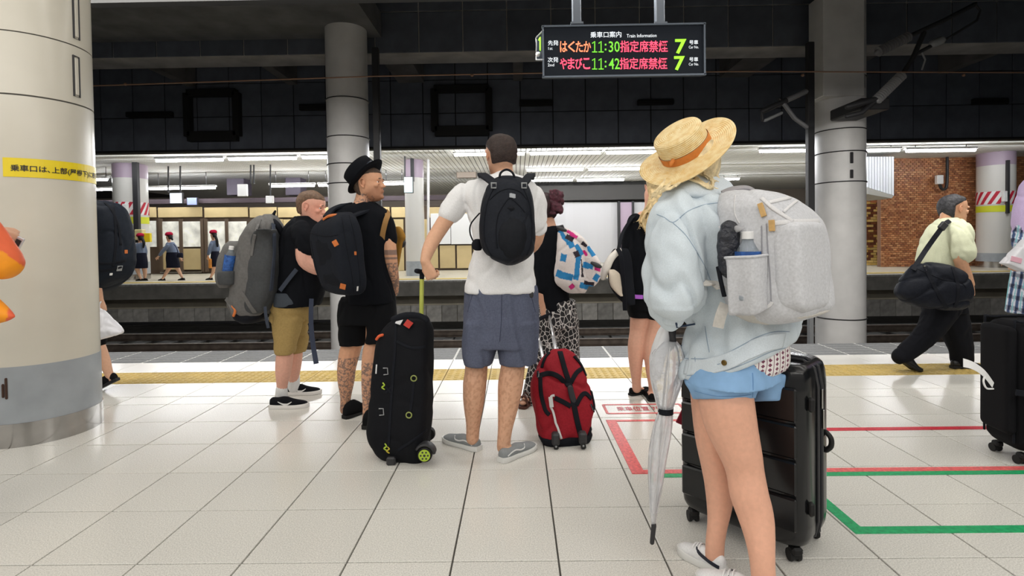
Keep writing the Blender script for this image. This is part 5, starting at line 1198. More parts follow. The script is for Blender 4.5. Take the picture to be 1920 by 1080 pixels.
m_gr = cloth('pale_green_cotton', srgb(208, 212, 184), .8)
g = M(); sil(g, [(408, 1767, 1793, .07, .0), (414, 1758, 1802, .10), (424, 1747, 1812, .14), (440, 1738, 1815, .165), (460, 1731, 1812, .17), (480, 1727, 1806, .17), (492, 1726, 1803, .17), (500, 1734, 1800, .16)], D)
limb(g, [(1792, 432, 18, -.12), (1799, 448, 20, -.17), (1804, 464, 20, -.19), (1806, 474, 20.5, -.20)], D); limb(g, [(1772, 432, 17, .13), (1770, 470, 17, .19)], D)
sh9 = fuse(g, 'shirt', m_gr, W9, .008, 3, wr=folds(9, .007, (1, 1, .5), 64))
m_tr = cloth('black_trouser_cloth', srgb(20, 21, 26), .85)
g = M(); sil(g, [(494, 1734, 1802, .15), (520, 1732, 1802, .155), (560, 1734, 1804, .155), (585, 1738, 1806, .15)], D); limb(g, [(1766, 575, 30, -.07), (1748, 612, 23, -.07), (1722, 642, 18.5, -.07), (1700, 660, 16.5, -.07), (1690, 668, 15.5, -.07)], D, 14); limb(g, [(1776, 575, 30, .07), (1792, 618, 24, .08), (1800, 650, 20, .09), (1803, 676, 18, .1)], D, 14)
fuse(g, 'trousers', m_tr, W9, .008, 3, wr=folds(8, .008, (1, 1, .6), 66))
m_lea = mat('black_leather', srgb(18, 18, 20), .35)
for sh in (s9a, s9b): sh.make(W9, m_lea, m_bso, .024, name='leather_shoe')
DB = D - .30
BG9 = thing('duffel_bag', P(1750, 582, DB), 'black duffel bag slung over the shoulder of the walking man', 'bag')
m_duf = cloth('black_duffel_nylon', srgb(24, 27, 35), .55, 70, .15, (100, .4, .005))
g = M(); sil(g, [(492, 1732, 1748, .03, .02), (497, 1715, 1776, .07), (508, 1704, 1800, .10), (522, 1694, 1812, .12), (538, 1684, 1817, .13), (552, 1682, 1818, .13), (565, 1696, 1816, .12), (574, 1722, 1810, .10), (580, 1750, 1800, .06)], DB, ex=2.5, n=28)
du = fuse(g, 'bag_body', m_duf, BG9, .008, 3, wr=folds(7, .011, (.8, .8, 1), 71)); tr = bvh(du)
g = M(); seam(g, tr, [(1722, 505), (1745, 515), (1770, 525), (1800, 530), (1812, 540)], .004, .001); build(g, 'zipper', m_web, du)
g = M(); strap(g, tr, [(1735, 500), (1748, 530), (1762, 556), (1775, 578)], .03, .006, .002); build(g, 'web_strap', m_web, du)
g = M(); strap(g, tr, [(1786, 502), (1795, 530), (1796, 556), (1790, 576)], .03, .006, .002); build(g, 'web_strap', m_web, du)
g = M(); q = path([P(1712, 506, DB - .06), P(1735, 470, D - .19), P(1760, 435, D - .19), P(1774, 418, D - .15), P(1786, 413, D - .02), P(1790, 420, D + .1)], 5); g.ribbon(q, [(-.5, -.9, .4)] * len(q), .038, .006); build(g, 'shoulder_strap', m_web, BG9)
g = M(); q = P(1768, 424, D - .185); g.box(q, (.06, .03, .07), .008, Ry(.7)); build(g, 'strap_buckle', m_dk, BG9)
g = M(); p = P(1733, 500, DB - .06); g.tube([p, p + np.array([0, -.015, -.03])], .012, 8); build(g, 'metal_clip', m_steel, BG9)
# ------------------------------------------------------------------ woman with the straw hat and denim jacket
def shoe_px(heel, toe, ext=0.0, lift=0):
    a, b = G(*heel), G(*toe); d = (b - a)[:2]; return Shoe(a, math.degrees(math.atan2(d[0], d[1])), float(np.hypot(*d)) + ext, lift)
D = 1.95
base = G(1385, 1085)
W8 = thing('person', (base[0], base[1], 0), 'person in straw hat, pale denim jacket and short blue shorts seen from behind', 'person')
s8a = shoe_px((1360, 1083), (1274, 1034)); s8b = Shoe(P(1452, 1140, 1.72), -55, .25)
hd = Head(P(1296, 314, D), .222, -52, 6, -20)
g = M(); hd.skull(g)
limb(g, [(1300, 335, 30, .0), (1306, 362, 29, .0), (1316, 392, 40, .0)], D)
sil(g, [(375, 1270, 1368, .06), (400, 1255, 1400, .08), (480, 1290, 1430, .10), (560, 1320, 1440, .10), (640, 1325, 1450, .11), (690, 1310, 1455, .12)], D)
limb(g, [(1280, 410, 26, -.08), (1266, 500, 24, -.12), (1262, 580, 21, -.12), (1240, 560, 17, .08), (1236, 540, 12, .2)], D); limb(g, [(1395, 410, 26, .12), (1430, 500, 24, .15), (1440, 580, 20, .16), (1380, 560, 15, .3), (1330, 540, 11, .36)], D)
hand(g, P(1236, 538, D + .21), (.3, .8, .3), (.9, -.2, .3), 1, .165, (40, 45, 50, 55)); hand(g, P(1328, 538, D + .37), (-.9, .3, .1), (0, 0, -1), -1, .165)
limb(g, [(1362, 700, 42, -.05), (1361, 752, 50, -.07), (1372, 802, 46.5, -.08), (1388, 850, 39, -.10), (1397, 885, 34.5, -.11), (1404, 925, 35, -.13), (1416, 965, 33, -.15), (1424, 1005, 28, -.18), (1429, 1050, 23, -.21), (1432, 1090, 22, -.22), (1434, 1112, 21, -.21)], D, 16)
limb(g, [(1335, 710, 42, .03), (1333, 760, 36, .03), (1336, 820, 32, .03), (1343, 870, 28.5, .03), (1348, 905, 27, .02), (1349, 945, 23.5, .0), (1345, 985, 18.5, -.02), (1341, 1015, 17.5, -.03), (1340, 1045, 17, -.03)], D, 16)
for sh in (s8a, s8b): foot_blob(g, sh)
fuse(g, 'body', m_skin, W8, .006, 6, color=skincol(srgb(226, 172, 146))); hd.face(W8)
h8 = hairmat('pale_blonde_hair', srgb(226, 206, 164), 30, .35)
g = M(); hd.hair(g, 1.07, (.55, -.04), .74, .1)
hp = lambda x, y, dy: P(x, y, D + dy)
strands(g, [[hp(1250, 335, -.06), hp(1238, 352, -.09), hp(1226, 372, -.10)], [hp(1262, 338, -.08), hp(1248, 352, -.11), hp(1236, 362, -.12)], [hp(1290, 335, -.10), hp(1315, 345, -.13), hp(1330, 352, -.13), hp(1333, 338, -.12), hp(1318, 325, -.1)], [hp(1300, 332, -.09), hp(1318, 350, -.12), hp(1336, 360, -.12)], [hp(1318, 322, -.07), hp(1330, 332, -.1), hp(1341, 345, -.1)], [hp(1280, 338, -.09), hp(1270, 345, -.12), hp(1256, 356, -.13)], [hp(1338, 310, -.03), hp(1342, 328, -.05), hp(1348, 345, -.06)]], 6, 9, .004, .006)
fuse(g, 'hair', h8, W8, .004, 1)
# straw hat
m_straw, nt, b = nodes_mat('straw', .65); N, L = nt.nodes.new, nt.links.new
tc = N('ShaderNodeTexCoord'); at = N('ShaderNodeAttribute'); at.attribute_name = 'braid'
ns = N('ShaderNodeTexNoise'); ns.inputs['Scale'].default_value = 45; ns.inputs['Detail'].default_value = 6; L(tc.outputs['Object'], ns.inputs['Vector'])
rp = N('ShaderNodeValToRGB'); rp.color_ramp.elements[0].position = .33; rp.color_ramp.elements[0].color = (*srgb(232, 196, 128), 1); rp.color_ramp.elements[1].position = .66; rp.color_ramp.elements[1].color = (*srgb(248, 226, 174), 1); L(ns.outputs['Fac'], rp.inputs['Fac'])
sn = N('ShaderNodeMath'); sn.operation = 'SINE'; ml = N('ShaderNodeMath'); ml.operation = 'MULTIPLY'; ml.inputs[1].default_value = 6.283 / .0065; L(at.outputs['Fac'], ml.inputs[0]); L(ml.outputs[0], sn.inputs[0])
ad = N('ShaderNodeMath'); ad.operation = 'MULTIPLY_ADD'; ad.inputs[1].default_value = .07; ad.inputs[2].default_value = .96; L(sn.outputs[0], ad.inputs[0])
mx = N('ShaderNodeMix'); mx.data_type = 'RGBA'; mx.blend_type = 'MULTIPLY'; mx.inputs[0].default_value = 1; L(rp.outputs['Color'], mx.inputs[6]); L(ad.outputs[0], mx.inputs[7]); L(mx.outputs[2], b.inputs['Base Color'])
bp = N('ShaderNodeBump'); bp.inputs['Strength'].default_value = .5; bp.inputs['Distance'].default_value = .002; L(sn.outputs[0], bp.inputs['Height']); L(bp.outputs['Normal'], b.inputs['Normal'])
c_, R = hat_frame(P(1287, 283, D - .02), (-.56, -.42, .72), (.8, -.1, .6))
prof = [(.002, .088), (.04, .0885), (.074, .0875), (.084, .084), (.0875, .077), (.0885, .05), (.0895, .02), (.091, .004), (.097, -.001), (.115, -.003), (.14, -.004), (.16, -.003), (.175, -.001), (.177, -.003), (.175, -.006), (.15, -.009), (.11, -.008), (.09, -.006), (.085, .0), (.083, .07), (.07, .081), (.002, .083)]
q = []; br = []; acc = 0
for i, (r, z) in enumerate(prof):
    if i: acc += math.hypot(r - prof[i - 1][0], z - prof[i - 1][1])
    ring = []
    for a in np.linspace(0, 2 * math.pi, 64, endpoint=False):
        k = max(0, (r - .1) / .083); wv = (.012 * math.cos(2 * a + .5) + .006 * math.sin(3 * a)) * k; ring.append(c_ + R @ np.array([r * math.cos(a) * 1.02, r * math.sin(a) * .97, z + wv])); br.append((acc,) * 3)
    q.append(np.array(ring))
g = M(); g.loft(q); hat = build(g, 'straw_hat', m_straw, W8, smooth=True); a_ = hat.data.color_attributes.new('braid', 'FLOAT_COLOR', 'POINT'); a_.data.foreach_set('color', np.c_[np.array(br), np.ones(len(br))].ravel())
g = M(); g.loft([[c_ + R @ np.array([(.0925 - .02 * z) * math.cos(a) * 1.02, (.0925 - .02 * z) * math.sin(a) * .97, z]) for a in np.linspace(0, 2 * math.pi, 64, endpoint=False)] for z in (.0005, .015, .031)], cap=False); m_rib8 = mat('orange_ribbon', srgb(206, 122, 50), .6, noise=(90, .1)); hb = build(g, 'hat_band', m_rib8, hat, smooth=True)
trh = bvh(hat, hb); g = M(); p, n_ = on(trh, 1261, 303, .003); g.ell(p, (.008, .008, .018), Ry(.5), 10, 8); build(g, 'band_knot', m_rib8, hat, smooth=True)
# denim jacket
m_den = mat('pale_denim', (1, 1, 1), .85, attr='col', noise=(300, .07), bump=(420, .3, .002), spec=.2)
def dcol(v): 
    n = vnoise(v, 9, 3); n2 = vnoise(v, 22, 7); return np.array(srgb(204, 214, 221))[None, :] * (1 + .05 * n + .04 * n2)[:, None]
g = M(); slab(g, [(352, 1258, 1352, .0), (362, 1246, 1374, .0), (374, 1236, 1392), (392, 1230, 1408), (420, 1236, 1424), (470, 1252, 1438), (530, 1272, 1455), (580, 1282, 1474), (620, 1282, 1488), (650, 1280, 1493), (680, 1275, 1494), (700, 1273, 1492), (712, 1274, 1490)], D, 40, .88, 3.1, n=36)
zr = P(1380, 560, D)[2]; x0_, x1_ = P(1335, 650, 1.80)[0], P(1484, 650, 1.93)[0]; hp_ = P(1380, 712, D)[2]
def hem(x, z, y=D): w_ = min(1, max(0, (zr - z) / (zr - hp_))); f = min(1, max(0, (x - x0_) / (x1_ - x0_))); return z + w_ * f * 70 * D / F + w_ * .27 * (D - y)
g.v = [(x, y, hem(x, z, y)) for x, y, z in g.v]
limb(g, [(1276, 392, 44, -.07), (1267, 430, 52, -.10), (1263, 480, 55, -.12), (1264, 530, 57, -.13), (1265, 565, 53, -.13), (1262, 588, 33, -.12)], D, 16, flat=None)
limb(g, [(1258, 580, 36, -.10), (1246, 570, 32, .04), (1240, 550, 26, .16)], D, 14)
limb(g, [(1395, 398, 46, .10), (1425, 480, 50, .14), (1448, 560, 44, .15), (1462, 612, 32, .14), (1410, 590, 32, .26)], D, 14)
sl8 = folds(8, .013, (1, 1, .55), 81); sl9 = folds(5, .008, (1.5, 1.5, .4), 83)
hem_z = lambda v: hp_ + np.clip((v[:, 0] - x0_) / (x1_ - x0_), 0, 1) * 70 * D / F + .27 * (D - v[:, 1])
jk = fuse(g, 'denim_jacket', m_den, W8, .0065, 4, wr=lambda v: (1.35 * sl8(v) + np.where(v[:, 2] < zr, sl9(v), 0)) * np.clip((v[:, 2] - hem_z(v)) / .05, .12, 1), color=dcol); tj = bvh(jk)
m_den2 = mat('pale_denim_trim', srgb(207, 216, 223), .85, noise=(300, .08), bump=(420, .3, .002), spec=.2); m_thr = mat('denim_stitch', srgb(150, 168, 186), .8); m_thr2 = mat('ochre_stitch', srgb(196, 176, 140), .8)
g = M(); slab(g, [(332, 1262, 1350, .0), (342, 1250, 1368), (356, 1242, 1380), (370, 1238, 1390), (375, 1246, 1384)], D + .005, 40, .78, 2.4); col_ = fuse(g, 'collar', m_den2, jk, .006, 3, wr=folds(10, .004, (1, 1, .5), 91))
for q in ([(1232, 402), (1246, 408), (1258, 416), (1268, 414), (1290, 396), (1320, 384), (1348, 380)], [(1262, 418), (1285, 440), (1305, 470), (1322, 500), (1332, 525)], [(1284, 672), (1330, 672), (1362, 662), (1390, 648), (1420, 632), (1452, 622), (1480, 622)], [(1288, 704), (1330, 702), (1370, 692), (1410, 676), (1445, 660), (1474, 652)], [(1303, 670), (1305, 688), (1307, 704)], [(1330, 660), (1326, 640), (1322, 612)]):
    g = M(); seam(g, tj, q, .0016, .0, 6, 6); build(g, 'seam', m_thr, jk, smooth=True)
g = M(); seam(g, tj, [(1268, 606), (1272, 628), (1278, 648)], .0035, .0); build(g, 'pocket_slit', mat('navy_lining', srgb(40, 58, 84), .8), jk)
g = M(); strap(g, tj, [(1284, 688), (1320, 688), (1362, 678), (1395, 662), (1430, 646), (1470, 638)], .052, .003, .001, 6); build(g, 'waistband', m_den2, jk, smooth=True)
p, n_ = on(tj, 1359, 680, .003); g = M(); q_ = Vector(n_).to_track_quat('Z', 'Y').to_matrix(); g.lathe(p, [(.0095, 0), (.0095, .003), (.0075, .0045), (.002, .0035)], 18, q_); build(g, 'button', mat('brass_button', srgb(120, 98, 54), .35, .8), jk, smooth=True)
g = M(); seam(g, tj, [(1346, 683), (1351, 682)], .002, .002); build(g, 'buttonhole', m_thr, jk)
# patterned shirt tail, denim shorts
m_tail, nt, b = nodes_mat('patterned_blouse', .85); N, L = nt.nodes.new, nt.links.new; tc = N('ShaderNodeTexCoord'); sx = N('ShaderNodeSeparateXYZ'); L(tc.outputs['Object'], sx.inputs[0])
def mth(op, a, b_=None, c=None):
    n = N('ShaderNodeMath'); n.operation = op
    for i, q in enumerate((a, b_, c)):
        if q is None: continue
        if isinstance(q, (int, float)): n.inputs[i].default_value = q
        else: L(q, n.inputs[i])
    return n.outputs[0]
fx = mth('ABSOLUTE', mth('SUBTRACT', mth('FRACT', mth('MULTIPLY', sx.outputs[0], 32)), .5)); fz = mth('ABSOLUTE', mth('SUBTRACT', mth('FRACT', mth('MULTIPLY', sx.outputs[2], 60)), .5))
dm = mth('LESS_THAN', mth('ADD', mth('MULTIPLY', fx, 1.6), fz), .42); ln = mth('GREATER_THAN', fx, .455); mk = mth('MAXIMUM', dm, ln)
mx = N('ShaderNodeMix'); mx.data_type = 'RGBA'; L(mk, mx.inputs[0]); mx.inputs[6].default_value = (*srgb(238, 234, 232), 1); mx.inputs[7].default_value = (*srgb(120, 58, 84), 1); L(mx.outputs[2], b.inputs['Base Color'])
g = M(); slab(g, [(610, 1318, 1476, .0), (650, 1322, 1483), (672, 1326, 1484), (688, 1340, 1480), (697, 1362, 1468)], D - .03, 40, .74, 2.6); fuse(g, 'blouse_tail', m_tail, W8, .006, 3, wr=folds(14, .004, (1, 1, .3), 93))
m_jean = mat('blue_denim', srgb(138, 176, 216), .85, noise=(14, .10), bump=(420, .3, .002), spec=.2)
g = M(); slab(g, [(640, 1312, 1462, .0), (670, 1300, 1464), (695, 1290, 1467), (712, 1285, 1470)], D - .035, 40, .75, 2.6); slab(g, [(704, 1298, 1404, -.04), (718, 1287, 1416, -.05), (735, 1296, 1413, -.06), (754, 1303, 1411, -.06)], D, 10, .92, 2.6); slab(g, [(700, 1398, 1470, .02), (720, 1404, 1469, .03), (744, 1410, 1466, .03)], D, 20, .9, 2.4); pass
zs1, zs2 = P(1380, 712, D)[2], P(1380, 748, D)[2]
g.v = [(x, y, z + min(1, max(0, (zs1 - z) / (zs1 - zs2))) * .33 * (D - .02 - y)) for x, y, z in g.v]
sho = fuse(g, 'denim_shorts', m_jean, W8, .0065, 3, wr=folds(10, .0015, (1, 1, .6), 95)); ts_ = bvh(sho); g = M(); seam(g, ts_, [(1411, 700), (1412, 720), (1411, 744)], .002); seam(g, ts_, [(1302, 733), (1340, 742), (1380, 743), (1408, 740)], .0015); build(g, 'seam', mat('denim_seam', srgb(104, 146, 192), .8), sho)
m_wc = cloth('white_canvas', (.78, .78, .79)); m_nv = mat('navy_stripe', srgb(34, 38, 52), .5)
for sh in (s8a, s8b):
    up = sh.make(W8, m_wc, m_ws, .028, tops=((0, .064), (.08, .074), (.2, .066), (.32, .066), (.45, .076), (.58, .066), (.72, .054), (.88, .047), (.96, .04), (1, .03)), vox=.005); tr = bvh(up)
    for sx_ in (-1, 1):
        pts = []
        for t, z in ((.06, .036), (.2, .040), (.34, .044), (.46, .052), (.56, .062)):
            h_ = tr.ray_cast(Vector(sh.p(t, sx_ * .12, z)), Vector(-sh.r * sx_))
            if h_[0]: pts.append(np.array(h_[0]) + sh.r * sx_ * .0015)
        if len(pts) > 2: g = M(); q = path(pts, 3); g.ribbon(q, [sh.r * sx_] * len(q), .013, .003); build(g, 'navy_stripe', m_nv, up)
    for t in (.50, .56, .62):
        g = M(); q = [sh.p(t, sh.wid(t) * .75 * math.cos(a), float(np.interp(t, [.45, .58, .72], [.078, .069, .057])) * (.72 + .32 * math.sin(a))) for a in np.linspace(.35, math.pi - .35, 7)]; g.tube(q, .003, 6); build(g, 'lace', m_white, up)
# big pale grey rucksack
DP = 1.80
BP8 = thing('backpack', P(1450, 604, DP), 'large pale grey woollen-look backpack with tan zip pulls on the woman in denim', 'backpack')
m_ggy = mat('heather_grey_cloth', srgb(198, 199, 203), .9, noise=(130, .10, 6), bump=(300, .3, .002), spec=.2); m_ggl = mat('light_grey_trim', srgb(212, 211, 212), .85, noise=(160, .06), spec=.2); m_ggb = mat('stone_grey_base', srgb(200, 196, 190), .9, noise=(120, .07), spec=.2); m_tan8 = mat('tan_pull', srgb(196, 158, 100), .55, noise=(60, .1))
g = M(); slab(g, [(358, 1356, 1440, .03), (364, 1348, 1470, .02), (374, 1344, 1500, .01), (388, 1342, 1522), (404, 1342, 1540), (420, 1342, 1553), (450, 1343, 1560), (500, 1346, 1564), (550, 1353, 1568), (574, 1359, 1568), (588, 1370, 1548), (598, 1390, 1500), (604, 1408, 1458)], DP, 42, .74, 4.2, n=40)
bag = fuse(g, 'main_bag', m_ggy, BP8, .0065, 3, wr=folds(6, .005, (1, 1, .7), 101)); tr = bvh(bag)
g = M(); nrm = np.array([.69, -.72, 0]); slab(g, [(417, 1450, 1546, -.02), (424, 1438, 1562, -.02), (450, 1436, 1566, -.02), (500, 1438, 1569, -.02), (550, 1442, 1571, -.02), (570, 1450, 1569, -.02), (580, 1462, 1556, -.01)], DP - .098, 42, .36, 6, n=36)
fp8 = fuse(g, 'front_pocket', m_ggy, BP8, .0065, 3, wr=folds(6, .003, (1, 1, .7), 103)); tr2 = bvh(bag, fp8)
g = M(); slab(g, [(578, 1366, 1566, .0), (586, 1370, 1552), (595, 1384, 1514), (602, 1398, 1474), (606, 1410, 1455)], DP - .006, 42, .76, 4, n=36); fuse(g, 'base_panel', m_ggb, BP8, .0065, 3)
for q in ([(1379, 366), (1377, 386), (1379, 404), (1386, 418)], [(1437, 420), (1440, 470), (1444, 520), (1446, 566)], [(1428, 424), (1429, 470), (1431, 540)]):
    g = M(); seam(g, tr2, q, .0022, .0005, 6, 6); build(g, 'seam', mat('grey_seam', srgb(150, 150, 156), .8) if q[0][0] > 1400 else m_ggl, bag, smooth=True)
g = M(); strap(g, tr2, [(1428, 372), (1445, 388), (1465, 402), (1486, 416)], .012, .006, .002, 6); build(g, 'zipper_flap', m_ggl, bag, smooth=True)
g = M(); strap(g, tr2, [(1440, 381), (1470, 374), (1497, 370), (1520, 385), (1542, 408)], .012, .006, .002, 6); build(g, 'zipper_flap', m_ggl, bag, smooth=True)
g = M(); strap(g, tr2, [(1468, 398), (1484, 384), (1498, 374)], .008, .005, .002, 5); build(g, 'fold_seam', m_ggl, bag, smooth=True)
g = M(); strap(g, tr2, [(1442, 420), (1480, 416), (1520, 415), (1556, 414)], .014, .006, .001, 6); build(g, 'pocket_edge', m_ggl, fp8, smooth=True)
patch(1430, 394, .016, .044, m_tan8, 'zip_pull', bag, tr2, .32, .007, .006); patch(1448, 423, .017, .034, m_tan8, 'zip_pull', bag, tr2, .05, .007, .006)
g = M(); strap(g, tr2, [(1420, 581), (1432, 578), (1444, 572), (1448, 566)], .01, .005, .002, 5); build(g, 'bottom_fold', m_ggl, bag)
# side pocket, bottle and dark bundle in it
sn8 = np.array([-.67, -.74, 0])
def sp8(px, py, lift): p, n_ = on(tr, px, py); return p + sn8 * lift
top = [sp8(x, y, .062) for x, y in ((1356, 484), (1376, 482), (1398, 481), (1426, 480), (1440, 478))]; bot = [sp8(x, y, .050) for x, y in ((1362, 578), (1380, 584), (1400, 588), (1426, 587), (1440, 578))]; mid_ = [a * .5 + b * .5 + sn8 * .008 for a, b in zip(top, bot)]
top[0] -= sn8 * .057; top[-1] -= sn8 * .057; mid_[0] -= sn8 * .057; mid_[-1] -= sn8 * .057; bot[0] -= sn8 * .045; bot[-1] -= sn8 * .045
rows_ = [path(r_, 4) for r_ in (top, mid_, bot)]; cols_ = [path([r_[i] for r_ in rows_], 5) for i in range(len(rows_[0]))]
g = M(); g.loft([c2 + [p - sn8 * .005 for p in c2[::-1]] for c2 in cols_]); pk = build(g, 'bottle_pocket', m_ggy, BP8, smooth=True)
g = M(); g.tube([p for p in rows_[0]], .0045, 8); build(g, 'pocket_rim', m_ggy, pk, smooth=True)
b0 = sp8(1409, 545, .028); bt = bottle(b0 + np.array([0, 0, .0]), .039, .0, '', 0) if False else None
pt = sp8(1402, 434, .000); hb8 = .215; bc = np.array([pt[0], pt[1], pt[2] - hb8])
bottle(bc, .040, hb8, 'clear water bottle with white cap in the grey backpack side pocket', 0, (.36, .71))
UB = thing('dark_bundle', sp8(1372, 490, .03), 'black crinkled bundle in clear plastic beside the bottle in the grey backpack', 'bundle')
g = M(); q = [sp8(x, y, .022) for x, y in ((1372, 430), (1371, 445), (1371, 465), (1372, 500))]; g.tube(q, [.03, .036, .037, .036], 14, flat=.7); fuse(g, 'bundle_body', mat('black_crinkled_film', srgb(38, 40, 48), .25, noise=(60, .4), bump=(70, .8, .01)), UB, .005, 2, wr=(60, .003))
g = M(); q = [sp8(x, y, .02) for x, y in ((1352, 424), (1362, 430), (1376, 428), (1388, 430), (1400, 428))]; g.tube(q, [.004, .012, .01, .012, .004], 8); fuse(g, 'plastic_rim', mat('clear_film', (.85, .85, .88), .15, trans=.6, ior=1.2), UB, .004, 1, wr=(80, .003))
g = M(); q = path([P(1352, 372, DP + .05), P(1336, 362, D - .12), P(1318, 372, D - .08), P(1306, 388, D - .12)], 5)
g = M(); q = path([P(1356, 362, DP), P(1376, 354, DP), P(1400, 352, DP), P(1414, 358, DP)], 5); g.ribbon(q, [(-.2, -.5, 1)] * len(q), .03, .008); build(g, 'grab_handle', mat('grey_handle', srgb(150, 148, 152), .8), BP8)
g = M(); q = path([P(1346, 500, DP - .08), P(1352, 530, DP - .1), P(1358, 556, DP - .1)], 4); g.ribbon(q, [(-.8, -.6, 0)] * len(q), .012, .008); build(g, 'dark_gap_strip', m_web, BP8)  # black strip standing in for the shaded gap beside the pack
g = M(); q = path([P(1360, 570, DP - .06), P(1352, 590, DP - .07), P(1346, 614, DP - .06)], 4); g.ribbon(q, [(-.3, -1, 0)] * len(q), .034, .004); build(g, 'strap_tail', m_ggb, BP8)
g = M(); q = path([P(1352, 540, DP - .08), P(1340, 532, D - .18), P(1325, 530, D - .2), P(1312, 534, D - .16)], 4); g.ribbon(q, [(-.2, -.6, 1)] * len(q), .03, .006); build(g, 'lower_strap', m_ggb, BP8)
# folded clear umbrella hanging at her side
m_clr = mat('clear_umbrella_film', (.86, .87, .90), .12, trans=.55, ior=1.12, noise=(25, .08), bump=(18, .6, .02)); 
DU = 1.98
UM = thing('umbrella', P(1223, 1018, DU), 'folded transparent umbrella with black strap and tip hanging beside the black suitcase', 'umbrella')
rows8 = [(984, 1222, 1229), (960, 1219, 1232), (920, 1217, 1240), (880, 1216, 1247), (840, 1219, 1254), (800, 1226, 1259), (778, 1233, 1260), (770, 1236, 1259), (762, 1233, 1261), (740, 1228, 1268), (715, 1222, 1276), (690, 1219, 1281), (665, 1222, 1280), (648, 1235, 1274), (640, 1244, 1268)]
g = M(); R_r = []
for py, xl, xr in [tuple(q) for q in path(rows8, 2)]:
    a, b = P(xl, py, DU), P(xr, py, DU); c = (a + b) / 2; hw = (b[0] - a[0]) / 2; R_r.append(np.array([c + np.array([math.cos(t) * hw * (1 + .10 * math.cos(5 * t + py * .02)), math.sin(t) * hw * .75 * (1 + .12 * math.cos(5 * t + py * .02)), 0]) for t in np.linspace(0, 2 * math.pi, 30, endpoint=False)]))
g.loft(R_r); can = build(g, 'canopy', m_clr, UM, smooth=True)
for k in range(5):
    g = M(); t = k * 1.2566 - .4; q = []
    for rg in R_r[2:-2]: c = rg.mean(0); i = int((t % 6.283) / 6.283 * 30) % 30; q.append(c + (rg[i] - c) * 1.0)
    g.tube(q, .0022, 6); build(g, 'rib', mat('pale_rib', (.62, .62, .64), .4) if k == 0 else bpy.data.materials['pale_rib'], UM, smooth=True)
g = M(); g.tube([P(1226, 984, DU), P(1240, 800, DU), P(1250, 690, DU), P(1262, 618, DU + .02)], .004, 8); build(g, 'shaft', m_steel, UM, smooth=True)
g = M(); g.tube([P(1226, 985, DU), P(1222.5, 1017, DU)], [.0095, .0085], 12); build(g, 'tip', m_dk, UM, smooth=True)
i = [k for k, q in enumerate(path(rows8, 2)) if abs(q[0] - 770) < 9]
g = M(); a, b = P(1235, 770, DU), P(1261, 770, DU); c = (a + b) / 2; g.lathe(c, [((b[0] - a[0]) / 2 + .002, -.011), ((b[0] - a[0]) / 2 + .003, .011)], 24, None, False); build(g, 'closing_strap', m_web, UM, smooth=True)
g = M(); g.tube(path([P(1262, 632, DU + .02), P(1264, 600, DU + .03), P(1262, 575, DU + .04), P(1250, 560, DU + .06), P(1240, 572, DU + .07)], 5), .010, 10); build(g, 'crook_handle', m_dk, UM, smooth=True)
g = M(); limb(g, [(1258, 618, 5, .0), (1262, 640, 6, .0), (1256, 655, 4, .0)], DU); build(g, 'runner', m_dk, UM, smooth=True)
# loose white panel of the umbrella beside it
g = M(); sil(g, [(606, 1244, 1258, .03), (625, 1234, 1258, .04), (650, 1224, 1252, .045), (675, 1218, 1246, .045), (690, 1220, 1242, .04), (710, 1224, 1240, .02)], DU + .04); fuse(g, 'loose_panel', mat('white_film', (.78, .78, .80), .3), UM, .005, 3, wr=(30, .003))
# ------------------------------------------------------------------ black rolling duffel with yellow-green handle
D = 2.96
L1 = thing('rolling_duffel', G(750, 866), 'black upright rolling duffel with yellow-green handle and wheel', 'luggage')
m_dn = cloth('black_ballistic', srgb(21, 22, 26), .75, 110, .12, (200, .3, .002)); m_lime = mat('lime_plastic', srgb(170, 196, 62), .45)
g = M(); slab(g, [(592, 752, 798, .0), (599, 736, 805), (612, 720, 810), (632, 709, 812), (670, 703, 812), (720, 698, 812), (770, 693, 811), (808, 690, 808), (834, 697, 806), (850, 709, 804), (860, 725, 800), (866, 742, 784)], D, -12, .66, 4, n=36)
l1 = fuse(g, 'bag_body', m_dn, L1, .008, 3, wr=folds(6, .005, (1, 1, .7), 111)); tr = bvh(l1)
for q in ([(742, 604), (741, 650), (737, 700), (733, 760), (730, 812), (728, 846)], [(744, 640), (770, 652), (798, 650)], [(776, 715), (773, 745), (769, 772)], [(745, 845), (765, 832), (785, 818), (800, 806)]):
    g = M(); strap(g, tr, q, .016, .006, .001, 6); build(g, 'webbing', m_web, l1, smooth=True)
g = M(); limb(g, [(738, 598, 6, -.16), (760, 592, 7, -.16), (785, 592, 6, -.16), (800, 600, 6, -.16)], D); fuse(g, 'top_handle', m_web, L1, .006, 2)
for x, y in ((776, 709), (767, 778)):
    p, n_ = on(tr, x, y, .004); q_ = Vector(n_).to_track_quat('Z', 'Y').to_matrix(); g = M(); g.tube([p + np.array(q_ @ Vector((math.cos(a) * .015, math.sin(a) * .015, 0))) for a in np.linspace(0, 2 * math.pi, 25)], .0035, 6, False); build(g, 'eyelet', mat('dull_lime_ring', srgb(150, 160, 90), .5), l1, smooth=True)
for x, y in ((724, 696), (716, 772)):
    p, n_ = on(tr, x, y, .005); g = M(); g.tube([p + np.array(q) for q in ((-.012, 0, .018), (.010, 0, .018), (.012, 0, -.016), (-.010, 0, -.018))], .003, 6); build(g, 'lash_loop', m_grey, l1)
for x, y, m_ in ((719, 724, m_lime), (723, 838, m_lime), (728, 843, mat('yellow_pull', srgb(200, 180, 60), .5))):
    p, n_ = on(tr, x, y, .004); g = M(); g.tube(path([p + np.array(q) for q in ((0, 0, .018), (.008, -.003, .006), (-.006, -.003, -.004), (.006, 0, -.016))], 4), .004, 6); build(g, 'zip_pull', m_, l1, smooth=True)
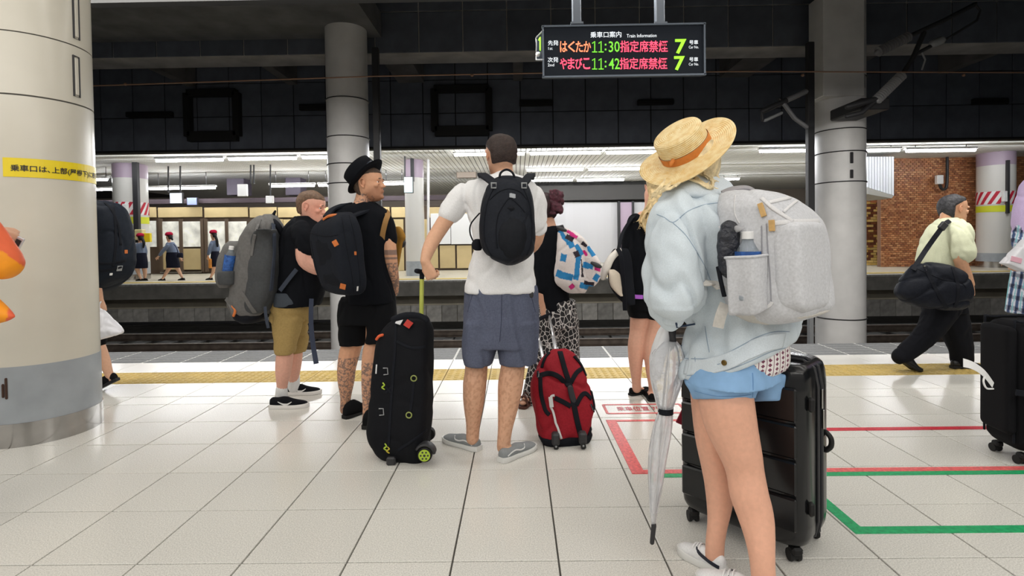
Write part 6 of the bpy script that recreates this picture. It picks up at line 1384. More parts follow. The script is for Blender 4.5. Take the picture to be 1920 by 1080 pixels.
patch(729, 731, .05, .012, m_web, 'cross_patch', l1, tr, .8); patch(729, 731, .05, .012, m_web, 'cross_patch', l1, tr, -.8, .004, .004)
p, n_ = on(tr, 714, 632, .006); g = M(); g.tube(path([p + np.array(q) for q in ((-.018, 0, -.012), (-.004, -.004, .004), (.014, 0, .010))], 4), .008, 8); build(g, 'orange_loop', mat('orange_red_web', srgb(214, 92, 50), .6), l1, smooth=True)
patch(706, 692, .008, .05, m_white, 'white_strip', l1, tr, -.05)
for x, y, m_, w_ in ((750, 604, mat('white_tag', (.72, .72, .74), .5), .034), (767, 609, mat('red_tag', srgb(206, 52, 40), .45), .044)): patch(x, y, w_, .038, m_, 'luggage_tag', L1, tr, -.5 if w_ > .04 else -.3, .003, .012)
wc = P(797, 851, D - .13); g = M(); q_ = Matrix.Rotation(math.radians(90), 3, 'X'); g.lathe(wc, [(.014, -.02), (.034, -.02), (.040, -.014), (.040, .014), (.034, .02), (.014, .02)], 32, q_); wh = build(g, 'wheel', m_bso, L1, angle=40)
g = M(); g.lathe(wc + np.array([0, -.021, 0]), [(.004, -.003), (.029, -.003), (.031, .0), (.031, .004)], 32, q_); hub = build(g, 'hub', m_lime, wh, angle=40)
g = M()
for k in range(6): a = k * 1.047; g.ell(wc + np.array([math.cos(a) * .019, -.0245, math.sin(a) * .019]), (.0055, .003, .0055), None, 8, 6)
g.ell(wc + np.array([0, -.025, 0]), (.007, .003, .007), None, 8, 6); build(g, 'hub_hole', m_dk, wh)
g = M(); a0 = np.linspace(.1, 2.6, 14); g.ribbon([wc + np.array([math.cos(a) * .052, .01, math.sin(a) * .052]) for a in a0], [np.array([math.cos(a), 0, math.sin(a)]) for a in a0], .06, .012); build(g, 'wheel_arch', m_dk, L1, smooth=True)
g = M(); wc2 = P(797, 851, D - .13) + np.array([-.03, .30, 0]); g.lathe(wc2, [(.014, -.02), (.036, -.02), (.040, .0), (.036, .02), (.014, .02)], 24, q_); build(g, 'wheel', m_bso, L1, angle=40)
g = M(); g.box((P(742, 860, D)[0], D - .02, .022), (.05, .2, .044), .008); build(g, 'foot', m_dk, L1)
g = M(); g.tube([P(790, 620, D + .02), P(790, 600, D + .02), P(791, 518, D + .01)], .0125, 12); build(g, 'handle_tube', mat('lime_metal', srgb(190, 198, 96), .35, .3), L1, smooth=True)
g = M(); g.tube(path([P(781, 508, D - .03), P(792, 510, D), P(804, 513, D + .02), P(817, 516, D + .04)], 3), .0145, 10); g.tube([P(791, 522, D + .01), P(791, 512, D + .01)], .014, 10); fuse(g, 'handle_grip', m_web, L1, .005, 2)

# ------------------------------------------------------------------ red rolling duffel
D = 3.16
L2 = thing('rolling_duffel', G(1060, 838), 'red wheeled duffel bag with black straps pulled by the woman with the bun', 'luggage')
m_rd = cloth('red_nylon', srgb(146, 31, 42), .65, 90, .12, (160, .3, .003))
g = M(); slab(g, [(656, 1034, 1064, .22), (664, 1022, 1076, .20), (680, 1009, 1087, .17), (705, 998, 1098, .13), (735, 995, 1108, .09), (762, 999, 1114, .06), (785, 1005, 1113, .03), (806, 1008, 1111, .01), (820, 1013, 1107, .0), (827, 1019, 1103, .0)], D, 10, .5, 3, n=36)
l2 = fuse(g, 'bag_body', m_rd, L2, .008, 3, wr=folds(7, .012, (1, 1, .7), 121)); tr = bvh(l2)
for q, w_, nm in (([(1050, 660), (1058, 690), (1066, 715), (1071, 735), (1076, 760), (1082, 790), (1090, 822)], .032, 'centre_strap'), ([(1008, 706), (1030, 700), (1048, 707), (1060, 718), (1066, 724)], .03, 'carry_strap'), ([(1070, 718), (1080, 700), (1090, 692)], .026, 'carry_strap'), ([(1040, 746), (1056, 754), (1070, 762)], .028, 'carry_strap'), ([(1080, 760), (1090, 742), (1098, 738), (1108, 748)], .026, 'carry_strap'), ([(1013, 705), (1015, 740), (1022, 768), (1030, 778)], .024, 'side_strap'), ([(1016, 690), (1022, 672), (1030, 662)], .018, 'piping'), ([(1076, 668), (1090, 686), (1102, 715), (1112, 752), (1113, 770), (1108, 800), (1102, 818)], .02, 'piping')):
    g = M(); strap(g, tr, q, w_, .007, .004, 6); build(g, nm, m_web, l2, smooth=True)
p, n_ = on(tr, 1073, 744, .012); g = M(); g.tube([P(1069, 728, p[1]), P(1073, 744, p[1]), P(1078, 758, p[1])], [.018, .02, .017], 10, flat=.6, upv=n_); build(g, 'grip_wrap', mat('grey_black_wrap', srgb(48, 48, 52), .6), l2, smooth=True)
g = M(); slab(g, [(812, 1007, 1112, .01), (820, 1011, 1110), (828, 1016, 1106), (832, 1023, 1101)], D, 10, .53, 3); fuse(g, 'base_panel', m_web, L2, .008, 3)
for x, y in ((1007, 702), (1112, 764)): patch(x + (2 if x < 1050 else -3), y, .014, .04, m_steel, 'zip_pull', l2, tr, .1, .006, .006)
g = M(); strap(g, tr, [(1040, 742), (1033, 745), (1034, 765), (1039, 785), (1045, 800), (1052, 822)], .013, .004, .012, 6); build(g, 'white_tag_strip', mat('paper_tag', (.62, .62, .62), .6), L2, smooth=True)
patch(1034, 754, .024, .06, bpy.data.materials['paper_tag'], 'paper_tag', L2, tr, .15, .003, .02)
for x, y, dy, rr in ((1093, 836, -.11, .026), (1042, 833, -.11, .022), (1080, 836, .06, .024)):
    wc = P(x, y, D + dy); wc[2] = rr + .0; g = M(); g.lathe(wc, [(.006, -.014), (rr * .9, -.014), (rr, -.008), (rr, .008), (rr * .9, .014), (.006, .014)], 20, Matrix.Rotation(math.radians(80), 3, 'Y')); w1 = build(g, 'wheel', m_bso, L2, angle=40)
    g = M(); g.box(wc + np.array([0, .01, .035]), (.045, .06, .07), .01); build(g, 'wheel_fork', m_dk, L2)
    g = M(); g.ell(wc + np.array([.0, -rr, .0]), (.006, .006, .006), None, 8, 6); build(g, 'axle_cap', m_grey, w1)
m_alu = mat('aluminium', (.72, .72, .74), .3, .8)
for a, b in (((1044, 668, .2), (1030, 592, .62)), ((1018, 672, .2), (1004, 606, .55))):
    g = M(); pa, pb = P(a[0], a[1], D + a[2]), P(b[0], b[1], D + b[2]); g.tube([pa, pa + (pb - pa) * .45], .0115, 10); g.tube([pa + (pb - pa) * .45, pb], .0085, 10); build(g, 'handle_tube', m_alu, L2, smooth=True)
g = M(); g.tube(path([P(1002, 604, D + .55), P(1016, 596, D + .6), P(1032, 590, D + .63)], 4), .014, 10); build(g, 'handle_grip', m_web, L2, smooth=True)

# ------------------------------------------------------------------ big black hard suitcase behind the woman in denim
a, b = G(1279, 994), G(1478, 1076); ux = (b - a) / np.linalg.norm(b - a); uy = np.array([-ux[1], ux[0], 0]); wd = np.linalg.norm(b - a) + .09; dp_, z0, z1 = .31, .062, .735
cS = (a + b) / 2 + uy * (dp_ / 2 + .04) ; RS = np.c_[ux, uy, [0, 0, 1]]
L3 = thing('suitcase', (cS[0], cS[1], 0), 'large shiny black hard-shell suitcase behind the woman in the denim jacket', 'luggage')
S3 = lambda x, y, z: np.array([cS[0], cS[1], 0]) + RS @ np.array([x, y, z])
m_abs = mat('black_gloss_shell', srgb(20, 21, 23), .2, noise=(3, .1), bump=(200, .05, .001)); 
g = M(); rr_ = []
for z, k in ((z0, .80), (z0 + .012, .91), (z0 + .035, .975), (z0 + .075, 1), (z1 - .09, 1), (z1 - .045, .975), (z1 - .016, .92), (z1, .80)):
    q = []
    for t in np.linspace(0, 2 * math.pi, 48, endpoint=False):
        ct, st = math.cos(t), math.sin(t); q.append(S3(math.copysign(abs(ct) ** .32, ct) * (wd / 2 - (1 - k) * .14), math.copysign(abs(st) ** .32, st) * (dp_ / 2 - (1 - k) * .14), z))
    rr_.append(np.array(q))
g.loft(rr_); sh3 = fuse(g, 'shell', m_abs, L3, .0065, 3)
hz = (z1 - z0 - .14) / 4
for k in range(4):
    for sy in (-1, 1):
        g = M(); zc = z0 + .07 + hz * (k + .5); g.box(S3(0, sy * (dp_ / 2 + .002), zc), (wd - .055, .018, hz - .012), .006, RS); build(g, 'shell_rib', m_abs, L3, angle=30)
for y in (-.022, .022, .0):
    g = M(); q = [S3((wd / 2 + .003) * x, y, z) for x, z in ((-.80, z0 + .0), (-.95, z0 + .02), (-1, z0 + .08), (-1, z1 - .09), (-.95, z1 - .02), (-.80, z1 + .004), (.80, z1 + .004), (.95, z1 - .02), (1, z1 - .09), (1, z0 + .08), (.95, z0 + .02), (.80, z0), (-.80, z0))]; g.tube(q, .006 if y else .0045, 6, False); build(g, 'zipper_seam' if not y else 'rim', m_web if not y else m_dk, L3)
for z in (.60, .52):
    g = M(); g.box(S3(wd / 2 + .012, -.004 if z > .55 else .01, z), (.008, .012, .075), .003, RS); build(g, 'zip_pull', m_steel, L3)
for z in (.60, .22):
    g = M(); g.box(S3(wd / 2 + .005, -.11, z), (.024, .022, .055), .009, RS); build(g, 'side_stud', m_bso, L3)
g = M(); g.tube(path([S3(wd / 2 + .002, .08, .45), S3(wd / 2 + .018, .08, .43), S3(wd / 2 + .018, .08, .40), S3(wd / 2 + .002, .08, .38)], 4), .010, 8); build(g, 'side_handle', m_bso, L3, smooth=True)
g = M(); g.tube(path([S3(-.08, 0, z1 - .002), S3(-.07, 0, z1 + .022), S3(.07, 0, z1 + .022), S3(.08, 0, z1 - .002)], 4), .010, 8); build(g, 'top_handle', m_bso, L3, smooth=True)
def spinner(p, parent, r=.024):
    g = M(); g.box(p + np.array([0, 0, r + .024]), (.04, .045, .03), .008); g.box(p + np.array([.0, .0, r + .006]), (.034, .018, r * 1.5), .006); fk = build(g, 'caster', m_bso, parent)
    for s_ in (-1, 1):
        g = M(); g.lathe(p + np.array([s_ * .014, .012, r]), [(.006, -.007), (r * .92, -.007), (r, 0), (r * .92, .007), (.006, .007)], 20, Matrix.Rotation(math.radians(90), 3, 'Y')); build(g, 'wheel', m_bso, fk, angle=40)
for x in (-1, 1):
    for y in (-1, 1): spinner(S3(x * (wd / 2 - .05), y * (dp_ / 2 - .05), 0), L3)
tr = bvh(sh3)
g = M(); p = S3(-wd / 2 - .003, -.08, .44); g.box(p + np.array([-.012, 0, -.01]), (.028, .006, .06), .002, Ry(.45)); build(g, 'red_tag', mat('dark_red_tag', srgb(140, 30, 48), .5), L3)
g = M(); p = S3(-wd / 2 - .004, -.06, .58); g.tube([p + np.array([math.sin(t) * .008 - .006, 0, math.cos(t) * .034]) for t in np.linspace(0, 6.283, 18)], .004, 6, False); build(g, 'white_loop', m_white, L3)
# ------------------------------------------------------------------ black soft suitcase at the right edge
L4c = G(1966, 862); R4 = Rz(math.radians(-8)); w4, d4, t4 = .47, .27, .745
L4 = thing('suitcase', (L4c[0], L4c[1], 0), 'black soft suitcase with white paper tag at the right edge of the picture', 'luggage')
S4 = lambda x, y, z: np.array([L4c[0], L4c[1], 0]) + R4 @ np.array([x, y, z])
m_soft = cloth('black_soft_case', srgb(18, 18, 21), .8, 120, .1)
def roundbox(S_, w_, d_, za, zb, ins, ex=.3, n=40):
    g = M(); R2 = []
    for z, k in ((za, ins), (za + ins * .3, ins * .45), (za + ins, 0), (zb - ins, 0), (zb - ins * .3, ins * .45), (zb, ins)):
        q = []
        for t in np.linspace(0, 2 * math.pi, n, endpoint=False):
            ct, st = math.cos(t), math.sin(t); q.append(S_(math.copysign(abs(ct) ** ex, ct) * (w_ / 2 - k), math.copysign(abs(st) ** ex, st) * (d_ / 2 - k), z))
        R2.append(np.array(q))
    g.loft(R2); return g
fuse(roundbox(S4, w4, d4, .07, t4, .045), 'case_body', m_soft, L4, .008, 3)
b4 = L4.children[-1]; 
fuse(roundbox(lambda x, y, z: S4(x, y - d4 / 2 - .015, z), w4 - .06, .06, .12, t4 - .10, .03), 'front_pocket', m_soft, L4, .008, 3)
fuse(roundbox(lambda x, y, z: S4(x - w4 / 2 - .02, y - .02, z), .05, d4 - .06, .16, t4 - .02, .02), 'side_pocket', m_soft, L4, .008, 3)
for y in (-d4 / 2 + .03, d4 / 2 - .03):
    g = M(); q = path([S4(-w4 / 2 - .002, y, .12), S4(-w4 / 2 - .002, y, t4 - .05), S4(-w4 / 2 + .05, y, t4 + .002), S4(w4 / 2 - .05, y, t4 + .002), S4(w4 / 2 + .002, y, t4 - .05), S4(w4 / 2 + .002, y, .12)], 5); g.tube(q, .006, 6); build(g, 'piping', m_web, L4, smooth=True)
g = M(); g.ribbon([S4(-w4 / 2 - .05, -d4 / 2 - .05, .405), S4(-w4 / 2 + .1, -d4 / 2 - .055, .385), S4(w4 / 2 - .03, -d4 / 2 - .048, .375)], [(0, -1, 0)] * 3, .03, .006); build(g, 'belt', m_web, L4)
for x in (-1, 1):
    for y in (-1, 1): spinner(S4(x * (w4 / 2 - .05), y * (d4 / 2 - .05), 0), L4)
g = M(); g.box(S4(-w4 / 2 + .115, -d4 / 2 - .047, .635), (.042, .003, .03), .001, R4 @ Ry(.42)); build(g, 'label', m_white, L4)
pa = S4(-w4 / 2 - .02, -d4 / 2 - .055, .40); q = path([P(1806, 680, pa[1] - .02), P(1825, 686, pa[1] - .025), P(1845, 700, pa[1] - .02), P(1862, 722, pa[1])], 5); g = M(); g.ribbon(q, [(.25, -1, .35)] * len(q), list(np.linspace(.045, .03, len(q))), .002); build(g, 'paper_tag', mat('white_paper', (.78, .78, .78), .6), L4)
g = M(); g.tube(path([P(1846, 706, pa[1] - .02), P(1844, 716, pa[1] - .03), P(1850, 728, pa[1] - .03), P(1862, 729, pa[1])], 5), .0045, 6); build(g, 'tag_string', m_white, L4, smooth=True)
g = M(); g.tube(path([S4(-.09, 0, t4), S4(-.08, 0, t4 + .03), S4(.08, 0, t4 + .03), S4(.09, 0, t4)], 4), .012, 8); build(g, 'top_handle', m_grey, L4, smooth=True)
# ------------------------------------------------------------------ people cut off by the pillar and the frame
def simple_person(label, D, cx, hy, phi, feet, top_m, low_m, hair_m, hh=.225, sleeves=None, bare=False, skin=SK, legs=None, shoes=True, arms=None, topcol=None, vox=.009, lowrows=None, torso=None):
    base = G(cx, VY + 1210 / D); o = thing('person', (base[0], base[1], 0), label, 'person'); k = F / D; y0 = P(cx, 480, D)[2]
    Y = lambda z: VY - 20 + (H - z) * k + (960 - cx) * .0139
    hd = Head(P(cx, hy, D), hh, phi, 4, 0); g = M(); hd.skull(g); r = lambda m_: m_ * k
    limb(g, [(cx, hy + .05 * k, r(.058), 0), (cx, hy + .17 * k, r(.06), 0), (cx, hy + .24 * k, r(.08), 0)], D)
    sil(g, [(hy + .22 * k, cx - r(.1), cx + r(.1), .06), (hy + .3 * k, cx - r(.16), cx + r(.16), .09), (hy + .6 * k, cx - r(.14), cx + r(.14), .1), (hy + .85 * k, cx - r(.15), cx + r(.15), .11)], D)
    for q in arms: limb(g, q[0], D); hand(g, P(q[0][-1][0], q[0][-1][1], D + q[0][-1][3]), *q[1])
    for q in legs: limb(g, q, D, 12)
    body = fuse(g, 'body', m_skin, o, vox, 4, color=skincol(skin)); hd.face(o)
    g = M(); hd.hair(g, 1.06, (.55, -.04), .74, .2); fuse(g, 'hair', hair_m, o, vox, 2)
    return o, hd, k
# walker behind the cream pillar
D = 4.42; cx = 150
h_dark = hairmat('black_hair', srgb(24, 22, 24))
o, hd, k = simple_person('person walking behind the cream pillar, only backpack, hand and one leg showing', D, 140, 345, -86, None, None, None, h_dark, arms=[([(160, 430, 11, -.15), (172, 490, 10, -.16), (182, 540, 8, -.14), (187, 562, 6.5, -.12)], ((.1, 0, -1), (-.5, .8, 0), -1, .18, (60, 60, 60, 60))), ([(130, 430, 11, .15), (110, 490, 10, .16), (95, 530, 7, .14)], ((-.2, 0, -1), (.5, -.8, 0), 1, .18))],
    legs=[[(160, 590, 18, -.06), (178, 635, 13, -.06), (194, 672, 10.5, -.06), (204, 700, 7.5, -.06), (210, 711, 7, -.06)], [(140, 590, 18, .07), (120, 640, 13, .07), (112, 680, 11, .07), (108, 725, 8, .07)]])
g = M(); sil(g, [(400, 120, 172, .14), (430, 112, 184, .18), (500, 112, 182, .18), (560, 114, 178, .17)], D); fuse(g, 'shirt', m_bt, o, .009, 3)
g = M(); sil(g, [(550, 114, 178, .17), (590, 114, 182, .17)], D); limb(g, [(162, 590, 24, -.06), (180, 638, 18, -.06)], D); limb(g, [(140, 590, 24, .07), (122, 640, 18, .07)], D); fuse(g, 'shorts', m_bs, o, .009, 3)
for sh in (Shoe(P(227, 738, D - .06), -88, .27, 25), Shoe(P(120, 732, D + .07), -90, .26)): sh.make(o, m_bc, m_bso, .022)
b2 = thing('backpack', P(205, 545, D), 'black backpack showing from behind the cream pillar', 'backpack')
g = M(); sil(g, [(376, 172, 194, .08), (382, 168, 212, .13), (395, 166, 225, .16), (420, 165, 233, .18), (455, 165, 239, .18), (488, 166, 241, .18), (515, 168, 234, .17), (532, 170, 218, .15), (543, 172, 204, .12), (547, 174, 196, .08)], D - .04, ex=2.8, n=28); bg = fuse(g, 'main_bag', cloth('blue_black_nylon', srgb(26, 31, 40), .65, 70, .15), b2, .008, 3, wr=folds(8, .008, (1, 1, .7), 131)); tr = bvh(bg)
for q in ([(212, 385), (216, 420), (217, 460), (212, 500)], [(196, 380), (210, 395), (222, 425), (226, 460)], [(185, 508), (205, 506), (230, 500)], [(185, 494), (210, 494), (236, 488)]): g = M(); strap(g, tr, q, .02, .006, .002); build(g, 'strap', m_web, bg, smooth=True)
patch(224, 503, .045, .045, m_grey, 'grey_patch', bg, tr, 0); patch(208, 514, .02, .02, m_white, 'white_mark', bg, tr, 0); patch(236, 472, .03, .03, m_tan, 'tan_tab', bg, tr, 0)
m_pb = mat('white_carrier_plastic', srgb(226, 226, 232), .35, noise=(12, .08))
pb = thing('carrier_bag', P(203, 634, D - .17), 'white plastic carrier bag swinging behind the cream pillar', 'bag')
g = M(); sil(g, [(578, 186, 190, .015), (590, 182, 200, .05), (605, 180, 214, .07), (618, 180, 226, .08), (626, 180, 227, .075), (632, 182, 206, .06), (636, 184, 192, .04)], D - .17, ex=2.2); fuse(g, 'bag_body', m_pb, pb, .007, 2, wr=folds(12, .008, (1, 1, .5), 133))
g = M(); g.tube(path([P(187, 582, D - .17), P(186, 572, D - .15), P(189, 566, D - .14)], 4), .006, 6); build(g, 'bag_handle', m_pb, pb, smooth=True)
# person at the left edge with orange rain jacket and phone
D = 2.25
o, hd, k = simple_person('person at the left edge in orange jacket, only elbow and hem inside the picture', D, -130, 330, 60, None, None, None, h_dark, arms=[([(-95, 400, 22, -.12), (-40, 440, 20, -.12), (0, 488, 16, -.08), (-8, 474, 14, .06), (-4, 468, 11, .16)], ((.5, .2, .85), (-.8, .5, .2), -1, .175, (50, 52, 54, 56))), ([(-160, 400, 22, .12), (-150, 480, 18, .16), (-60, 480, 13, .2)], ((.9, .2, 0), (0, 0, 1), 1, .175))],
    legs=[[(-150, 700, 40, .0), (-165, 800, 28, .0), (-185, 900, 24, .0), (-205, 985, 18, .02)], [(-95, 700, 40, .05), (-105, 800, 28, .05), (-118, 900, 24, .07), (-132, 970, 18, .1)]])
def oc(v): x, y = px_of(v); m_ = (y > 468 + .70 * x) | (y > 550); c = np.tile(np.array(srgb(232, 104, 62)), (len(v), 1)); c[m_] = srgb(244, 152, 22); c[(y > 560) & (x > 14 - (y - 590) * .2) & (y < 640) & (x > 12)] = srgb(228, 96, 60); return c
m_or = mat('orange_rain_cloth', (1, 1, 1), .55, attr='col', noise=(20, .06))
g = M(); sil(g, [(385, -190, -70, .12), (420, -205, -50, .17), (500, -205, -45, .19), (600, -200, -40, .2), (640, -198, -45, .2)], D); limb(g, [(-90, 392, 38, -.12), (-45, 436, 40, -.11), (5, 492, 33, -.08)], D, 14); limb(g, [(2, 490, 30, -.06), (-4, 484, 24, .04)], D, 12); limb(g, [(-70, 575, 52, -.1), (-22, 584, 30, -.1), (10, 591, 14, -.1), (26, 593, 4, -.1)], D, 12); limb(g, [(-165, 410, 34, .12), (-155, 480, 32, .16), (-110, 482, 26, .18)], D, 12)
fuse(g, 'orange_jacket', m_or, o, .008, 4, color=oc)
g = M(); sil(g, [(610, -196, -48, .19), (700, -200, -48, .2)], D); limb(g, [(-150, 680, 50, .0), (-165, 800, 38, .0), (-203, 965, 30, .02)], D, 12); limb(g, [(-96, 680, 50, .05), (-105, 800, 38, .05), (-130, 955, 30, .1)], D, 12); fuse(g, 'trousers', cloth('navy_trousers', srgb(30, 34, 52)), o, .009, 3)
for sh in (Shoe(G(-215, 1000), -8, .27), Shoe(G(-140, 985), -5, .27)): sh.make(o, m_bc, m_bso)
ph = thing('phone', P(34, 460, D + .2), 'phone with white and blue back held above the orange elbow', 'phone')
g = M(); R_ = Ry(.55) @ Rz(.2); c = P(35, 455, D + .20); g.box(c, (.032, .010, .055), .003, R_); build(g, 'phone_body', mat('silver_phone', (.6, .62, .66), .3, .3), ph); g = M(); g.box(c + np.array([-.001, -.006, -.002]), (.022, .003, .036), .001, R_); build(g, 'screen', m_dk, ph)
g = M(); g.box(P(25, 446, D + .22), (.045, .006, .016), .002, Ry(-.55)); build(g, 'blue_card', mat('blue_white_card', srgb(96, 110, 176), .4, noise=(150, .6)), ph)
# person at the right edge in lavender and plaid with a white bag
D = 3.25; cx = 1975
o, hd, k = simple_person('person at the right edge in lavender top and blue plaid shirt, behind the soft suitcase', D, cx, 262, -20, None, None, None, h_dark, arms=[([(1935, 360, 14, -.02), (1922, 410, 14, -.02), (1918, 455, 12, -.04), (1915, 475, 9, -.08)], ((-.3, 0, -1), (.6, .7, 0), -1, .18, (60, 60, 60, 60))), ([(2015, 360, 14, .0), (2030, 420, 13, .0), (2034, 490, 9, .0)], ((0, 0, -1), (-1, 0, 0), 1, .18))],
    legs=[[(1950, 600, 26, 0), (1950, 700, 17, 0), (1950, 760, 15, 0), (1950, 800, 11, 0)], [(2000, 600, 26, 0), (2000, 700, 17, 0), (2000, 760, 15, 0), (2000, 800, 11, 0)]])
def plaid(v):
    x, y = px_of(v); c = np.tile(np.array(srgb(196, 176, 214)), (len(v), 1)); lo = y > 430 + 8 * np.sin(x * .2); B = np.array(srgb(64, 84, 124)); Tq = np.array(srgb(120, 190, 200)); W_ = np.array(srgb(214, 220, 232))
    fx_ = (x * .071 + y * .012) % 1; fy_ = (y * .047 - x * .01) % 1; c[lo] = W_; m_ = lo & (fx_ < .42); c[m_] = B; m_ = lo & (fy_ < .38); c[m_] = c[m_] * .35 + B * .5; m_ = lo & (fx_ > .62) & (fx_ < .76); c[m_] = Tq; m_ = lo & (fx_ < .42) & (fy_ < .38); c[m_] = srgb(28, 36, 66); return c
m_pl = mat('plaid_cloth', (1, 1, 1), .85, attr='col', noise=(150, .06))
g = M(); sil(g, [(330, 1945, 2005, .09), (345, 1925, 2025, .12), (380, 1922, 2030, .14), (440, 1925, 2026, .15), (520, 1912, 2030, .16), (575, 1904, 2035, .17), (588, 1903, 2036, .17)], D, n=40); limb(g, [(1938, 352, 20, -.0), (1924, 400, 20, -.02), (1920, 440, 18, -.03), (1918, 458, 16, -.05)], D, 16); limb(g, [(2012, 352, 20, .0), (2028, 420, 19, .0), (2034, 470, 16, .0)], D)
fuse(g, 'plaid_shirt', m_pl, o, .007, 3, wr=folds(9, .005, (1, 1, .5), 141), color=plaid)
g = M(); sil(g, [(575, 1925, 2022, .14), (620, 1925, 2024, .14)], D); limb(g, [(1950, 620, 30, 0), (1950, 700, 24, 0), (1950, 800, 20, 0)], D); limb(g, [(2000, 620, 30, 0), (2000, 700, 24, 0), (2000, 800, 20, 0)], D); fuse(g, 'trousers', m_tr, o, .009, 3)
for sh in (Shoe(P(1946, 800, D + .0), -15, .26), Shoe(P(2000, 800, D), 0, .26)): sh.make(o, m_bc, m_bso)
wbag = thing('carrier_bag', P(1910, 508, D - .12), 'white paper carrier bag with pale red print at the right edge', 'bag')
g = M(); q0, q1, q2, q3 = P(1922, 448, D - .12), P(1880, 494, D - .13), P(1912, 508, D - .11), P(1955, 515, D - .1)
g.loft([[q + np.array([0, dy, 0]) for q in (q0, q1, q2, q3)] for dy in (-.03, .03)]); fuse(g, 'bag_body', m_pb, wbag, .006, 2, wr=folds(14, .003, (1, 1, 1), 143)); tb = bvh(wbag.children[-1]); tree_y[0] = D - .15
patch(1905, 487, .07, .03, mat('pale_red_print', srgb(222, 170, 186), .5), 'print', wbag, tb, -.25)
g = M(); g.tube(path([P(1921, 452, D - .12), P(1917, 468, D - .14), P(1914, 480, D - .11)], 3), .004, 6); build(g, 'bag_handle', m_white, wbag, smooth=True)

# ------------------------------------------------------------------ three uniformed women on the opposite platform
D = 17.7
m_blouse = cloth('grey_blue_blouse', srgb(112, 124, 146), .8); m_skirt = cloth('navy_skirt', srgb(28, 30, 44), .8); m_rhat = cloth('crimson_felt', srgb(172, 28, 60), .8); m_orp = mat('orange_bag_cloth', srgb(216, 140, 60), .6)
def attendant(label, hx, hy, phi, torso, skirt, arms, legs, shoes, tail):
    o = thing('person', (P(hx, 500, D)[0], D, 0), label, 'person', 'uniformed women on the opposite platform')
    hd = Head(P(hx, hy, D), .23, phi, 6, 0); g = M(); hd.skull(g); limb(g, [(hx, hy + 4, 3, 0), (hx, hy + 9, 3, 0), (hx, hy + 14, 4, 0)], D, 8); sil(g, [(q[0], q[1] + 2, q[2] - 2, .08) for q in torso], D, 12)
    for q in arms: limb(g, q, D, 8); a, b = q[-2], q[-1]; f = P(b[0], b[1], D + b[3]) - P(a[0], a[1], D + a[3]); hand(g, P(b[0], b[1], D + b[3]), f, (0, 1, .1), 1, .17, rf=.011)
    for q in legs: limb(g, q, D, 8)
    fuse(g, 'body', m_skin, o, .012, 2, color=skincol(srgb(222, 178, 150))); hd.face(o, ears=False)
    g = M(); hd.hair(g, 1.08, (.55, -.05), .74, .2); limb(g, tail, D, 8); fuse(g, 'hair', h_dark, o, .012, 1)
    g = M(); R = hd.R; c = hd.w(0, -.04, .92); g.lathe(c, [(.01, .085), (.06, .08), (.10, .055), (.118, .01), (.11, -.03), (.02, -.03)], 20, R); build(g, 'red_hat', m_rhat, o, smooth=True)
    g = M(); sil(g, torso, D, 14)
    for q in arms: limb(g, [(a, b, r + 1.0, dy) for a, b, r, dy in q[:-1]], D, 8)
    fuse(g, 'blouse', m_blouse, o, .014, 2)
    g = M(); sil(g, skirt, D, 16); fuse(g, 'skirt', m_skirt, o, .014, 2)
    for hx_, hy_, ph in shoes: Shoe(P(hx_, hy_, D), ph, .24).make(o, m_lea, m_bso, .02, vox=.012)
    return o
attendant('uniformed woman in crimson hat nearest the striped column', 263, 447, -60, [(455, 259, 267, .07), (459, 254, 271, .1), (468, 255, 271, .11), (478, 255, 272, .11)], [(474, 255, 273, .12), (484, 252, 275, .14), (494, 250, 276, .15), (503, 249, 276, .15)],
    [[(256, 461, 2.6, -.05), (251, 471, 2.4, -.05), (248, 480, 2, -.05), (246, 485, 1.6, -.05)], [(270, 461, 2.6, .1), (273, 472, 2.4, .1), (271, 484, 2, .1), (270, 489, 1.6, .1)]], [[(256, 500, 4.5, -.05), (259, 510, 3.4, -.05), (264, 522, 2, -.05)], [(270, 500, 4.5, .05), (272, 512, 3.4, .05), (271, 523, 2, .05)]], [(268, 526, -90), (277, 526, -90)], [(267, 448, 2.5, -.05), (270, 456, 2.5, -.08), (269, 464, 1.5, -.08)])
a2 = attendant('uniformed woman in crimson hat swinging her arm in front of the glazed doors', 317, 445, -80, [(454, 314, 325, .07), (458, 311, 328, .1), (467, 312, 330, .11), (477, 314, 331, .11)], [(473, 313, 332, .12), (484, 312, 334, .14), (495, 313, 336, .15), (502, 313, 337, .15)],
    [[(314, 461, 2.6, -.12), (306, 470, 2.4, -.14), (300, 478, 2, -.14), (296, 482, 1.6, -.14)], [(327, 461, 2.6, .12), (332, 471, 2.4, .12), (336, 480, 2, .1), (338, 484, 1.6, .1)]], [[(319, 500, 4.5, -.05), (312, 511, 3.2, -.05), (305, 522, 2, -.05)], [(331, 500, 4.5, .05), (337, 511, 3.2, .05), (342, 521, 2, .05)]], [(310, 527, -90), (347, 525, -90)], [(320, 444, 2.5, -.02), (323, 449, 2, -.02)])
hb_ = thing('handbag', P(339, 483, D - .1), 'small black handbag behind the arm-swinging uniformed woman', 'bag'); g = M(); sil(g, [(474, 333, 342, .05), (478, 332, 343, .07), (483, 332, 343, .07)], D - .14); fuse(g, 'bag_body', m_skirt, hb_, .014, 2); g = M(); g.tube(path([P(334, 475, D - .14), P(331, 465, D - .16), P(326, 458, D - .14)], 4), .012, 6); build(g, 'bag_strap', m_skirt, hb_)
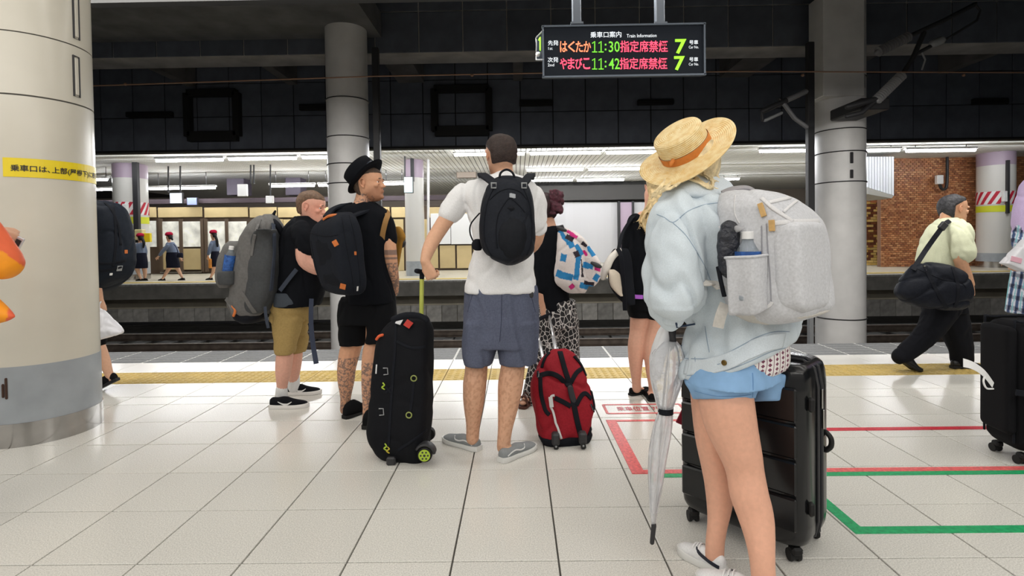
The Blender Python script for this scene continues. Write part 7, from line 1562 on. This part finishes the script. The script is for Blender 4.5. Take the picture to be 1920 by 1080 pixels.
attendant('uniformed woman in crimson hat beside the grey trekking pack', 400, 441, -75, [(451, 397, 405, .07), (455, 394, 409, .1), (464, 395, 409, .11), (475, 396, 410, .11)], [(471, 397, 410, .12), (482, 396, 411, .14), (492, 397, 412, .15), (500, 397, 412, .15)],
    [[(396, 458, 2.6, -.1), (393, 468, 2.4, -.12), (391, 476, 2, -.12), (390, 481, 1.6, -.12)], [(407, 458, 2.6, .1), (409, 468, 2.4, .1), (404, 476, 2, .2), (400, 478, 1.6, .25)]], [[(402, 498, 4.3, -.05), (400, 509, 3.2, -.05), (395, 520, 2, -.05)], [(406, 498, 4.3, .05), (410, 510, 3.2, .05), (416, 519, 2, .05)]], [(399, 524, -90), (421, 523, -90)], [(404, 443, 2.5, -.04), (407, 452, 2.5, -.06), (408, 462, 1.6, -.06)])
ob = thing('shopping_bag', P(394, 503, D - .16), 'flat orange bag carried by the uniformed woman beside the grey trekking pack', 'bag'); g = M(); g.box(P(394, 494, D - .16), (.1, .06, .32), .02); build(g, 'bag_body', m_orp, ob); g = M(); g.tube([P(392, 486, D - .16), P(390.5, 481, D - .14)], .012, 6); build(g, 'bag_handle', m_orp, ob)

# ------------------------------------------------------------------ overhead wire supports by the right column
m_por = mat('porcelain', (.20, .20, .21), .3); m_porl = mat('pale_porcelain', (.36, .36, .37), .3)
def insulator(name, p0, p1, Y, r0, n, m_, parent):
    a, b = P(*p0, Y), P(*p1, Y); g = M(); g.tube([a, b], r0 * .55, 10); L_ = np.linalg.norm(b - a); d = (b - a) / L_; q_ = Vector(d).to_track_quat('Z', 'Y').to_matrix()
    for i in range(n): g.lathe(a + (b - a) * ((i + .5) / n), [(r0 * .5, -L_ / n * .3), (r0, -L_ / n * .1), (r0, L_ / n * .12), (r0 * .5, L_ / n * .3)], 14, q_)
    return build(g, name, m_, parent, angle=50)
CT = thing('wire_support', P(1640, 210, 9.0), 'dark bracket with two ribbed insulators on the right column', 'wire support')
YC = 9.0
insulator('insulator', (1645, 98), (1705, 68), YC, .085, 12, m_por, CT); insulator('insulator', (1643, 188), (1692, 140), YC, .085, 15, m_porl, CT)
def arm(pts, r, m_=m_dk, name='arm', parent=CT, Y=YC): g = M(); g.tube([P(x, y, Y) for x, y in pts], r, 8); return build(g, name, m_, parent, smooth=True)
arm([(1705, 68), (1770, 38), (1828, 8)], .035); arm([(1828, 8), (1838, 20), (1832, 38), (1760, 82)], .018); arm([(1692, 140), (1712, 108), (1732, 62)], .04); arm([(1712, 104), (1735, 92), (1765, 76)], .03); arm([(1590, 200), (1620, 192), (1643, 186)], .05); arm([(1588, 218), (1615, 212), (1640, 190)], .04); arm([(1728, 98), (1735, 112), (1729, 130)], .015, m_grey, 'dropper')
g = M(); g.box(P(1610, 206, 9.6), (.5, .9, .2), .02); build(g, 'bracket', m_dk, CT)
g = M(); g.tube([P(1750, 82, YC), P(1764, 76, YC)], .07, 10); build(g, 'clamp', m_grey, CT, smooth=True)
CU = thing('wire_support', P(1510, 230, 9.9), 'small dark bracket with pale rod ends left of the right column', 'wire support')
for pts, r, m_ in (([(1430, 208), (1475, 188)], .05, m_dk), ([(1475, 188), (1510, 172)], .05, m_por), ([(1432, 207), (1470, 190)], .02, m_grey), ([(1428, 210), (1430, 225)], .03, m_dk), ([(1434, 226), (1465, 212)], .03, m_grey), ([(1470, 195), (1490, 222), (1512, 238)], .04, m_por)): arm(pts, r, m_, 'rod', CU, 9.9)
g = M(); g.tube([P(1462, 186, 9.9), P(1490, 222, 9.9)], .03, 8); build(g, 'joint', m_dk, CU, smooth=True)
bpy.data.collections.remove(TMP)
